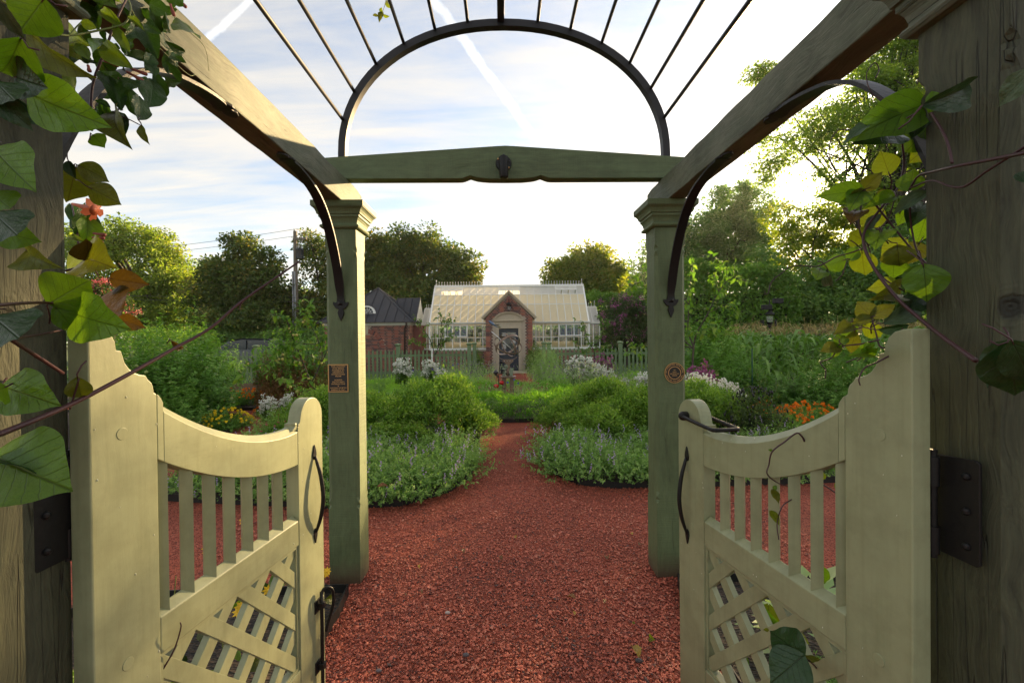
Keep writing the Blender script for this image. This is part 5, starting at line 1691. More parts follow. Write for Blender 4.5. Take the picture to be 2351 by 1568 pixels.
carpet('catmint_carpet', [(-1.95, 4.0), (-1.1, 3.93), (-.62, 4.25), (-.36, 4.75), (-.34, 5.35), (-.55, 5.75), (-1.2, 5.7), (-2.1, 5.6), (-3.3, 5.5), (-3.4, 4.35)], 4300, 15, .36, .034, .5, M['p_catmint'], (250, M['b_lilac'], 5, .013, .07))
carpet('catmint_carpet', [(3.3, 4.65), (2.0, 4.5), (1.1, 4.42), (.62, 4.55), (.30, 4.98), (.24, 5.5), (.5, 6.0), (1.2, 5.8), (2.2, 5.75), (3.6, 5.8)], 4300, 15, .34, .034, .5, M['p_catmint'], (230, M['b_lilac'], 5, .013, .07))


def tufts(C, O_, r, k, L, Wd, mat, name='foliage', tone0=.45, out=.8, up=.45, tvar=.16):
    """small sprigs of k leaves about every centre C whose outward direction is O_"""
    n = len(C)
    d = rng.normal(size=(n * k, 3)); o = np.repeat(O_, k, 0)
    P = np.repeat(C, k, 0) + d * r * np.array([1, 1, .9]) + o * r * rng.uniform(-.3, 1.3, (n * k, 1))
    A = unit(o * .8 + rng.normal(0, .6, (n * k, 3)) + np.array([0, 0, .25]))
    N = unit(o * out + np.array([0, -.1, up]) + rng.normal(0, .42, (n * k, 3)))
    tn = np.asarray(tone0) * np.ones(n) + rng.normal(0, tvar, n)
    tone = np.clip(np.repeat(tn, k) + rng.normal(0, .13, n * k), 0, 1)
    Ls = L * rng.uniform(.6, 1.3, n * k)
    return leaf_mesh(name, P, A, N, Ls, Ls * Wd, mat, tone)


def lumpy(n, lobes):
    """points on the outside of a union of balls (x, y, z, r)"""
    lo = np.array(lobes); w = lo[:, 3] ** 2; j = rng.choice(len(lo), n * 3, p=w / w.sum())
    d = unit(rng.normal(size=(n * 3, 3))); d[:, 2] = np.where(d[:, 2] < -.3, -d[:, 2], d[:, 2])
    C = lo[j, :3] + d * lo[j, 3:4] * rng.uniform(.86, 1.1, (n * 3, 1))
    dist = np.linalg.norm(C[:, None] - lo[None, :, :3], axis=2) / lo[None, :, 3]
    ok = (dist > .80).all(1) & (C[:, 2] > .03)
    return C[ok][:n], d[ok][:n]


def shrub_mesh(i):
    rr = random.Random(50 + i)
    lobes = [(0, 0, .40, .36)] + [(.36 * cos(a), .36 * sin(a), rr.uniform(.18, .48), rr.uniform(.20, .30)) for a in [2 * pi * (q + rr.random() * .5) / 7 for q in range(7)]] + [(rr.uniform(-.15, .15), rr.uniform(-.15, .15), .62, .2)]
    C, O_ = lumpy(580, lobes)
    ci = C[::3] * np.array([.62, .62, .66]) + np.array([0, 0, .04])
    C = np.concatenate([C, ci]); O_ = np.concatenate([O_, O_[::3]])
    return tufts(C, O_, .040, 16, .046, .46, tvar=.24, mat=M['p_shrub'], tone0=.25 + .5 * C[:, 2])  # lower tufts get a darker leaf tone, upper ones a lighter


def wood_stems(i):
    g = G()
    for k in range(9):
        a = 2 * pi * k / 9 + i
        g.tube(spline([(0.03 * cos(a), .03 * sin(a), 0), (.16 * cos(a), .16 * sin(a), .25), (.36 * cos(a + .3), .36 * sin(a + .3), .55)], 3), [.009, .008, .007, .006, .005, .004, .003], 5)
    return g.mesh('stems', M['bark_dark'], fix=False)


def shoots(i):
    B, Tp = dome(70, .66, .66, .92, lo=.9, spread=.75, hz=.3)
    return stems_to(B, Tp, 26, .45, .046, .36, M['p_shrub'], 'shoots', ctrl_up=.6, outc=(0, 0, .2))


SH = lambda: [('foliage', random.choice(variants('shrub', 4, shrub_mesh))), ('stems', random.choice(variants('shst', 2, wood_stems))), ('shoots', random.choice(variants('shoot', 3, shoots)))]
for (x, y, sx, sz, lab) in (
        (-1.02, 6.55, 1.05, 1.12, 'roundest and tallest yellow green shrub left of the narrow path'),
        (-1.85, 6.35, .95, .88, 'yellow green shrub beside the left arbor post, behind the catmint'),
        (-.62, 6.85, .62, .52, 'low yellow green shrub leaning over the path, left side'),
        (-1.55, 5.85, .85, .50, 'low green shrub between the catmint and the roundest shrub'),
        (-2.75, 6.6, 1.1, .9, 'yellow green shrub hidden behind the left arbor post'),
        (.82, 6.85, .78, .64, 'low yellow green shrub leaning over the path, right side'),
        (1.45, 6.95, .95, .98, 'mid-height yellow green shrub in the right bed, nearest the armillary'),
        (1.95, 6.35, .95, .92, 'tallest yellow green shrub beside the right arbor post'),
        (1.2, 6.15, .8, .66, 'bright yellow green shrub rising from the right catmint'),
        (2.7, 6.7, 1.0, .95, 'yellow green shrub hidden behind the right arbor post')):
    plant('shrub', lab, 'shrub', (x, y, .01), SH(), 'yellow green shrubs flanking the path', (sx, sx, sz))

# low clipped hedge ringing the armillary bed
def ring_hedge():
    n = 2300
    a = rng.uniform(0, 2 * pi, n); u = rng.random(n)
    top = u < .5
    r = np.where(top, rng.uniform(CRAD - .62, CRAD - .08, n), np.where(rng.random(n) < .8, CRAD - .05, CRAD - .62) + rng.normal(0, .025, n))
    hh = .37 + .03 * np.sin(a * 9) + rng.normal(0, .02, n)
    z = np.where(top, hh, rng.uniform(.03, .36, n))
    C = np.stack([r * np.cos(a), r * np.sin(a), z], 1)
    sg = np.where(r > CRAD - .34, 1, -1)
    O_ = unit(np.stack([np.cos(a) * sg * np.where(top, .15, 1), np.sin(a) * sg * np.where(top, .15, 1), np.where(top, 1, .45)], 1))
    return tufts(C, O_, .028, 16, .036, .42, M['p_hedge'], tone0=.15 + 1.3 * z)  # leaf tone lightens from foot to top of the hedge


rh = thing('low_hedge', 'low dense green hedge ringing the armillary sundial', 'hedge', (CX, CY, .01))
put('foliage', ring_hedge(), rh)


def clump(name, B, Tp, nl, L, Wd, mat, t0=.2, **k): return (name, stems_to(B, Tp, nl, t0, L, Wd, mat, name, **k))


# pincushion plants with dusky red heads inside the ring
n = 620
a = rng.uniform(0, 2 * pi, n); r = .85 * np.sqrt(rng.random(n))
B = np.stack([CX + r * np.cos(a), CY + r * np.sin(a), np.zeros(n)], 1); Tp = B + np.stack([rng.normal(0, .09, n), rng.normal(0, .09, n), rng.uniform(.32, .55, n)], 1)
tag(put('pincushion_plants', stems_to(B, Tp, 14, .1, .05, .14, M['p_grey'], 'pincushion_plants')), kind='stuff')
j = (Tp[:, 1] < CY - .1) | (rng.random(n) < .3)
tag(put('pincushion_flowers', blossoms(Tp[j][:150], .018, 12, .016, M['b_red'], 'flowers')), kind='stuff')


# --- feathery mounds, verbena, phlox in the far beds
def fern_mesh(i):
    B, Tp = dome(420, .5, .5, .55)
    return stems_to(B, Tp, 22, .2, .06, .14, M['p_fern'], 'foliage', outc=(0, 0, .1))


def grey_mesh(i):
    B, Tp = dome(420, .5, .5, .5)
    return stems_to(B, Tp, 18, .2, .045, .34, M['p_catmint'], 'foliage', outc=(0, 0, .1))


def phlox_mesh(i):
    B, Tp = dome(60, .36, .36, .82, lo=.7, spread=.7, hz=.9)
    ht = Tp.copy()
    f = stems_to(B, Tp, 34, .15, .085, .24, M['p_phlox'], 'foliage', perp=1.0, tang=.35)
    C = np.repeat(ht, 9, 0) + rng.normal(0, .036, (len(ht) * 9, 3)) * np.array([1, 1, .8]) + np.array([0, 0, .03])
    return f, C


def phlox_parts(mat):
    f, C = random.choice(variants('phlox', 3, phlox_mesh))
    key = ('phloxfl', mat.name, f.name)
    if key not in _pl: _pl[key] = blossoms(C, .016, 7, .036, mat, 'blossom', up=.7)
    return [('foliage', f), ('blossom', _pl[key])]


for x, Y, s, lab in ((922, 12.6, .98, 'white phlox clump before the picket fence, left of the small tree'), (987, 12.7, .92, 'white phlox clump at the foot of the small tree by the fence'),
                     (1012, 12.0, .72, 'small white phlox right of the small tree by the fence'),
                     (1322, 11.4, 1.05, 'big white phlox clump right of the feathery fennel'), (1362, 11.2, .98, 'white phlox mixed with purple flowers right of the feathery fennel'), (1393, 10.9, .75, 'lower white phlox at the right edge of the big white clump'),
                     (1478, 9.3, .78, 'white phlox half hidden by the right arbor post'), (1432, 11.2, .5, 'small lone white phlox left of the right arbor post'),
                     (612, 7.9, .52, 'white phlox above the yellow marigolds'), (655, 8.4, .50, 'little white phlox behind the scroll of the sunlit gate'),
                     (1612, 7.5, .86, 'white phlox at the foot of the orchard tree trunk'), (1650, 7.6, .80, 'white phlox right of the orchard tree trunk'), (1680, 7.9, .66, 'rightmost white phlox, beside the dark pepper plant'), (1585, 7.9, .85, 'white phlox squeezed between the award post and the orchard trunk'),
                     (738, 8.0, .62, 'white phlox beside the left arbor post')):
    w = gpos(x, Y)
    plant('phlox', lab, 'flowers', (w[0], w[1], .01), phlox_parts(M['b_white']), 'white phlox clumps', s)
for x, Y, s, lab in ((1383, 11.9, 1.0, 'purple phlox behind the big white phlox clump'), (1605, 8.1, .98, 'purple pink phlox rising above the white phlox by the orchard tree'), (1625, 9.5, .8, 'purple phlox beyond the white phlox right of the orchard trunk')):
    w = gpos(x, Y)
    plant('phlox', lab, 'flowers', (w[0], w[1], .01), phlox_parts(M['fl_myrtle']), 'purple phlox clumps', s)


def far_ok(x, y):
    return math.hypot(x - CX, y - CY) > 2.55


rp = random.Random(4)
k = 0
mounds = []
for side in (-1, 1):
    for row in range(9):
        for c_ in range(10):
            x = side * (.95 + c_ * .56 + rp.uniform(-.2, .2)); y = 9.4 + row * .64 + rp.uniform(-.2, .2)
            if not far_ok(x, y) or abs(x) > 6.2 or y > 14.9: continue
            if abs(x) > (y - 6.2) * 1.12: continue
            mounds.append((x, y))
def merged(name, mat, items):
    """one mass of many mounds: [(mesh, (x, y, z), scale, turn)]"""
    Vs, Fs, Rs = [], [], []; k = 0
    for me, loc, sc_, rz in items:
        v = np.empty(len(me.vertices) * 3, np.float32); me.vertices.foreach_get('co', v); v = v.reshape(-1, 3) * np.array(sc_)
        f = np.empty(len(me.loops), np.int32); me.loops.foreach_get('vertex_index', f)
        r_ = np.empty(len(me.polygons), np.float32); me.attributes['rnd'].data.foreach_get('value', r_)
        c, s_ = cos(rz), sin(rz)
        v = np.stack([v[:, 0] * c - v[:, 1] * s_ + loc[0], v[:, 0] * s_ + v[:, 1] * c + loc[1], v[:, 2] + loc[2]], 1)
        Vs.append(v); Fs.append(f.reshape(-1, 3) + k); Rs.append(np.clip(r_ + random.uniform(-.15, .15), 0, 1)); k += len(v)
    return tag(put(name, quads(name, np.concatenate(Vs), np.concatenate(Fs), mat, np.concatenate(Rs))), kind='stuff')


fern_i, grey_i = [], []
for (x, y) in mounds:
    s = rp.uniform(.55, .95); rz = rp.uniform(0, 6.28); sc_ = (s * 1.1, s * 1.1, s * rp.uniform(.55, .95))
    if rp.random() < .5: fern_i.append((random.choice(variants('fern', 3, fern_mesh)), (x, y, 0), sc_, rz))
    else: grey_i.append((random.choice(variants('grey', 3, grey_mesh)), (x, y, 0), sc_, rz))
merged('feathery_ground_cover', M['p_fern'], fern_i)
merged('grey_green_ground_cover', M['p_catmint'], grey_i)


# tall verbena: wiry stems, small purple heads
def verbena(name, cx, cy, rx, ry, n, h):
    B = np.stack([cx + rng.normal(0, rx * .5, n), cy + rng.normal(0, ry * .5, n), np.zeros(n)], 1)
    Tp = B + np.stack([rng.normal(0, .16, n), rng.normal(0, .16, n), h * rng.uniform(.6, 1.1, n)], 1)
    o = tag(put(name, stems_to(B, Tp, 22, .02, .075, .07, M['p_grey'], name, perp=.35, tang=1.0)), kind='stuff')
    tag(put('verbena_flowers', blossoms(Tp, .016, 9, .017, M['b_purple'], 'verbena_flowers')), kind='stuff')


verbena('verbena_stems', -.95, 11.9, .8, .9, 210, .8)
verbena('verbena_stems', 1.5, 10.9, 1.1, 1.1, 330, .85)
verbena('verbena_stems', -1.9, 13.6, 1.0, .7, 140, .85)
verbena('verbena_stems', 2.7, 9.8, .8, .7, 120, .6)
# fennel
def fennel_mesh(i):
    B, Tp = dome(520, .75, .6, 1.15, spread=.35, hz=.35)
    return stems_to(B, Tp, 30, .2, .085, .05, M['p_grey'], 'foliage')


w = gpos(1252, 13.2)
plant('fennel', 'large feathery grey green fennel right of the navy door', 'plant', (w[0], w[1], 0), [('foliage', fennel_mesh(0))], s=(.95, .95, 1.02))
# hostas
def hosta_mesh(L_, mat):
    n = 90
    a = rng.uniform(0, 2 * pi, n); e = rng.uniform(.1, 1.2, n)
    A = np.stack([np.cos(a) * np.cos(e), np.sin(a) * np.cos(e), np.sin(e)], 1)
    P = A * np.array([.16, .16, .3]) * rng.uniform(.6, 1.3, (n, 1))
    N = unit(np.stack([-np.cos(a) * np.sin(e), -np.sin(a) * np.sin(e), np.cos(e)], 1) + rng.normal(0, .3, (n, 3)))
    return leaf_mesh('leaf_rosette', P, A, N, L_ * rng.uniform(.7, 1.2, n), L_ * .62 * rng.uniform(.8, 1.2, n), mat, fold=.2, droop=.3)


w = gpos(925, 8.9)
plant('hosta', 'pale grey leaved hosta behind the yellow green shrubs', 'plant', (w[0], w[1], 0), [('leaf_rosette', hosta_mesh(.19, M['p_hosta']))], s=.9)
w = gpos(1385, 8.9)
plant('hosta', 'pale grey leaved plant in front of the big white phlox', 'plant', (w[0], w[1], 0), [('leaf_rosette', hosta_mesh(.17, M['p_hosta']))], s=.9)
# blue bellflowers sprinkled among the left beds
C = np.array([at(x, y, Y) for x, y, Y in ((948, 850, 11), (993, 848, 11), (1010, 845, 11.2), (1040, 838, 11.5), (1052, 836, 11.6), (870, 902, 8.5), (742, 910, 7.5), (1003, 860, 10.5), (1180, 872, 9.2), (1166, 878, 9.1), (1190, 880, 9.3))])
tag(put('blue_flowers', blossoms(C, .02, 8, .035, M['b_blue'], 'blue_flowers')), kind='stuff')


# --- marigolds
def marigold_mesh(i):
    B, Tp = dome(170, .36, .36, .30, spread=.35)
    f = stems_to(B, Tp, 22, .2, .042, .22, M['p_tomato'], 'foliage')
    d = unit(rng.normal(size=(46, 3))); d[:, 2] = np.abs(d[:, 2]) + .25; d = unit(d)
    return f, d * np.array([.38, .38, .33]) + np.array([0, 0, .025])


def marigold(label, x, Y, s, mat, group):
    f, C = random.choice(variants('mari', 3, marigold_mesh))
    key = ('marifl', mat.name, f.name)
    if key not in _pl: _pl[key] = blossoms(C, .02, 10, .036, mat, 'blossom', up=.9)
    w = gpos(x, Y)
    plant('marigold', label, 'flowers', (w[0], w[1], .01), [('foliage', f), ('blossom', _pl[key])], group, s)


for x, Y, s, lab in ((520, 7.6, 1.02, 'largest yellow marigold clump above the sweep of the sunlit gate'), (470, 7.4, .8, 'yellow marigold clump at the foot of the tomato plants'), (435, 7.3, .6, 'leftmost small yellow marigold beside the stepped gate shoulder'), (552, 7.9, .62, 'yellow marigold at the path corner, right of the largest clump')):
    marigold(lab, x, Y, s, M['b_yellow'], 'yellow marigold clumps')
for x, Y, s, lab in ((530, 10.4, 1.15, 'orange marigolds under the tomato plants on the far side of the crosswise path'), (568, 10.6, 1.05, 'orange marigolds beside the green stake and dry beans'), (500, 10.3, .9, 'leftmost orange marigolds below the tomato leaves'), (598, 9.0, .5, 'small orange marigold beside the white phlox above the sunlit gate'),
                     (1850, 7.3, 1.15, 'largest orange marigold clump over the sweep of the shaded gate'), (1800, 7.0, .95, 'orange marigolds right of the dark pepper plant'), (1878, 7.9, .85, 'orange marigolds below the shaded gate shoulder'), (1760, 8.3, .8, 'orange marigolds behind the dark pepper plant'), (1722, 8.0, .55, 'small orange marigold between phlox and pepper'), (1820, 7.6, .9, 'orange marigolds amid the larger clumps right of the pepper')):
    marigold(lab, x, Y, s, M['b_orange'], 'orange marigold clumps')
for x, Y, s, lab in ((1690, 10.5, .55, 'small yellow flowers left of the green stake'), (1760, 9.4, .6, 'small yellow flowers right of the green stake')):
    marigold(lab, x, Y, s, M['b_yellow'], 'yellow flowers in the right plot')


# --- tomatoes
def tomato_mesh(i):
    B, Tp = dome(190, .62, .62, 1.75, lo=.4, spread=.5, hz=.25)
    Tp[:, 2] *= rng.uniform(.75, 1.06, len(Tp))
    return stems_to(B, Tp, 30, .12, .085, .40, M['p_tomato'], 'foliage', perp=1.0, tang=.3, zbias=.1, outc=(0, 0, .5), outw=.7)


def tomato_fruit(i):
    g = G()
    for k in range(12):
        a = random.uniform(0, 6.28)
        g.ball((.56 * cos(a), .56 * sin(a), random.uniform(.3, 1.3)), random.uniform(.022, .034), 8, 5)
    return g.mesh('fruit', M['fruit'], smooth=True, fix=False)


M['fruit'] = plain('green fruit', (.20, .27, .06), .35, var=.2)
M['fruit_y'] = plain('pale yellow fruit', (.48, .42, .12), .4, var=.2)
def tomato(label, x, Y, s, fruit=True, dx=0):
    w = gpos(x, Y)
    parts = [('foliage', random.choice(variants('tom', 4, tomato_mesh)))]
    if fruit: parts.append(('fruit', random.choice(variants('tomf', 2, tomato_fruit))))
    plant('tomato_plant', label, 'tomato plant', (w[0], w[1], 0), parts, 'tomato plants', s)


TL = 'tall tomato plant in the back row of the left plot'
for x, Y, s, q in ((300, 7.6, (1.1, 1.1, 1.02), 'tall tomato plant right above the stepped shoulder of the sunlit gate'), (385, 7.7, (1.15, 1.15, 1.05), 'tall tomato plant behind the thin dark bean stem, left plot'), (455, 8.0, (1.1, 1.1, 1.03), 'tall tomato plant rising behind the yellow marigolds'), (462, 9.6, (.95, .95, 1.1), 'tomato plant above the leftmost orange marigolds, beside the gap to the fence'),
                   (345, 8.6, (1.1, 1.1, 1.1), 'tall back-row tomato plant left of the thin dark bean stem'), (430, 9.0, (1.1, 1.1, 1.1), 'tall back-row tomato plant in front of the pointed magnolia'), (250, 8.4, (1.1, 1.1, 1.05), 'tomato plant half covered by the lowest big bean leaves'), (415, 7.2, (.7, .7, .5), 'low tomato plant at the foot of the tall ones, left plot'), (520, 12.6, (.85, .85, .78), 'shorter tomato plant left of the half-green bean vines')):
    tomato(q, x, Y, s)
TR_ = 'bushy green tomato plant in the right plot around the corn'
for x, Y, s, q in ((1630, 10.3, (1.15, 1.1, 1.12), 'tallest tomato plant, right behind the orchard tree trunk'), (1600, 10.8, (1.0, 1.0, 1.1), 'tall tomato plant between the award post and the orchard trunk'), (1675, 10.6, (1.1, 1.0, 1.02), 'tall tomato plant left of the corn patch'), (1715, 10.0, (.95, .9, .62), 'tomato plant just behind the green stake, right plot'), (1760, 9.6, (.95, .9, .42), 'low tomato plant right of the green stake'),
                   (1870, 9.2, (1.0, 1.0, .62), 'tomato plant in front of the corn, above the largest orange marigolds'), (1930, 8.9, (1.05, 1.0, .68), 'tomato plant behind the stepped shoulder of the shaded gate'), (1990, 8.7, (1.0, 1.0, .7), 'tomato plant hidden by the lower bean leaves on the right'), (1830, 9.0, (.9, .9, .42), 'low tomato plant between corn and orange marigolds'), (1900, 8.4, (.9, .9, .45), 'low tomato plant beside the shaded gate shoulder'), (1650, 9.6, (.8, .8, .7), 'smaller tomato plant behind the rightmost white phlox')):
    tomato(q, x, Y, s, False)


# --- dry beans on their frame, green on top
def bean_parts():
    B, Tp = dome(230, .75, .55, 1.35, lo=.4, spread=.75, hz=.2)
    dry = stems_to(Tp * np.array([1, 1, .95]), Tp * np.array([1.0, 1.0, 0]) + np.array([0, 0, .05]), 30, 0, .07, .3, M['p_bean'], 'dry_leaves', ctrl_up=.5, zbias=-.6)
    B2, T2 = dome(150, .8, .6, 1.62, lo=.6, spread=.8, hz=.5)
    return [('dry_leaves', dry), ('green_leaves', stems_to(B2, T2, 22, .55, .075, .5, M['p_tomato'], 'green_leaves'))]


for x, Y, s, lab in ((655, 10.3, 1.0, 'brown dried bean vines with a green top behind the fruit tree'), (715, 10.8, 1.0, 'brown dried bean vines next to the left arbor post'), (632, 12.4, .9, 'half-green bean vines beside the green stake')):
    w = gpos(x, Y)
    plant('bean_vines', lab, 'bean plant', (w[0], w[1], 0), bean_parts(), 'dried bean vines', s)
w = gpos(1655, 11.6)
plant('bean_vines', 'brown dried vines under the dark green mass right of the orchard tree', 'bean plant', (w[0], w[1], 0), bean_parts(), 'dried bean vines', (1.0, 1, .6))


# --- corn
def corn_mesh(i):
    V, F, R2 = [], [], []
    H = 1.62
    def strip(pts, wid, nrm, tone):
        k = len(V); n_ = len(pts)
        for j, p in enumerate(pts):
            t = (pts[min(j + 1, n_ - 1)] - pts[max(j - 1, 0)]).normalized(); s_ = t.cross(nrm).normalized() * wid[j] * .5
            V.append(p - s_); V.append(p + s_)
        for j in range(n_ - 1): F.append((k + 2 * j, k + 2 * j + 1, k + 2 * j + 3, k + 2 * j + 2)); R2.append(tone)
    for q in (Vector((1, 0, 0)), Vector((0, 1, 0))): strip([Vector((0, 0, z)) for z in (0, .6, 1.2, H)], [.026, .024, .02, .012], q, .5)
    for k in range(11):
        z = .25 + k * .125; a = (k % 2) * pi + random.gauss(0, .45)
        L_ = .62 + .15 * random.random(); d = Vector((cos(a), sin(a), 0)); lift = random.uniform(.7, 1.2)
        pts = [Vector((0, 0, z)) + d * L_ * t + Vector((0, 0, L_ * (lift * t - 1.25 * t * t * random.uniform(.85, 1.15)))) for t in (0, .18, .36, .54, .72, .88, 1.0)]
        strip(pts, [.035, .085, .098, .088, .068, .04, .004], Vector((d.x * -.3, d.y * -.3, 1)), random.random())
    me = quads('stalk', np.array([tuple(v) for v in V]), np.array(F), M['p_corn'], np.array(R2))
    V2, F2, R3 = [], [], []
    V, F, R2 = V2, F2, R3
    def st2(pts, w_, tone):
        k = len(V2)
        for j, p in enumerate(pts):
            s_ = Vector((random.uniform(-1, 1), random.uniform(-1, 1), 0)).normalized() * w_ * .5
            V2.append(p - s_); V2.append(p + s_)
        for j in range(len(pts) - 1): F2.append((k + 2 * j, k + 2 * j + 1, k + 2 * j + 3, k + 2 * j + 2)); R3.append(tone)
    st2([Vector((0, 0, H - .05 + .07 * j)) for j in range(6)], .016, .4)
    for k in range(12):
        a = random.uniform(0, 6.28); d = Vector((cos(a), sin(a), 0)); L_ = random.uniform(.20, .36)
        st2([Vector((0, 0, H + .02 * (k % 5))) + d * L_ * t + Vector((0, 0, L_ * (1.15 * t - 1.35 * t * t))) for t in (0, .25, .5, .75, 1)], .019, random.random())
    return me, quads('tassel', np.array([tuple(v) for v in V2]), np.array(F2), M['p_tassel'], np.array(R3))


rc = random.Random(11)
for row in range(5):
    for k in range(17):
        x = 5.75 + k * .43 + rc.uniform(-.12, .12) + row * .3; y = 11.6 + row * .62 + rc.uniform(-.12, .12)
        a, b_ = rc.choice(variants('corn', 5, corn_mesh))
        s = rc.uniform(.92, 1.06)
        plant('corn_stalk', 'tasselled corn stalk standing in the corn patch behind the shaded gate', 'corn', (x, y, 0), [('stalk', a), ('tassel', b_)], 'corn patch', s)


# --- dark leaved pepper
def pepper_mesh(i):
    B, Tp = dome(330, .62, .5, .72, spread=.4)
    f = stems_to(B, Tp, 26, .25, .052, .42, M['p_dark'] if i == 0 else M['p_shrub'], 'foliage')
    return f


w = gpos(1735, 5.9)
pp = plant('pepper_plant', 'dark pepper plant with black fruits beside the shaded gate scroll', 'plant', (w[0], w[1], .01), [('foliage', pepper_mesh(0))], s=(1.0, .9, 1.1))
g = G()
for k in range(130):
    a = random.uniform(0, 6.28); e = random.uniform(.2, 1.4)
    c = (.62 * cos(a) * cos(e), .5 * sin(a) * cos(e), .72 * sin(e) + .03)
    g.ball(c, .011, 5, 4, (1, 1, 2.0))
M['black_fruit'] = plain('black glossy fruit', (.012, .010, .014), .25)
tag(g.build('fruit', M['black_fruit'], pp, smooth=True, fix=False), kind='stuff')
w = gpos(1668, 6.2)
plant('pepper_plant', 'light green bushy herb between the scrolled latch post and the dark pepper', 'plant', (w[0], w[1], .01), [('foliage', pepper_mesh(1))], s=(.72, .7, .72))
w = gpos(1795, 6.0)
plant('pepper_plant', 'light green bushy herb right of the dark pepper under the marigolds', 'plant', (w[0], w[1], .01), [('foliage', pepper_mesh(1))], s=(.62, .6, .62))
# feathery herb and zinnias beside the sunlit gate's latch post
w = gpos(640, 6.6)
plant('feathery_herb', 'feathery grey green herb behind the sunlit gate scroll', 'plant', (w[0], w[1], .01), [('foliage', grey_mesh(9))], s=(.95, .9, .95))
C = np.array([at(x, y, 6.1) for x, y in ((612, 975), (632, 978), (640, 970), (655, 968), (600, 990))])
tag(put('pink_flowers', blossoms(C, .02, 10, .022, M['fl_pink'], 'pink_flowers')), kind='stuff')
# stakes and a raised-bed board
for x, y0, y1, Y, lab in ((1727, 800, 872, 9.7, 'green stake among the tomato plants in front of the corn'), (591, 830, 912, 10.9, 'green stake left of the brown dried beans')):
    p0, p1 = at(x, y0, Y), at(x, y1, Y)
    o = thing('garden_stake', lab, 'stake', (p1.x, Y, 0))
    G().tube([(0, 0, 0), (0, 0, p0.z)], .014, 6).build('rod', plain('green stake paint', (.012, .07, .05), .5), o)
rb = thing('raised_bed_board', 'weathered board of a raised bed behind the orange marigolds', 'board', (-6.75, 12.0, 0), R_(4))
G().box(-.9, .7, 0, .045, .0, .36).build('board', M['timber'], rb, bevel=.004)
G().box(-.92, -.84, -.05, -.001, 0, .42).build('peg', M['timber'], rb)


# ------------------------------------------------------------------ small garden trees
def small_tree(label, base, limbs, nl, L, mat, r0, fruit=0, group='young orchard trees', wd=.5, droop=.3):
    """limbs: lists of (x, y, Y) pixel places from trunk outward; leaves hang along the outer parts"""
    t = thing('orchard_tree', label, 'tree', (base[0], base[1], 0), group=group)
    O = np.array([base[0], base[1], 0]); g = G(); tips = []
    for li, (pts, ra, rb_) in enumerate(limbs):
        W_ = [Vector(at(*p)) if len(p) == 3 else Vector(p[:3]) for p in pts]
        if li == 0: W_ = [Vector((base[0], base[1], -.05))] + W_
        sp_ = spline(W_, 6)
        n_ = len(sp_)
        g.tube([p - Vector(O) for p in sp_], [ra + (rb_ - ra) * i / (n_ - 1) for i in range(n_)], 7)
        if li > 0 or len(limbs) == 1:
            for i in range(int(n_ * .25), n_): tips.append((sp_[i], (sp_[i] - sp_[i - 1]).normalized()))
            for q in range(4):
                i = random.randint(int(n_ * .3), n_ - 1); d = (Vector((random.gauss(0, 1), random.gauss(0, .8), random.gauss(.3, .7)))).normalized()
                ln = random.uniform(.12, .34); e = sp_[i] + d * ln
                g.tube([sp_[i] - Vector(O), sp_[i] + d * ln * .5 + Vector((0, 0, .02)) - Vector(O), e - Vector(O)], [rb_ * .9, rb_ * .7, rb_ * .4], 4)
                for s_ in (.4, .7, 1.0): tips.append((sp_[i] + d * ln * s_, d))
    g.build('trunk', M['bark'], t, smooth=True, fix=False)
    idx = rng.integers(0, len(tips), nl)
    P = np.array([tuple(tips[i][0]) for i in idx]) - O + rng.normal(0, .012, (nl, 3))
    D = np.array([tuple(tips[i][1]) for i in idx])
    A = unit(D * .35 + rng.normal(0, .75, (nl, 3)) + np.array([0, 0, -droop]))
    N = unit(rng.normal(0, .55, (nl, 3)) + np.array([0, -.25, .8]))
    Ls = L * rng.uniform(.6, 1.2, nl)
    k = np.arange(nl)
    put('crown', leaf6('crown', P, A, N, Ls, Ls * wd, mat), t)
    if fruit:
        g = G()
        for q in range(fruit):
            p = tips[random.randrange(len(tips))][0] - Vector(O); g.ball((p.x, p.y, p.z - .03), random.uniform(.016, .024), 8, 5)
        tag(g.build('fruit', M['fruit_y'], t, smooth=True, fix=False), kind='stuff')
    return t


def leaf6(name, P, A, N, L, Wd, mat, rnd=None):
    """rounder leaf of six outline points and a raised midrib, curling down at the tip"""
    n = len(P); A = unit(A); S = unit(np.cross(A, N)); N = np.cross(S, A)
    L = L[:, None]; Wd = Wd[:, None]
    rows = [(0, 0, 0), (.28, .43, .06), (.6, .46, .02), (1.0, 0, -.20)]
    V = []
    for a, w_, h in rows:
        c = P + A * L * a + N * L * h
        if w_: V += [c - S * Wd * w_ + N * Wd * .16, c, c + S * Wd * w_ + N * Wd * .16]
        else: V += [c]
    V = np.stack(V, 1)
    k = 8 * np.arange(n)[:, None]
    T3 = np.array([(0, 2, 1), (0, 3, 2), (4, 5, 7), (5, 6, 7), (1, 2, 5), (1, 5, 4), (2, 3, 6), (2, 6, 5)])
    F = (k[:, None] + T3[None]).reshape(-1, 3)
    r = rng.random(n) if rnd is None else rnd
    return quads(name, V.reshape(-1, 3), F, mat, np.repeat(r, len(T3)), smooth=True)


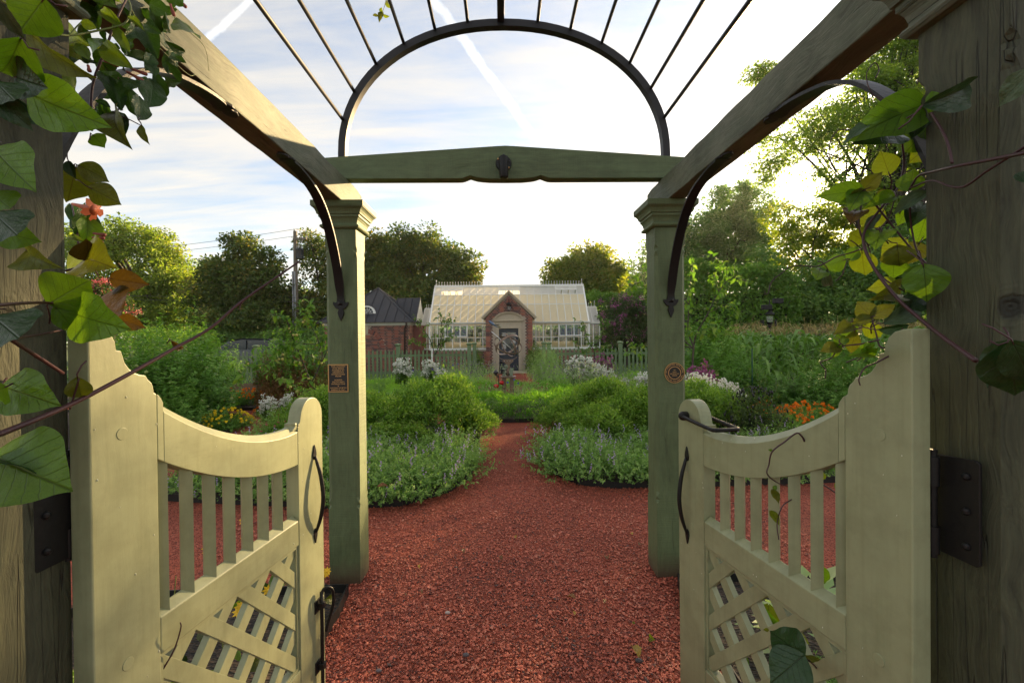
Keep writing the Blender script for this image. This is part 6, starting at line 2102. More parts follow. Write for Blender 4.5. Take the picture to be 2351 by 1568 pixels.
small_tree('slender orchard tree right of the award post, forked above white phlox', gpos(1593, 8.2),
           [([(1594, 905, 8.2), (1590, 845, 8.2), (1593, 790, 8.2)], .026, .016),
            ([(1593, 790, 8.2), (1600, 765, 8.1), (1625, 720, 8.0), (1650, 670, 7.9), (1680, 640, 7.9), (1722, 648, 7.8)], .016, .004),
            ([(1592, 795, 8.2), (1580, 760, 8.3), (1582, 700, 8.3), (1585, 650, 8.4), (1590, 600, 8.4)], .015, .004),
            ([(1592, 800, 8.2), (1560, 770, 8.4), (1510, 700, 8.5), (1470, 650, 8.6), (1440, 670, 8.6)], .014, .004),
            ([(1582, 700, 8.3), (1530, 640, 8.5), (1480, 625, 8.6), (1450, 640, 8.7)], .010, .003),
            ([(1592, 800, 8.2), (1550, 790, 8.2), (1490, 790, 8.2), (1440, 810, 8.2)], .012, .004),
            ([(1650, 670, 7.9), (1640, 630, 8), (1660, 605, 8)], .008, .003), ([(1625, 720, 8), (1670, 700, 7.8), (1690, 720, 7.8)], .007, .003),
            ([(1600, 765, 8.1), (1640, 770, 8.0), (1625, 740, 8.0)], .007, .003)], 430, .118, M['p_orchard'], .02, droop=.5)
small_tree('fruit tree with pale yellow fruits leaning out left of the donation plaque post', gpos(757, 7.3),
           [([(745, 960, 7.3), (738, 915, 7.2)], .024, .015),
            ([(738, 915, 7.2), (715, 880, 7.1), (695, 830, 7.0), (668, 765, 6.9), (655, 730, 6.9), (620, 722, 6.9)], .014, .004),
            ([(715, 880, 7.1), (740, 820, 7.0), (725, 770, 7.0), (705, 735, 7.0)], .011, .004),
            ([(695, 830, 7.0), (640, 820, 6.8), (600, 840, 6.7), (570, 830, 6.7)], .009, .003),
            ([(668, 765, 6.9), (700, 730, 6.9), (712, 705, 6.9)], .008, .003), ([(738, 915, 7.2), (690, 890, 7.0), (650, 870, 6.9)], .010, .003),
            ([(725, 790, 7.0), (680, 790, 6.9), (640, 790, 6.8)], .007, .003), ([(740, 830, 7), (760, 780, 7), (755, 735, 7)], .009, .003)], 390, .108, M['p_orchard'], .02, fruit=42, droop=.45)
small_tree('young tree with a bare stem in front of the left greenhouse wall', gpos(999, 14.4),
           [([(999, 860, 14.4), (999, 815, 14.4)], .025, .018),
            ([(999, 815, 14.4), (1015, 770, 14.4), (1012, 735, 14.4), (1008, 712, 14.4)], .015, .005),
            ([(999, 815, 14.4), (985, 775, 14.3), (965, 750, 14.3), (952, 725, 14.3)], .014, .005),
            ([(1002, 810, 14.4), (1022, 785, 14.3), (1035, 768, 14.3)], .012, .005), ([(990, 790, 14.4), (970, 790, 14.3), (942, 782, 14.3)], .010, .004),
            ([(1013, 760, 14.4), (1028, 740, 14.3), (1034, 726, 14.3)], .009, .004)], 300, .115, M['p_phlox'], .02, droop=.3)
small_tree('young tree in front of the right corner of the greenhouse', gpos(1368, 14.4),
           [([(1367, 850, 14.4), (1364, 805, 14.4)], .025, .018),
            ([(1364, 805, 14.4), (1378, 775, 14.4), (1388, 750, 14.4), (1395, 735, 14.4)], .014, .005),
            ([(1364, 805, 14.4), (1352, 785, 14.3), (1345, 765, 14.3), (1340, 745, 14.3)], .014, .005),
            ([(1368, 798, 14.4), (1385, 800, 14.3), (1400, 790, 14.3)], .011, .004), ([(1360, 800, 14.4), (1340, 805, 14.3), (1322, 795, 14.3)], .010, .004)], 260, .12, M['p_phlox'], .02, droop=.35)
# dark shrubs trained on the greenhouse base either side of the door
def dshrub(i):
    B, Tp = dome(260, .55, .35, 1.0, spread=.6)
    return stems_to(B, Tp, 22, .2, .075, .5, M['f_dark'], 'foliage')


for x, Y, s, lab in ((1092, 19.4, (1, 1, .95), 'dark climbing shrub on the low brick wall left of the door'), (1228, 19.3, (1.05, 1, 1.15), 'dark green shrub against the brick right of the door'), (1268, 18.9, (.9, .9, .85), 'green shrub behind the right gatepost of the fence')):
    w = gpos(x, Y); plant('wall_shrub', lab, 'shrub', (w[0], w[1], 0), [('foliage', dshrub(0))], 'dark shrubs by the greenhouse', s)
# lawn behind the fence and loose grass tufts along bed edges
n = 9000
X = rng.uniform(-14, 14, n); Yv = rng.uniform(15.7, 24, n)
keep = ~((np.abs(X) < 1.1) & (Yv < 20)) & ~((X > -8.8) & (X < 4.4) & (Yv > 19.8))
P = np.stack([X, Yv, np.zeros(n)], 1)[keep]; n = len(P)
tag(put('grass', leaf_mesh('grass', P, unit(rng.normal(0, .3, (n, 3)) + np.array([0, 0, 1])), unit(rng.normal(size=(n, 3))), rng.uniform(.06, .16, n), np.full(n, .02), M['p_fern'])), kind='stuff')

# ------------------------------------------------------------------ climbing beans on the near posts
def beanmat(name, base, vein, trans, tcol, side=.5, under=None):
    m, b, p = material(name)
    t = b.add('ShaderNodeTexCoord'); info = b.add('ShaderNodeObjectInfo')
    s = b.add('ShaderNodeSeparateXYZ'); b.set(s.inputs[0], t.outputs['Object'])
    x, y = s.outputs[0], s.outputs[1]
    ax = b.math('ABSOLUTE', x)
    mid = b.math('SUBTRACT', 1, b.math('DIVIDE', ax, .022), clamp=True)
    wob = b.math('MULTIPLY', b.math('SUBTRACT', b.noise(t.outputs['Object'], 9, 3), .5), .05)
    q = b.math('ADD', b.math('SUBTRACT', y, b.math('MULTIPLY', b.math('POWER', b.math('ADD', ax, .0001), .8), .62)), wob)
    fr = b.math('ABSOLUTE', b.math('SUBTRACT', b.math('FRACT', b.math('ADD', b.math('DIVIDE', q, .155), .5)), .5))
    sv = b.math('SUBTRACT', 1, b.math('DIVIDE', fr, b.math('ADD', .085, b.math('MULTIPLY', ax, -.08))), clamp=True)
    vo = b.add('ShaderNodeTexVoronoi'); vo.feature = 'DISTANCE_TO_EDGE'; vo.inputs['Scale'].default_value = 24; b.set(vo.inputs['Vector'], t.outputs['Object'])
    net = b.math('MULTIPLY', b.math('SUBTRACT', 1, b.math('DIVIDE', vo.outputs['Distance'], .05), clamp=True), .5)
    v = b.math('MAXIMUM', b.math('MAXIMUM', mid, b.math('MULTIPLY', sv, .8)), net)
    n = b.noise(t.outputs['Object'], 5, 4)
    rv = b.math('ADD', b.math('MULTIPLY', info.outputs['Random'], .5), b.math('MULTIPLY', n, .6))
    c = b.mix(rv, tuple(q_ * .62 for q_ in base), tuple(min(1, q_ * 1.25) for q_ in base))
    c = b.mix(b.math('MULTIPLY', v, .62), c, vein)
    b.set(p.inputs['Base Color'], c); p.inputs['Roughness'].default_value = .34; p.inputs['Specular IOR Level'].default_value = .45
    h = b.math('ADD', b.math('MULTIPLY', b.math('MAXIMUM', sv, mid), -1), b.math('MULTIPLY', n, .5))
    bump(b, p, h, .35, .03)
    tl = b.add('ShaderNodeBsdfTranslucent')
    b.set(tl.inputs[0], b.mix(1, c, tcol, 'MULTIPLY'))
    mx = b.add('ShaderNodeMixShader'); mx.inputs[0].default_value = trans
    b.l.new(p.outputs[0], mx.inputs[1]); b.l.new(tl.outputs[0], mx.inputs[2])
    b.l.new(mx.outputs[0], m.node_tree.nodes['Material Output'].inputs[0])
    return m


BM = {'g': beanmat('bean leaf green', (.088, .185, .017), (.014, .022, .006), .5, (2.1, 1.9, .5)),
      'd': beanmat('bean leaf dark', (.022, .058, .016), (.010, .018, .009), .22, (1.4, 1.4, .6)),
      'o': beanmat('bean leaf olive', (.095, .12, .016), (.022, .010, .009), .45, (1.9, 1.7, .5)),
      'b': beanmat('bean leaf bronze', (.085, .058, .012), (.018, .006, .006), .38, (1.45, 1.15, .45)),
      'y': beanmat('bean leaf yellow green', (.135, .185, .02), (.05, .030, .008), .55, (2.0, 1.9, .5)),
      's': beanmat('bean leaf silvered', (.075, .12, .065), (.045, .065, .04), .12, (1.2, 1.3, .9)),
      'h': beanmat('oval vine leaf', (.028, .075, .014), (.045, .09, .02), .32, (1.7, 1.7, .5)),
      'hl': beanmat('oval vine leaf light', (.12, .20, .022), (.06, .11, .018), .45, (2.0, 1.8, .5))}
OUT_BEAN = [(0, .05), (.06, .24), (.16, .40), (.28, .49), (.42, .50), (.56, .44), (.70, .33), (.82, .19), (.91, .08), (1.0, 0)]
OUT_OVAL = [(0, .03), (.1, .20), (.25, .38), (.42, .48), (.6, .48), (.78, .38), (.9, .22), (.97, .09), (1.0, 0)]


def leaf_blade(kind, v):
    rr = random.Random(11 + v + 7 * 'gdobyshlfy'.find(kind[0]))
    ctl = OUT_OVAL if kind in ('h', 'hl') else OUT_BEAN
    yy = [i / 17 for i in range(18)]
    ys, ws = [c[0] for c in ctl], [c[1] for c in ctl]
    sm = [(float(p.x), float(p.y)) for p in spline([(y, w, 0) for y, w in ctl], 6)]
    outl = [(y, max(0, float(np.interp(y, [q[0] for q in sm], [q[1] for q in sm])))) for y in yy]
    outl[0] = (0, .03); outl[-1] = (1.0, .004)
    cols = (-1, -.66, -.33, 0, .33, .66, 1)
    V, F = [], []
    fold = (.12, .32, -.14, .38)[v]; droop = (.20, .38, -.08, .30)[v]
    skew = rr.uniform(-.05, .05); ph = rr.uniform(0, 6)
    for i, (y, w) in enumerate(outl):
        for c in cols:
            x = c * w * (1 + skew * (1 if c > 0 else -1)) + .03 * sin(3 * y + ph) * y
            z = fold * abs(c) * w * 1.25 + droop * 1.3 * y * (1 - y) + .028 * sin(y * 15 + ph + (2 if c > 0 else 0)) * c * c * min(1, w * 4)
            V.append((x, y - .05 * (1 - min(1, y * 6)) * abs(c) * 1.4, z))
    n = len(cols)
    for i in range(len(outl) - 1):
        for j in range(n - 1):
            k = i * n + j
            F.append((k, k + 1, k + n + 1, k + n))
    g = G(); g.add(V, F)
    return g.mesh('leaf', BM[kind], smooth=True, fix=False)


M['stem'] = plain('dark purple stem', (.055, .018, .024), .45, var=.3, vscale=40)
M['stem_g'] = plain('green stem', (.12, .16, .035), .5, var=.3, vscale=40)


_lb = {}


def vine_leaf(parent, p0, p1, wr, kind, tilt=0, v=None, stub=False):
    """leaf from world point p0 to p1; tilt turns it about its own axis away from the viewer"""
    v = random.randrange(4) if v is None else v
    if (kind, v) not in _lb: _lb[(kind, v)] = leaf_blade(kind, v)
    A = (p1 - p0); L = A.length; A.normalize()
    toC = (CP - p0).normalized()
    N = (toC - A * toC.dot(A)).normalized()
    N = (Matrix.Rotation(tilt, 3, A) @ N).normalized()
    S = A.cross(N).normalized()
    me = _lb[(kind, v)]
    o = bpy.data.objects.new('leaf', me); COL.objects.link(o)
    o.parent = parent
    m = Matrix(((S.x * L * wr, A.x * L, N.x * L, p0.x), (S.y * L * wr, A.y * L, N.y * L, p0.y), (S.z * L * wr, A.z * L, N.z * L, p0.z), (0, 0, 0, 1)))
    # no scale about the camera: the blade is sized in metres from its base
    o.matrix_world = m
    o.matrix_parent_inverse = parent.matrix_world.inverted() if False else Matrix.Translation(-Vector(parent.location))
    o.matrix_basis = m
    if stub:
        O = Vector(parent.location); q = p0 - A * .022 + Vector((random.uniform(-.012, .012), .012, random.uniform(-.02, .01))); q2 = q - A * .014 + Vector((0, .012, -.004))
        g = G(); g.tube([p0 + A * .004 - O, p0 - A * .008 - O, q - O, q2 - O], [.0010, .0013, .0014, .0015], 5); g.build('petiole', M['stem'], parent, smooth=True, fix=False)
    return o


def stem(parent, pts, r0, r1, mat='stem', name='stem'):
    W_ = [Vector(at(*p)) for p in pts]
    s_ = spline(W_, 6) if len(W_) > 2 else W_
    n_ = len(s_); O = Vector(parent.location)
    g = G(); g.tube([p - O for p in s_], [r0 + (r1 - r0) * i / (n_ - 1) for i in range(n_)], 6)
    return g.build(name, M[mat], parent, smooth=True, fix=False)


lv = thing('bean_vine', 'climbing bean with huge heart-shaped leaves on the left near post and sunlit gate shoulder', 'vine', (-1.05, .85, 0))
Lleaf = [  # base x,y  tip x,y  width, distance, kind, tilt
    (74, 219, 257, 294, .62, .78, 'g', .15, 0), (72, 78, 230, 184, .42, .80, 'o', .5, 1), (98, 2, 40, 80, .95, .74, 'g', .2, 2), (-6, 2, 58, 94, .36, .66, 's', .3, 0),
    (46, 92, 2, 166, .8, .72, 'g', -.2, 1), (38, 178, 111, 202, .8, .76, 'd', .2, 0), (-4, 226, 78, 302, .62, .70, 'd', .1, 0), (35, 208, 150, 302, .34, .86, 'd', .5, 1), (-8, 190, 34, 232, .9, .7, 'd', 0, 2),
    (214, 312, 242, 340, 1.0, 1.05, 'g', .1, 2), (267, 262, 303, 346, .52, 1.02, 'o', .5, 1), (326, 290, 344, 334, .45, 1.02, 'o', .4, 1), (262, 265, 285, 325, .4, 1.04, 'd', -.5, 1),
    (-10, 347, 84, 442, .68, .72, 'g', .15, 0), (-22, 440, 24, 480, .95, .70, 'g', 0, 2), (-10, 528, 96, 556, .86, .72, 'g', .1, 0), (66, 577, 146, 619, .5, .80, 'o', .4, 1), (-14, 490, 40, 540, .9, .68, 'd', .1, 2),
    (174, 386, 154, 466, .85, 1.06, 'o', .1, 2), (183, 382, 252, 418, .85, 1.04, 'o', -.2, 0), (207, 432, 280, 470, .92, 1.03, 'o', 0, 2), (158, 372, 176, 412, .6, 1.02, 'd', .3, 1),
    (198, 597, 268, 618, 1.0, 1.0, 'o', -.2, 1), (197, 592, 158, 578, 1.2, 1.05, 'y', .2, 2), (199, 595, 200, 548, 1.0, 1.0, 'b', .2, 0), (257, 640, 344, 655, .70, 1.0, 'b', .1, 0), (165, 610, 190, 640, .9, 1.1, 'o', .1, 2),
    (117, 695, 208, 642, 1.15, .84, 'g', .1, 2), (128, 706, 174, 766, .72, .85, 'g', -.2, 0), (175, 722, 303, 757, .60, .88, 'g', .15, 0), (213, 697, 279, 722, 1.0, .98, 'b', -.1, 2), (267, 732, 336, 754, .66, .98, 'b', .1, 0), (150, 690, 205, 700, .7, .95, 'o', .3, 1),
    (-14, 728, 44, 776, .95, .70, 'd', .1, 2), (13, 889, 142, 932, .72, .74, 'g', .1, 0), (14, 888, -24, 905, .9, .72, 'g', .1, 2), (-8, 1050, 168, 1128, .92, .72, 'g', .0, 0), (0, 1062, 150, 1110, .35, .72, 'd', -.6, 1),
    (178, 868, 187, 914, .85, .80, 'o', .1, 1), (395, 783, 421, 800, .35, .98, 'b', .4, 1)]
for x0, y0, x1, y1, w_, Y, k_, ti, v_ in Lleaf:
    p0, p1 = at(x0, y0, Y), at(x1, y1, Y + random.uniform(-.05, .05))
    vine_leaf(lv, p0, p1, w_, k_, ti + random.uniform(-.1, .1), v_, stub=True)
stem(lv, [(-20, 1004, .68), (75, 966, .74), (170, 925, .80), (290, 862, .88), (400, 800, .97), (480, 755, 1.03), (555, 692, 1.08), (630, 640, 1.12), (688, 600, 1.15)], .0048, .0022)
stem(lv, [(-20, 702, .7), (60, 696, .78), (117, 696, .84), (150, 708, .86), (176, 722, .88)], .0028, .002)
stem(lv, [(20, 776, .72), (80, 815, .80), (144, 857, .88)], .0036, .0034)
stem(lv, [(22, 778, .72), (80, 770, .8), (142, 758, .88)], .0024, .0016)
stem(lv, [(150, 622, 1.0), (176, 614, 1.0), (198, 596, 1.0)], .0026, .002)
stem(lv, [(-10, 190, .7), (30, 208, .74), (75, 219, .78)], .003, .002)
stem(lv, [(50, 74, .78), (62, 76, .79), (74, 80, .80)], .0024, .002)
stem(lv, [(257, 262, 1.02), (290, 272, 1.02), (326, 290, 1.02)], .0016, .001)
stem(lv, [(156, 400, 1.05), (165, 388, 1.05), (176, 384, 1.05)], .0018, .0014)
stem(lv, [(160, 940, .8), (168, 915, .8), (182, 868, .8)], .0016, .0014)
stem(lv, [(556, 694, 1.08), (552, 700, 1.08), (550, 712, 1.08)], .002, .001)
stem(lv, [(372, 1540, 1.08), (400, 1490, 1.09), (415, 1442, 1.09), (414, 1428, 1.09)], .0022, .0012)

hv = thing('trumpet_vine', 'leafy trumpet vine with coral buds and flower over the left near post and side beam', 'vine', (-.95, 1.1, 0))
rv = random.Random(21)
for k in range(62):
    while True:
        x, y = rv.uniform(165, 410), rv.uniform(-20, 300)
        if y < 300 - (x - 165) * .45 and x > 150 + max(0, 60 - y) * .4: break
    Y = rv.uniform(.98, 1.28)
    a = rv.gauss(.9, .7); L_ = rv.uniform(30, 66)
    vine_leaf(hv, at(x, y, Y), at(x + L_ * cos(a), y + L_ * sin(a), Y + rv.uniform(-.06, .06)), rv.uniform(.42, .62), 'h' if rv.random() < .7 else 'hl', rv.gauss(0, .55))
for x0, y0, x1, y1, Y, k_, w_ in ((240, 105, 306, 158, .98, 'hl', .52), (232, 28, 284, 66, 1.0, 'hl', .42), (187, 52, 222, 66, .92, 'hl', .6), (176, 102, 206, 138, .92, 'hl', .6), (250, 180, 278, 256, 1.0, 'h', .5), (236, 168, 288, 236, 1.02, 'h', .55),
                                  (330, 60, 362, 138, 1.05, 'h', .5), (295, 42, 332, 72, 1.0, 'hl', .36), (345, 10, 390, 32, 1.05, 'h', .7), (262, 60, 300, 122, .99, 'hl', .34), (196, 470, 176, 545, 1.15, 'h', .7), (165, 505, 205, 545, 1.2, 'h', .6), (162, 470, 178, 520, 1.25, 'h', .6), (200, 500, 195, 560, 1.12, 'g', .8), (160, 545, 195, 556, 1.1, 'hl', .4)):
    vine_leaf(hv, at(x0, y0, Y), at(x1, y1, Y), w_, k_, rv.gauss(0, .3))
M['coral'] = plain('coral trumpet flower', (.66, .16, .07), .5, var=.2, vscale=30)
M['bud'] = plain('dusky red bud', (.30, .075, .06), .55, var=.25, vscale=60)
for x0, y0, x1, y1, Y in ((300, 158, 338, 172, 1.0), (290, 165, 328, 186, 1.0), (272, 180, 308, 200, 1.0), (238, 140, 272, 152, .99), (388, 2, 400, 38, 1.05), (402, -6, 428, 18, 1.05), (214, 536, 243, 540, 1.1), (212, 545, 240, 547, 1.1), (210, 552, 236, 557, 1.12), (202, 150, 206, 166, .98)):
    a, b_ = Vector(at(x0, y0, Y)), Vector(at(x1, y1, Y)); O = Vector(hv.location)
    g = G(); g.tube([a - O, a.lerp(b_, .15) - O, a.lerp(b_, .35) - O, a.lerp(b_, .75) - O, a.lerp(b_, .95) - O, b_ - O], [.0022, .003, .0024, .0042, .0038, .001], 8)
    g.build('flower_bud', M['bud'], hv, smooth=True, fix=False)
# open trumpet
a, b_ = Vector(at(166, 468, 1.12)), Vector(at(222, 484, 1.12)); O = Vector(hv.location)
g = G(); g.tube([a.lerp(b_, t) - O for t in (0, .2, .5, .75, .92)], [.0025, .004, .0065, .010, .0135], 10)
ax = (b_ - a).normalized(); s1 = ax.cross(Vector((0, 0, 1))).normalized(); s2 = ax.cross(s1)
for k in range(5):
    an = 2 * pi * k / 5 + .5; d = s1 * cos(an) + s2 * sin(an); e = s1 * -sin(an) + s2 * cos(an)
    c = a.lerp(b_, .92) + d * .011 - O
    g.add([c - e * .008, c + e * .008, c + e * .010 + d * .012 - ax * .003, c + d * .021 - ax * .006, c - e * .010 + d * .012 - ax * .003], [(0, 1, 2, 3, 4)])
g.build('trumpet_flower', M['coral'], hv, smooth=True, fix=False)
for pts, r0, r1, mt in (([(-10, -8, .74), (25, 16, .78), (85, 60, .82), (125, 75, .86), (158, 82, .9), (220, 72, .95), (285, 55, 1.0), (300, 20, 1.02), (290, -10, 1.05)], .0022, .0018, 'stem_g'),
                        ([(160, 82, .9), (178, 60, .93), (200, 40, .98)], .0016, .001, 'stem_g'), ([(300, 20, 1.02), (330, 75, 1.1), (360, 105, 1.2), (430, 170, 1.35), (450, 172, 1.4)], .0016, .0008, 'stem_g'),
                        ([(400, 40, 1.3), (430, 70, 1.35), (470, 110, 1.4), (480, 165, 1.45)], .0012, .0006, 'stem_g'), ([(210, 300, 1.0), (212, 200, 1.02), (240, 120, 1.02), (270, 40, 1.05), (300, -20, 1.1)], .003, .002, 'stem'),
                        ([(180, 560, 1.12), (175, 520, 1.15), (165, 470, 1.18)], .0022, .0016, 'stem')):
    stem(hv, pts, r0, r1, mt)
# hanging sprig at the top
hs = thing('vine_sprig', 'small sprig of vine dangling from the arch rods near the top of the arch', 'vine', tuple(at(883, 20, 1.6)))
for x0, y0, x1, y1, k_ in ((884, 8, 896, 20, 'y'), (878, 30, 870, 54, 'o'), (880, 36, 895, 38, 'y'), (868, 38, 855, 36, 'o'), (875, 20, 880, 36, 'y'), (888, 2, 892, 10, 'o')):
    vine_leaf(hs, at(x0, y0, 1.6), at(x1, y1, 1.6), .5, k_, .3)
stem(hs, [(888, -30, 1.6), (886, 0, 1.6), (880, 25, 1.6), (872, 42, 1.6)], .0012, .0007, 'stem_g')

rvn = thing('bean_vine', 'climbing bean glowing yellow green against the low sun on the right near post', 'vine', (1.0, 1.1, 0))
Rleaf = [
    (2124, 240, 1932, 330, .44, 1.04, 'g', .3, 0), (2122, 240, 2226, 190, .45, .86, 'd', .5, 1), (2120, 245, 2094, 322, .6, 1.05, 'd', .1, 0), (2128, 238, 2172, 228, .8, .9, 'g', .1, 2), (2052, 300, 1953, 336, .62, 1.08, 'd', .1, 1), (1990, 290, 1932, 336, .22, 1.02, 's', .4, 0),
    (2128, 296, 2078, 352, .95, 1.12, 'g', .1, 2), (2135, 330, 2085, 375, .9, 1.15, 'y', 0, 0), (2041, 398, 2022, 346, .95, 1.12, 'y', .1, 2), (1982, 436, 2026, 394, .78, 1.12, 'o', .1, 0), (1978, 438, 1874, 452, .52, 1.10, 'g', .15, 0), (1980, 438, 1925, 466, .5, 1.10, 'o', -.3, 1),
    (1978, 440, 1948, 488, .62, 1.1, 'g', .1, 0), (2088, 436, 2098, 386, .9, 1.06, 'g', .1, 2), (2051, 453, 1979, 482, .42, 1.08, 'g', .4, 1), (1963, 486, 1953, 517, .9, 1.1, 'b', 0, 1), (2020, 478, 1978, 530, .95, 1.14, 'y', 0, 2), (1984, 552, 1950, 534, 1.15, 1.12, 'y', .1, 2), (2022, 494, 1990, 542, .5, 1.1, 's', .5, 1),
    (2126, 444, 2046, 497, .42, 1.05, 's', .3, 1), (2024, 533, 2010, 576, .95, 1.1, 'g', .3, 1), (2060, 565, 2064, 612, 1.25, 1.08, 'o', 0, 1), (2078, 550, 2020, 592, .85, 1.13, 'y', .1, 2), (2110, 560, 2080, 610, .9, 1.15, 'o', .1, 0), (2052, 598, 2050, 642, .95, 1.1, 'g', .1, 2), (1979, 579, 1986, 633, .8, 1.12, 'y', .1, 0), (1938, 597, 1887, 614, .85, 1.12, 'g', .1, 2), (1948, 597, 1970, 568, .8, 1.12, 'g', .1, 0),
    (1882, 620, 1874, 644, .85, 1.12, 'g', 0, 0), (1900, 620, 1908, 655, .35, 1.12, 's', .3, 1), (2120, 612, 2128, 694, 1.0, .95, 'g', 0, 0), (2113, 613, 2080, 672, .75, .97, 'g', -.1, 2), (2063, 655, 1989, 664, .75, 1.08, 'y', .1, 0), (2063, 677, 1991, 690, .45, 1.08, 'o', .3, 1), (2120, 685, 2052, 720, .62, 1.05, 'd', .1, 0),
    (2001, 727, 1966, 692, .95, 1.04, 'o', .1, 2), (2001, 727, 2056, 698, .62, 1.04, 'o', .2, 0), (2000, 729, 1952, 748, .6, 1.04, 'o', .2, 1), (1956, 750, 1912, 769, .62, 1.05, 'o', .2, 1), (1962, 762, 1955, 812, .5, 1.05, 'o', .1, 0), (2020, 756, 2088, 744, .42, 1.0, 'd', .5, 1), (1965, 745, 1930, 772, .7, 1.06, 'g', .1, 2), (1985, 745, 2022, 775, .6, 1.05, 'y', .1, 0), (2030, 740, 2090, 700, .4, 1.02, 's', .4, 1),
    (1925, 795, 1882, 809, .62, 1.05, 'o', .2, 0), (1926, 792, 1905, 806, .9, 1.04, 'g', .1, 2), (1930, 798, 1908, 822, .5, 1.05, 'g', .1, 0), (1924, 795, 1938, 770, .55, 1.05, 'g', 0, 0), (1990, 812, 1946, 820, .45, 1.0, 'g', .3, 1), (1986, 812, 1980, 800, .9, 1.0, 'g', .1, 2), (1990, 812, 2018, 798, .5, 1.0, 'g', .3, 0),
    (2316, 794, 2332, 908, .92, .74, 'd', 0, 0), (2312, 788, 2268, 892, .62, .76, 'd', .1, 2), (2326, 788, 2372, 884, .7, .72, 'd', 0, 0), (2372, 160, 2291, 246, .62, .72, 's', .2, 0), (2362, 420, 2330, 400, .5, .72, 'd', .3, 1), (2120, 470, 2085, 530, .7, 1.12, 'd', .1, 1), (2125, 500, 2105, 560, .8, 1.15, 'g', 0, 2), (2090, 470, 2060, 520, .7, 1.13, 'g', .1, 0), (2040, 440, 2010, 470, .7, 1.13, 'o', .2, 2), (2130, 640, 2110, 700, .8, 1.08, 'd', .2, 1), (2100, 420, 2055, 440, .6, 1.12, 'o', .2, 0)]
for x0, y0, x1, y1, w_, Y, k_, ti, v_ in Rleaf:
    vine_leaf(rvn, at(x0, y0, Y), at(x1, y1, Y + random.uniform(-.05, .05)), w_, k_, ti + random.uniform(-.12, .12), v_, stub=True)
for pts, r0, r1 in (([(2370, 348, .72), (2280, 366, .80), (2191, 383, .88), (2140, 395, .98), (2108, 405, 1.03), (2088, 436, 1.06)], .0034, .0022), ([(2372, 325, .72), (2310, 365, .78), (2263, 395, .83), (2215, 428, .88), (2180, 428, .92), (2138, 415, .98), (2088, 433, 1.06)], .0026, .002),
                    ([(2240, 828, .80), (2195, 796, .86), (2163, 773, .9), (2110, 730, .97), (2063, 688, 1.0), (2013, 625, 1.05), (1984, 566, 1.08), (1988, 525, 1.1), (2025, 476, 1.1), (2062, 430, 1.12), (2075, 380, 1.12), (2072, 332, 1.1), (2068, 294, 1.08)], .0042, .0022),
                    ([(2124, 240, 1.0), (2150, 280, .93), (2169, 313, .9), (2180, 345, .89), (2186, 375, .88)], .0026, .0026), ([(1982, 436, 1.1), (1976, 480, 1.1), (1972, 520, 1.1), (1985, 560, 1.1), (2000, 600, 1.09), (2030, 640, 1.07), (2075, 668, 1.05)], .0022, .002),
                    ([(1986, 440, 1.1), (2010, 470, 1.1), (2050, 520, 1.1), (2100, 580, 1.08), (2135, 612, 1.05)], .0026, .0022), ([(2089, 440, 1.08), (2090, 500, 1.1), (2100, 560, 1.1), (2118, 608, 1.06)], .0024, .002),
                    ([(2030, 535, 1.1), (1990, 565, 1.1), (1955, 580, 1.12), (1920, 590, 1.12), (1878, 611, 1.12), (1835, 610, 1.13), (1812, 614, 1.14), (1794, 628, 1.15), (1778, 640, 1.15), (1768, 655, 1.15), (1764, 672, 1.15), (1758, 676, 1.15), (1756, 668, 1.15)], .0018, .0010),
                    ([(2062, 803, .98), (2040, 800, .99), (2020, 795, 1.0), (2012, 768, 1.02), (2000, 727, 1.04)], .0022, .0016), ([(2062, 803, .98), (2045, 815, .98), (2013, 832, .98), (1985, 845, .98), (1972, 870, .98), (1975, 885, .98)], .0022, .0012),
                    ([(2020, 780, 1.0), (1975, 790, 1.03), (1930, 797, 1.05), (1908, 822, 1.06), (1884, 832, 1.06), (1896, 850, 1.06), (1894, 870, 1.06)], .0018, .0010), ([(2056, 803, .98), (2066, 780, .98), (2072, 752, .98)], .0014, .0012), ([(1966, 300, 1.1), (1925, 300, 1.1), (1905, 330, 1.1), (1906, 370, 1.1), (1918, 395, 1.1)], .0014, .0008),
                    ([(2010, 180, 1.1), (2018, 160, 1.1), (2008, 145, 1.1), (1990, 168, 1.1), (1994, 200, 1.1), (2010, 222, 1.1), (2035, 230, 1.08)], .0014, .001), ([(2040, 560, 1.1), (2020, 530, 1.1), (2040, 500, 1.12), (2055, 455, 1.1)], .0016, .0014)):
    stem(rvn, pts, r0, r1)
# runner twisting over the shaded gate, and young leaves about the lattice
rr_ = thing('bean_runner', 'thin bean runner twisting over the shaded gate rail and balusters', 'vine', (.9, 1.25, 0))
z7 = lambda x, y: (1502 + x * .3753, 979.6 + y * .3753)
Yr = 1.24
stem(rr_, [(*z7(920, 90), 1.20), (*z7(900, 55), 1.20), (*z7(868, 40), 1.20), (*z7(800, 90), 1.20), (*z7(722, 152), 1.21), (*z7(702, 230), 1.22), (*z7(692, 290), 1.22), (*z7(760, 345), 1.25), (*z7(850, 375), 1.27), (*z7(848, 435), 1.26), (*z7(785, 485), 1.24), (*z7(752, 590), 1.24), (*z7(762, 690), 1.23)], .0024, .0014)
for a, b_, w_, k_ in (((722, 150), (695, 140), .7, 'g'), ((725, 385), (765, 470), .5, 'o'), ((715, 515), (765, 605), .45, 'y'), ((745, 360), (735, 392), .8, 'g'), ((905, 60), (925, 95), .4, 'b')):
    vine_leaf(rr_, at(*z7(*a), Yr), at(*z7(*b_), Yr), w_, k_, .3)
yl = thing('bean_seedling', 'big-leaved bean growing through the lattice of the shaded gate', 'vine', (1.0, 1.3, 0))
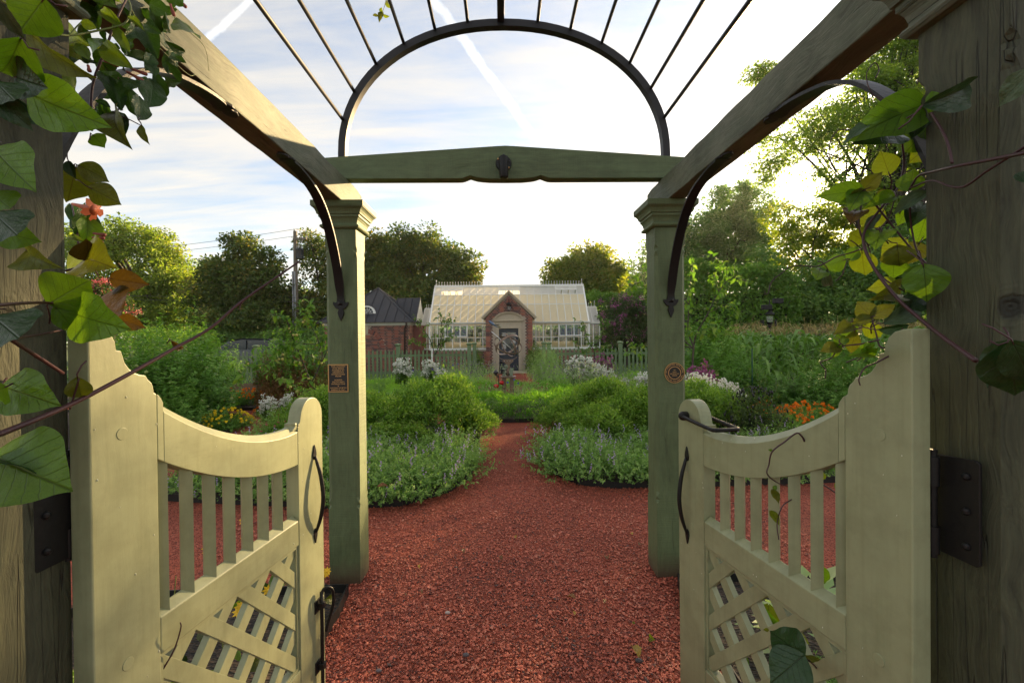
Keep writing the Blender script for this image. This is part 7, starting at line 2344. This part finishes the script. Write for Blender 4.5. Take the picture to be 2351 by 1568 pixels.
for a, b_, w_, k_, Y in (((908, 1402), (705, 1250), .85, 'd', 1.12), ((905, 1405), (712, 1570), 1.0, 'd', 1.10), ((700, 1240), (665, 1240), .6, 'y', 1.3), ((725, 1200), (660, 1090), .7, 'g', 1.4), ((700, 1090), (690, 1245), .8, 'y', 1.42), ((860, 1260), (950, 1330), .5, 'y', 1.25), ((910, 1400), (1020, 1420), .4, 'o', 1.15),
                         ((640, 1400), (650, 1430), .9, 's', 1.5), ((890, 800), (835, 815), .5, 'y', 1.45), ((970, 830), (1045, 960), .6, 'g', 1.4), ((1010, 270), (1015, 335), 1.0, 'y', 1.5), ((1165, 320), (1150, 430), .7, 'y', 1.42), ((560, 1400), (530, 1480), .7, 'g', 1.5), ((1140, 835), (1165, 845), .6, 'g', 1.4)):
    vine_leaf(yl, at(*z7(*a), Y), at(*z7(*b_), Y), w_, k_, random.gauss(0, .3))
stem(yl, [(*z7(905, 1405), 1.12), (*z7(960, 1440), 1.15), (*z7(1010, 1500), 1.2), (*z7(1040, 1568), 1.25)], .002, .0024)
stem(yl, [(*z7(975, 328), 1.5), (*z7(1060, 370), 1.46), (*z7(1165, 445), 1.42)], .0024, .002)
# low leafy plants with yellow daisies beside the left gate, seen through its lattice
ly = thing('yellow_daisy_plant', 'leafy plant with yellow daisies seen through the sunlit gate lattice', 'plant', (-1.35, 1.7, 0))
z5 = lambda x, y: (x * .3753, 979.6 + y * .3753)
for k in range(70):
    p0 = Vector((random.uniform(-2.0, -1.0), random.uniform(.9, 2.5), random.uniform(.05, .42)))
    d = Vector((random.gauss(0, 1), random.gauss(0, 1), random.gauss(.1, .5))).normalized() * random.uniform(.07, .13)
    vine_leaf(ly, p0, p0 + d, random.uniform(.5, .8), random.choice('ggdo'), random.gauss(0, .6))
for k in range(16):
    a = Vector((random.uniform(-1.9, -1.02), random.uniform(1.0, 2.4), 0)); e = a + Vector((random.gauss(0, .1), random.gauss(0, .1), random.uniform(.25, .5)))
    g = G(); O = Vector(ly.location); g.tube([a - O, a.lerp(e, .5) + Vector((.02, .01, 0)) - O, e - O], .0022, 5); g.build('stem', M['stem_g'], ly, fix=False)
M['daisy'] = plain('yellow petals', (.82, .52, .012), .5, var=.15)
for x, y, Y in ((*z5(1272, 745), 1.9), (*z5(1475, 1100), 1.75), (*z5(1495, 570), 2.2), (*z5(1505, 680), 2.2), (*z5(1990, 895), 2.45), (*z5(1460, 1130), 1.8), (*z5(2000, 885), 2.44), (*z5(1640, 1000), 2.0)):
    c = Vector(at(x, y, Y)) - Vector(ly.location); g = G()
    n_ = Vector((random.gauss(.2, .3), -1, random.gauss(.5, .3))).normalized(); u_ = n_.orthogonal().normalized(); w_ = n_.cross(u_)
    for q in range(8):
        an = 2 * pi * q / 8; d = u_ * cos(an) + w_ * sin(an); e = u_ * -sin(an) + w_ * cos(an)
        g.add([c, c + d * .014 + e * .0055, c + d * .026 + n_ * .003, c + d * .014 - e * .0055], [(0, 1, 2, 3)])
    g.ball(c + n_ * .002, .006, 6, 4)
    g.build('daisy', M['daisy'], ly, fix=False)
# low plants beyond the right gate: grey ferny herb on the mulch
gq = plant('silver_herb', 'silvery ferny herb on the mulch behind the shaded gate lattice', 'plant', (1.35, 2.05, .01), [('foliage', hosta_mesh(.07, M['p_grey']))], s=(1.3, 1.3, 1.0))
fl2 = plant('silver_herb', 'grey green herb at the foot of the right arbor post behind the gate', 'plant', (1.3, 1.65, .01), [('foliage', grey_mesh(4))], s=(.5, .5, .55))

# ------------------------------------------------------------------ armillary sundial
ay = CY - .05; ax_ = at(1166, 792, ay)
arm = thing('armillary_sundial', 'bronze armillary sundial of three rings with a silver arrow and a bird, on iron posts', 'sundial', (ax_.x, ay, 0))
M['arm'] = plain('brown patinated bronze', (.20, .135, .10), .42, .35, var=.3, vscale=12)
M['steel'] = plain('bright steel', (.60, .60, .62), .25, .9, var=.1)
M['leafsteel'] = plain('brushed grey steel leaf', (.42, .42, .44), .3, .85, var=.2)
M['bluebird'] = plain('blue grey bird', (.10, .16, .27), .4, .3)
RC = Vector((0, 0, ax_.z)); RR = .292


def ring(nrm, R0, w, th, name='ring', a0=0, a1=360, c=RC):
    n_ = Vector(nrm).normalized(); u_ = n_.orthogonal().normalized(); v_ = n_.cross(u_)
    g = G(); rings = []; N_ = 56
    for i in range(N_ + 1):
        a = R_(a0 + (a1 - a0) * i / N_); d = u_ * cos(a) + v_ * sin(a); p = Vector(c) + d * R0
        rings.append([p + n_ * w / 2, p - n_ * w / 2, p - n_ * w / 2 + d * th, p + n_ * w / 2 + d * th])
    g.loft(rings, cap=(a1 - a0) < 359)
    return g.build(name, M['arm'], arm, smooth=True, angle=40), (n_, u_, v_)


ring((.25, -.53, .81), RR, .034, .008, 'horizon_ring')
hr, (hn, hu, hv_) = ring((-.467, .55, .69), RR * .93, .05, .008, 'hour_ring')
ring((.80, .45, .38), RR * .88, .026, .008, 'meridian_ring')
# raised hour figures inside the hour ring
for k, s_ in enumerate(('11', '12', '1', '2', '3', '4', '5', '6')):
    best = None
    aim = R_(-128 + k * 15)
    tgt = Vector((cos(aim), .6, sin(aim))).normalized()
    d = (tgt - hn * tgt.dot(hn)).normalized()
    me = text_mesh(s_, .036, .0008)
    tx = hn.cross(d).normalized(); ty = hn; tz = -d
    mw = Matrix(((tx.x, ty.x, tz.x, 0), (tx.y, ty.y, tz.y, 0), (tx.z, ty.z, tz.z, 0), (0, 0, 0, 1)))
    me.transform(mw); me.transform(Matrix.Translation(RC + d * (RR * .93 - .001)))
    me.materials.clear(); me.materials.append(M['steel']); me.name = 'hour_figure'
    put('hour_figure', me, hr)
A0, A1 = Vector((-.335, -.10, .285)) + RC, Vector((.235, .12, -.235)) + RC
G().tube([A0, A1], .0075, 8).build('arrow_rod', M['steel'], arm, smooth=True)
br = spline([A0 + Vector((.0, 0, 0)), A0 + Vector((-.045, 0, .05)), A0 + Vector((-.09, .0, .075)), A0 + Vector((-.17, .01, .08)), A0 + Vector((-.24, 0, .085))], 5)
tw = G().tube(br, [.008 - .0002 * i for i in range(len(br))], 7).build('branch', M['arm'], arm, smooth=True)
G().tube(spline([A0, A0 + Vector((.02, 0, .06)), A0 + Vector((.03, .0, .10)), A0 + Vector((-.05, .02, .115)), A0 + Vector((-.13, .02, .11))], 5), .006, 6).build('branch', M['arm'], arm, smooth=True)
for c, s_, tl in ((A0 + Vector((-.25, 0, .11)), .07, .2), (A0 + Vector((-.24, -.02, .02)), .085, 1.0), (A0 + Vector((.12, 0, .13)), .09, .35), (A0 + Vector((-.10, .02, .155)), .07, .3), (A0 + Vector((.16, .02, .085)), .06, .5)):
    pts = []
    for i in range(20):
        a = 2 * pi * i / 20; r_ = s_ * (1.0 if i % 4 == 0 else .72 if i % 2 == 0 else .5)
        pts.append((r_ * cos(a), r_ * .75 * sin(a)))
    g = G(); g.prism(pts, lambda p, q, d: (c.x + p, c.y - q * cos(tl) , c.z + q * sin(tl) + d + .25 * abs(p) * .3), -.002, .002); g.build('steel_leaf', M['leafsteel'], arm)
# bird: one continuous body with head, tail and beak
bc = A0 + Vector((.005, 0, .165))
g = G(); g.tube([bc + Vector(p) for p in ((-.075, 0, .052), (-.06, 0, .05), (-.045, 0, .045), (-.025, 0, .025), (.0, 0, .005), (.03, 0, -.018), (.06, 0, -.04), (.11, 0, -.075), (.125, 0, -.085))], [.001, .007, .021, .023, .031, .027, .015, .009, .004], 10)
g.build('bird', M['bluebird'], arm, smooth=True)
for s_ in (-.008, .008): G().tube([bc + Vector((.005, s_, -.02)), bc + Vector((.0, s_, -.065))], .003, 5).build('bird_leg', M['arm'], arm)
# cradle, saddle with rivets, plinth
ring((0, 1, 0), RR * .97, .036, .008, 'cradle', 60, 120, RC) if False else None
g = G(); g.tube([RC + Vector((.22 * sin(a), 0, -.245 + .0 - .075 * cos(a * 1.35))) for a in [(-1.05 + 2.1 * i / 14) for i in range(15)]], 1, flat=(.045, .008, (0, 1, 0))); g.build('cradle', M['arm'], arm, smooth=True, angle=40)
sad = [(-.10, -.30), (.10, -.30), (.115, -.345), (.06, -.385), (.03, -.42), (.045, -.47), (.06, -.51), (-.06, -.51), (-.045, -.47), (-.03, -.42), (-.06, -.385), (-.115, -.345)]
g = G(); g.prism(sad, lambda p, q, d: (p, d, RC.z + q), -.012, .012); sdl = g.build('saddle', M['arm'], arm, bevel=.002)
for x in (-.075, -.02, .04): G().ball((x, -.013, RC.z - .335), .010, 8, 5).build('rivet', M['leafsteel'], sdl, smooth=True)
zb = .70
M['verdigris'] = plain('grey green cast block', (.20, .23, .17), .55, .3, var=.25)
for x0, x1, h in ((-.125, -.055, .155), (.03, .10, .155)):
    G().box(x0, x1, -.05, .05, zb, zb + h).build('cast_block', M['verdigris'], arm, bevel=.006)
g = G(); g.ball((-.035, 0, zb + .20), .036, 10, 7, (1, 1, 1.1)); g.tube([(-.035, 0, zb + .15), (-.035, 0, zb + .2)], .03, 8); g.build('cast_head', M['verdigris'], arm, smooth=True)
for x in (-.03, .02, .055):
    g = G(); g.tube([(x - .03, .0, zb + .06), (x - .02, 0, zb + .055), (x, 0, zb + .04), (x + .03, 0, zb + .02), (x + .055, 0, zb + .005)], [.002, .012, .022, .016, .003], 8); g.build('cast_bird', M['iron'], arm, smooth=True)
G().lathe([(.15, zb - .035), (.165, zb - .025), (.165, zb - .008), (.15, zb)], n=24).build('round_plate', M['arm'], arm, smooth=True, angle=40)
for x in (-.085, .075): G().box(x - .042, x + .042, -.042, .042, -.05, zb - .036).build('post', M['arm'], arm, bevel=.005)
g = G(); g.tube([(-.005, .0, RC.z - .50), (-.01, 0, zb)], .03, 8); g.build('stem', M['arm'], arm, smooth=True)
gs = thing('gourd_sculpture', 'iron stem with two red and three dark metal gourds beside the armillary', 'sculpture', (ax_.x - .19, ay - .08, 0))
M['red_metal'] = plain('red enamel', (.48, .012, .010), .25, .1)
M['dkgourd'] = plain('dark steel gourd', (.05, .045, .05), .3, .6)
G().tube(spline([(0, 0, 0), (.01, 0, .3), (-.01, .0, .6), (.02, 0, .95)], 5), .008, 6).build('stem', M['iron'], gs, smooth=True)
for c, r_, mt in (((-.055, -.02, .50), .055, 'red_metal'), ((.055, -.02, .57), .052, 'red_metal'), ((-.065, 0, .78), .052, 'dkgourd'), ((-.10, -.03, .32), .05, 'dkgourd'), ((-.04, -.04, .355), .048, 'dkgourd')):
    g = G(); g.ball(c, r_, 14, 8, (1, 1, .85)); gd = g.build('gourd', M[mt], gs, smooth=True)
    G().tube([(c[0], c[1], c[2] + r_ * .8), (c[0] + .01, c[1], c[2] + r_ * 1.15)], .006, 5).build('gourd_stem', M['iron'], gd)
for k in range(11):
    a = random.uniform(0, 6.28); z = random.uniform(.45, 1.0); d = Vector((cos(a), sin(a) * .6, .15)); c = Vector((0, 0, z))
    g = G(); s_ = Vector((0, 0, .018)); g.add([c, c + d * .06 + s_, c + d * .13, c + d * .06 - s_, c + d * .06 + Vector((0, -.006, 0))], [(0, 1, 4), (1, 2, 4), (2, 3, 4), (3, 0, 4)]); g.build('metal_leaf', M['iron'], gs)
stn = thing('stepping_stone', 'pale stone flag in front of the navy door', 'stone', (PC, 19.5, 0))
G().box(-.75, .75, -.42, .42, -.01, .05).build('flag', M['stone'], stn, bevel=.01)

# ------------------------------------------------------------------ poles, wires, lamp, car, shed
M['pole'] = wood('grey utility pole timber', (.22, .19, .15), (.12, .10, .08), 2, 20, .1, .5, .01, .85)
M['zinc'] = plain('grey conduit', (.34, .36, .38), .45, .4)
w = gpos(681, 30); zt = at(681, 531, 30).z
up = thing('utility_pole', 'timber utility pole with a black transformer can, left of the left arbor post', 'utility pole', (w[0], 30, 0))
G().tube([(0, 0, -.2), (0, 0, zt * .5), (0, 0, zt)], [.17, .15, .115], 10).build('mast', M['pole'], up, smooth=True, angle=50)
G().box(-.06, .95, -.16, -.05, zt - .62, zt - .50).build('cross_arm', M['pole'], up).rotation_euler = (0, 0, R_(-14))
G().tube([(.1, -.1, zt - 1.15), (.55, -.12, zt - .62)], .03, 5).build('arm_brace', M['zinc'], up)
cz = at(690, 584, 30).z
G().lathe([(.20, -.33), (.24, -.32), (.25, .25), (.26, .27), (.22, .33), (.05, .37)], c=(.36, -.15, cz), n=16).build('transformer', plain('dark blue grey transformer', (.03, .035, .045), .35, .3), up, smooth=True, angle=40)
for dx in (-.08, .12): G().tube([(.36 + dx, -.15, cz + .34), (.36 + dx, -.15, cz + .52)], .03, 6).build('bushing', M['zinc'], up)
zc2 = at(682, 624, 30).z
for dx in (-.12, .02): G().tube([(dx, -.17, 0), (dx, -.17, zc2)], .05, 8).build('conduit', M['zinc'], up, smooth=True)
for k in range(3): G().lathe([(.03, 0), (.05, .03), (.02, .06), (.04, .09), (.02, .14)], c=(.1 + .38 * k if k else 0, -.1, zt - .5 if k else zt), n=8).build('insulator', M['zinc'], up)
M['wire'] = plain('dark cable', (.03, .03, .032), .6)


def wires(label, runs, r=.014):
    o = thing('power_line', label, 'wire', runs[0][0])
    O = Vector(runs[0][0])
    for a, b_ in runs:
        a, b_ = Vector(a), Vector(b_); pts = []
        for i in range(17):
            t = i / 16; p = a.lerp(b_, t); p.z -= 4 * t * (1 - t) * (b_ - a).length * .012; pts.append(p - O)
        G().tube(pts, r, 4).build('cable', M['wire'], o, fix=False)


wires('thin power lines running left from the pole with the transformer', [((w[0], 29.9, zt + .1), tuple(at(60, 592, 36))), ((w[0], 29.9, zt - .35), tuple(at(60, 600, 36))), ((w[0], 29.9, zt + .1), tuple(at(1000, 545, 60)))])
wires('telephone cables crossing low in front of the dark magnolias', [(tuple(at(60, 668, 29.6)), tuple(at(1010, 676, 29.6))), (tuple(at(60, 676, 29.5)), tuple(at(1010, 686, 29.5))), (tuple(at(1340, 690, 26)), tuple(at(1600, 697, 26)))])
w = gpos(1713, 42); zt = at(1713, 546, 42).z
up2 = thing('utility_pole', 'grey timber pole with floodlights in front of the hazy trees on the right', 'utility pole', (w[0], 42, 0))
G().tube([(0, 0, -.2), (0, 0, zt)], [.2, .14], 10).build('mast', M['pole'], up2, smooth=True, angle=50)
G().box(-1.0, 1.1, -.2, -.1, zt - .75, zt - .62).build('cross_arm', M['pole'], up2)
for dx in (-.95, .1, 1.0): G().lathe([(.04, .3), (.1, .26), (.22, .05), (.2, .0)], c=(dx, -.25, zt - .55), n=10).build('floodlight', M['white'], up2, smooth=True, angle=40)
# garden lamp post with floodlight boxes
w = gpos(1768, 16)
zt = at(1768, 715, 16).z
lp = thing('lamp_post', 'black garden lamp post with a lantern and two flood boxes above the corn', 'lamp post', (w[0], 16, 0))
G().tube([(0, 0, 0), (0, 0, zt - .55)], .045, 10).build('mast', M['iron'], lp, smooth=True, angle=50)
G().lathe([(.05, -.55), (.09, -.52), (.07, -.48), (.11, -.40), (.135, -.38)], c=(0, 0, zt), n=8).build('lantern_base', M['iron'], lp)
G().lathe([(.10, -.38), (.13, -.12)], c=(0, 0, zt), n=6).build('lantern_glass', M['glass'], lp)
G().lathe([(.15, -.12), (.16, -.10), (.10, -.03), (.045, .03), (.05, .05), (.02, .09), (.005, .14)], c=(0, 0, zt), n=8).build('lantern_cap', M['iron'], lp)
for x0, z0 in ((-.26, .06), (.14, .28)):
    G().box(x0, x0 + .30, -.08, .1, zt + z0, zt + z0 + .17).build('flood_box', M['iron'], lp, bevel=.01)
G().tube([(0, .02, zt + .1), (0, .02, zt + .40)], .02, 6).build('bracket', M['iron'], lp)
for x0 in (-.27, .18): G().tube([(x0, 0, zt - .3), (x0 + .02, 0, zt - .52)], .05, 8).build('spot_head', M['iron'], lp)
w = gpos(1890, 21.5)
sh = thing('garden_shed', 'low brown roofed shed behind the corn tassels', 'shed', (w[0], 21.5, 0))
zr = at(1890, 753, 21).z
G().box(-1.1, 1.1, -.8, .8, 0, zr - .45).build('wall', M['timber'], sh)
g = G(); g.prism([(-1.0, zr - .47), (1.0, zr - .47), (0, zr)], lambda p, q, d: (d, p, q), -1.25, 1.25); g.build('roof', plain('brown shingle roof', (.09, .06, .045), .85, var=.3, vscale=8), sh)
G().box(-.4, .4, -.83, -.801, 0, 1.05).build('door', M['bark'] if False else M['timber'], sh)
# parked car beyond the fence, mostly hidden by the tomatoes
w = gpos(572, 23)
car = thing('parked_car', 'grey car parked beyond the fence, its roof showing over the tomato plants', 'car', (w[0], 23, 0), R_(6))
M['carpaint'] = plain('dark grey car paint', (.07, .075, .08), .3, .4, var=.08)
M['carglass'] = plain('dark blue car glass', (.03, .045, .06), .08, var=.1)
M['rubber'] = plain('tyre rubber', (.015, .015, .016), .8)
prof_ = [(-2.25, .35), (-2.3, .7), (-2.15, .92), (-1.25, 1.0), (-.55, 1.5), (.0, 1.60), (1.2, 1.56), (1.95, 1.08), (2.2, .98), (2.28, .6), (2.2, .35)]
g = G(); g.loft([[(x, y, .35 + (z - .35) * k_) if z < 1.02 else (x, y * .84 if abs(y) > .8 else y, z * k_ + .35 * (1 - k_)) for x, z in prof_] for y, k_ in ((-.88, .94), (-.8, 1.0), (.8, 1.0), (.88, .94))])
body = g.build('body', M['carpaint'], car, smooth=True, angle=35)
for sy in (-1, 1):
    for pts in ([(-1.0, 1.06), (-.5, 1.44), (.25, 1.50), (.25, 1.06)], [(.32, 1.06), (.32, 1.50), (1.1, 1.47), (1.6, 1.12)]):
        g = G(); g.prism(pts, lambda p, q, d: (p, d, q), sy * .70, sy * (.885 - .0)); g.build('side_window', M['carglass'], car)
    for x in (-1.4, 1.45):
        wh = G().lathe([(.18, -.1), (.33, -.09), (.34, 0), (.33, .09), (.18, .1)], c=(x, sy * .80, .34), n=18, axis='y').build('wheel', M['rubber'], car, smooth=True, angle=40)
        G().lathe([(.19, -.105), (.19, .105)], c=(x, sy * .80, .34), n=14, axis='y').build('rim', M['zinc'], wh)
g = G(); g.add([(-1.22, -.72, 1.03), (-1.22, .72, 1.03), (-.58, .66, 1.50), (-.58, -.66, 1.50)], [(0, 1, 2, 3)]); g.build('windscreen', M['carglass'], car, fix=False)
for sy in (-.6, .6): G().box(-2.31, -2.2, sy - .18, sy + .18, .72, .84).build('headlight', M['white'], car, bevel=.01)

# ------------------------------------------------------------------ fallen leaves, twigs and pebbles on the path
z8 = lambda x, y: (1100 * .65306 + x * .4378, 1350 * .65306 + y * .4378)
M['dead'] = beanmat('fallen leaf', (.23, .11, .035), (.12, .05, .02), .2, (1.2, 1, .6))
M['dead_y'] = beanmat('fallen yellow leaf', (.42, .28, .03), (.25, .12, .03), .2, (1.2, 1, .6))
BM['f'] = M['dead']; BM['fy'] = M['dead_y']
for (x, y), L_, a, k_, lab in (((1065, 808), .045, .3, 'fy', 'fallen yellow leaf on the gravel in the middle of the path'), ((790, 885), .05, .1, 'f', 'fallen brown leaf on the gravel left of centre'), ((990, 922), .05, .2, 'f', 'narrow fallen brown leaf just left of the middle of the path'),
                                ((1545, 918), .07, -.1, 'f', 'curled orange brown leaf near the foot of the right arbor post'), ((1375, 1125), .06, .9, 'f', 'upright curled brown leaf on the gravel right of centre'), ((1528, 1150), .05, -.5, 'f', 'small brown leaf right of the upright curled leaf'),
                                ((1705, 1430), .085, .1, 'fy', 'large tan leaf at the bottom right of the path'), ((1710, 845), .05, -.6, 'f', 'tan fallen leaf close to the right arbor post'), ((560, 965), .035, .2, 'fy', 'small pale leaf on the gravel near the left arbor post'), ((1370, 1210), .035, .1, 'fy', 'small orange leaf below the upright curled leaf'),
                                ((485, 1110), .03, .5, 'f', 'tiny brown leaf in the left part of the path'), ((340, 540), .09, -1.2, 'f', 'dry leaf caught on the left catmint'), ((575, 1097), .035, .0, 'f', 'tiny dry leaf left of centre, nearest the lower left bed corner'), ((1675, 790), .045, .1, 'fy', 'ochre leaf on the gravel beside the right arbor post')):
    zz = .25 if y == 540 else .014
    px = z8(x, y); d = CF + CR * ((px[0] - 1175.5) / FPX) + CU * ((784 - px[1]) / FPX); tt = (zz - EYE) / d.z; p = CP + d * tt
    if (k_, 1) not in _lb: _lb[(k_, 1)] = leaf_blade(k_, 1); _lb[(k_, 3)] = leaf_blade(k_, 3)
    o = put('fallen_leaf', _lb[(k_, random.choice((1, 3)))], None, loc=p, rot=(random.uniform(-.3, .3), random.uniform(-.5, .5), a), scale=(L_ * .5, L_, L_))
    tag(o, lab, 'leaf', 'fallen leaves on the gravel')
for (x, y), r_, c_, lab in (((707, 1197), .013, (.42, .36, .33), 'pale pebble on the gravel left of centre'), ((802, 1418), .014, (.09, .08, .09), 'dark grey pebble low in the middle left of the path'), ((345, 1500), .012, (.13, .11, .12), 'grey pebble near the bottom left of the path'), ((1710, 1447), .016, (.05, .045, .05), 'black chip under the large tan leaf')):
    px = z8(x, y); d = CF + CR * ((px[0] - 1175.5) / FPX) + CU * ((784 - px[1]) / FPX); p = CP + d * ((.008 - EYE) / d.z)
    g = G(); g.ball((0, 0, 0), r_, 7, 5, (1.2, .8, .6)); o = g.build('pebble', plain('pebble ' + lab[:9], c_, .7), None, fix=False); o.location = p
    tag(o, lab, 'pebble', 'loose pebbles')
tw = thing('creeping_stem', 'thin creeping stem with two leaves lying on the gravel at lower right', 'stem', (.9, 2.1, 0))


def onpath(x, y, z=.01):
    px = z8(x, y); d = CF + CR * ((px[0] - 1175.5) / FPX) + CU * ((784 - px[1]) / FPX); return CP + d * ((z - EYE) / d.z)


P_ = [onpath(1910, 1355), onpath(1790, 1330, .02), onpath(1730, 1285, .015), onpath(1680, 1250), onpath(1615, 1210)]
O = Vector(tw.location); G().tube([p - O for p in spline(P_, 5)], .0016, 5).build('stem', M['stem'], tw, fix=False)
for a, b_ in (((1765, 1325), (1795, 1340)), ((1680, 1258), (1682, 1240))): vine_leaf(tw, onpath(*a, .02), onpath(*b_, .03), .8, 'y', .2)

# ------------------------------------------------------------------ warm evening haze in the air
hm = bpy.data.materials.new('evening haze'); hm.use_nodes = True
hn_ = hm.node_tree; hn_.nodes.remove(hn_.nodes['Principled BSDF'])
pv = hn_.nodes.new('ShaderNodeVolumePrincipled')
pv.inputs['Color'].default_value = (.95, .93, .88, 1)
pv.inputs['Density'].default_value = .0003
pv.inputs['Anisotropy'].default_value = .6
hn_.links.new(pv.outputs[0], hn_.nodes['Material Output'].inputs['Volume'])
g = G(); g.box(-430, 430, -70, 530, -1.1, 27)
hz_ = g.build('haze', hm)
tag(hz_, kind='stuff')
SC.cycles.volume_bounces = 0
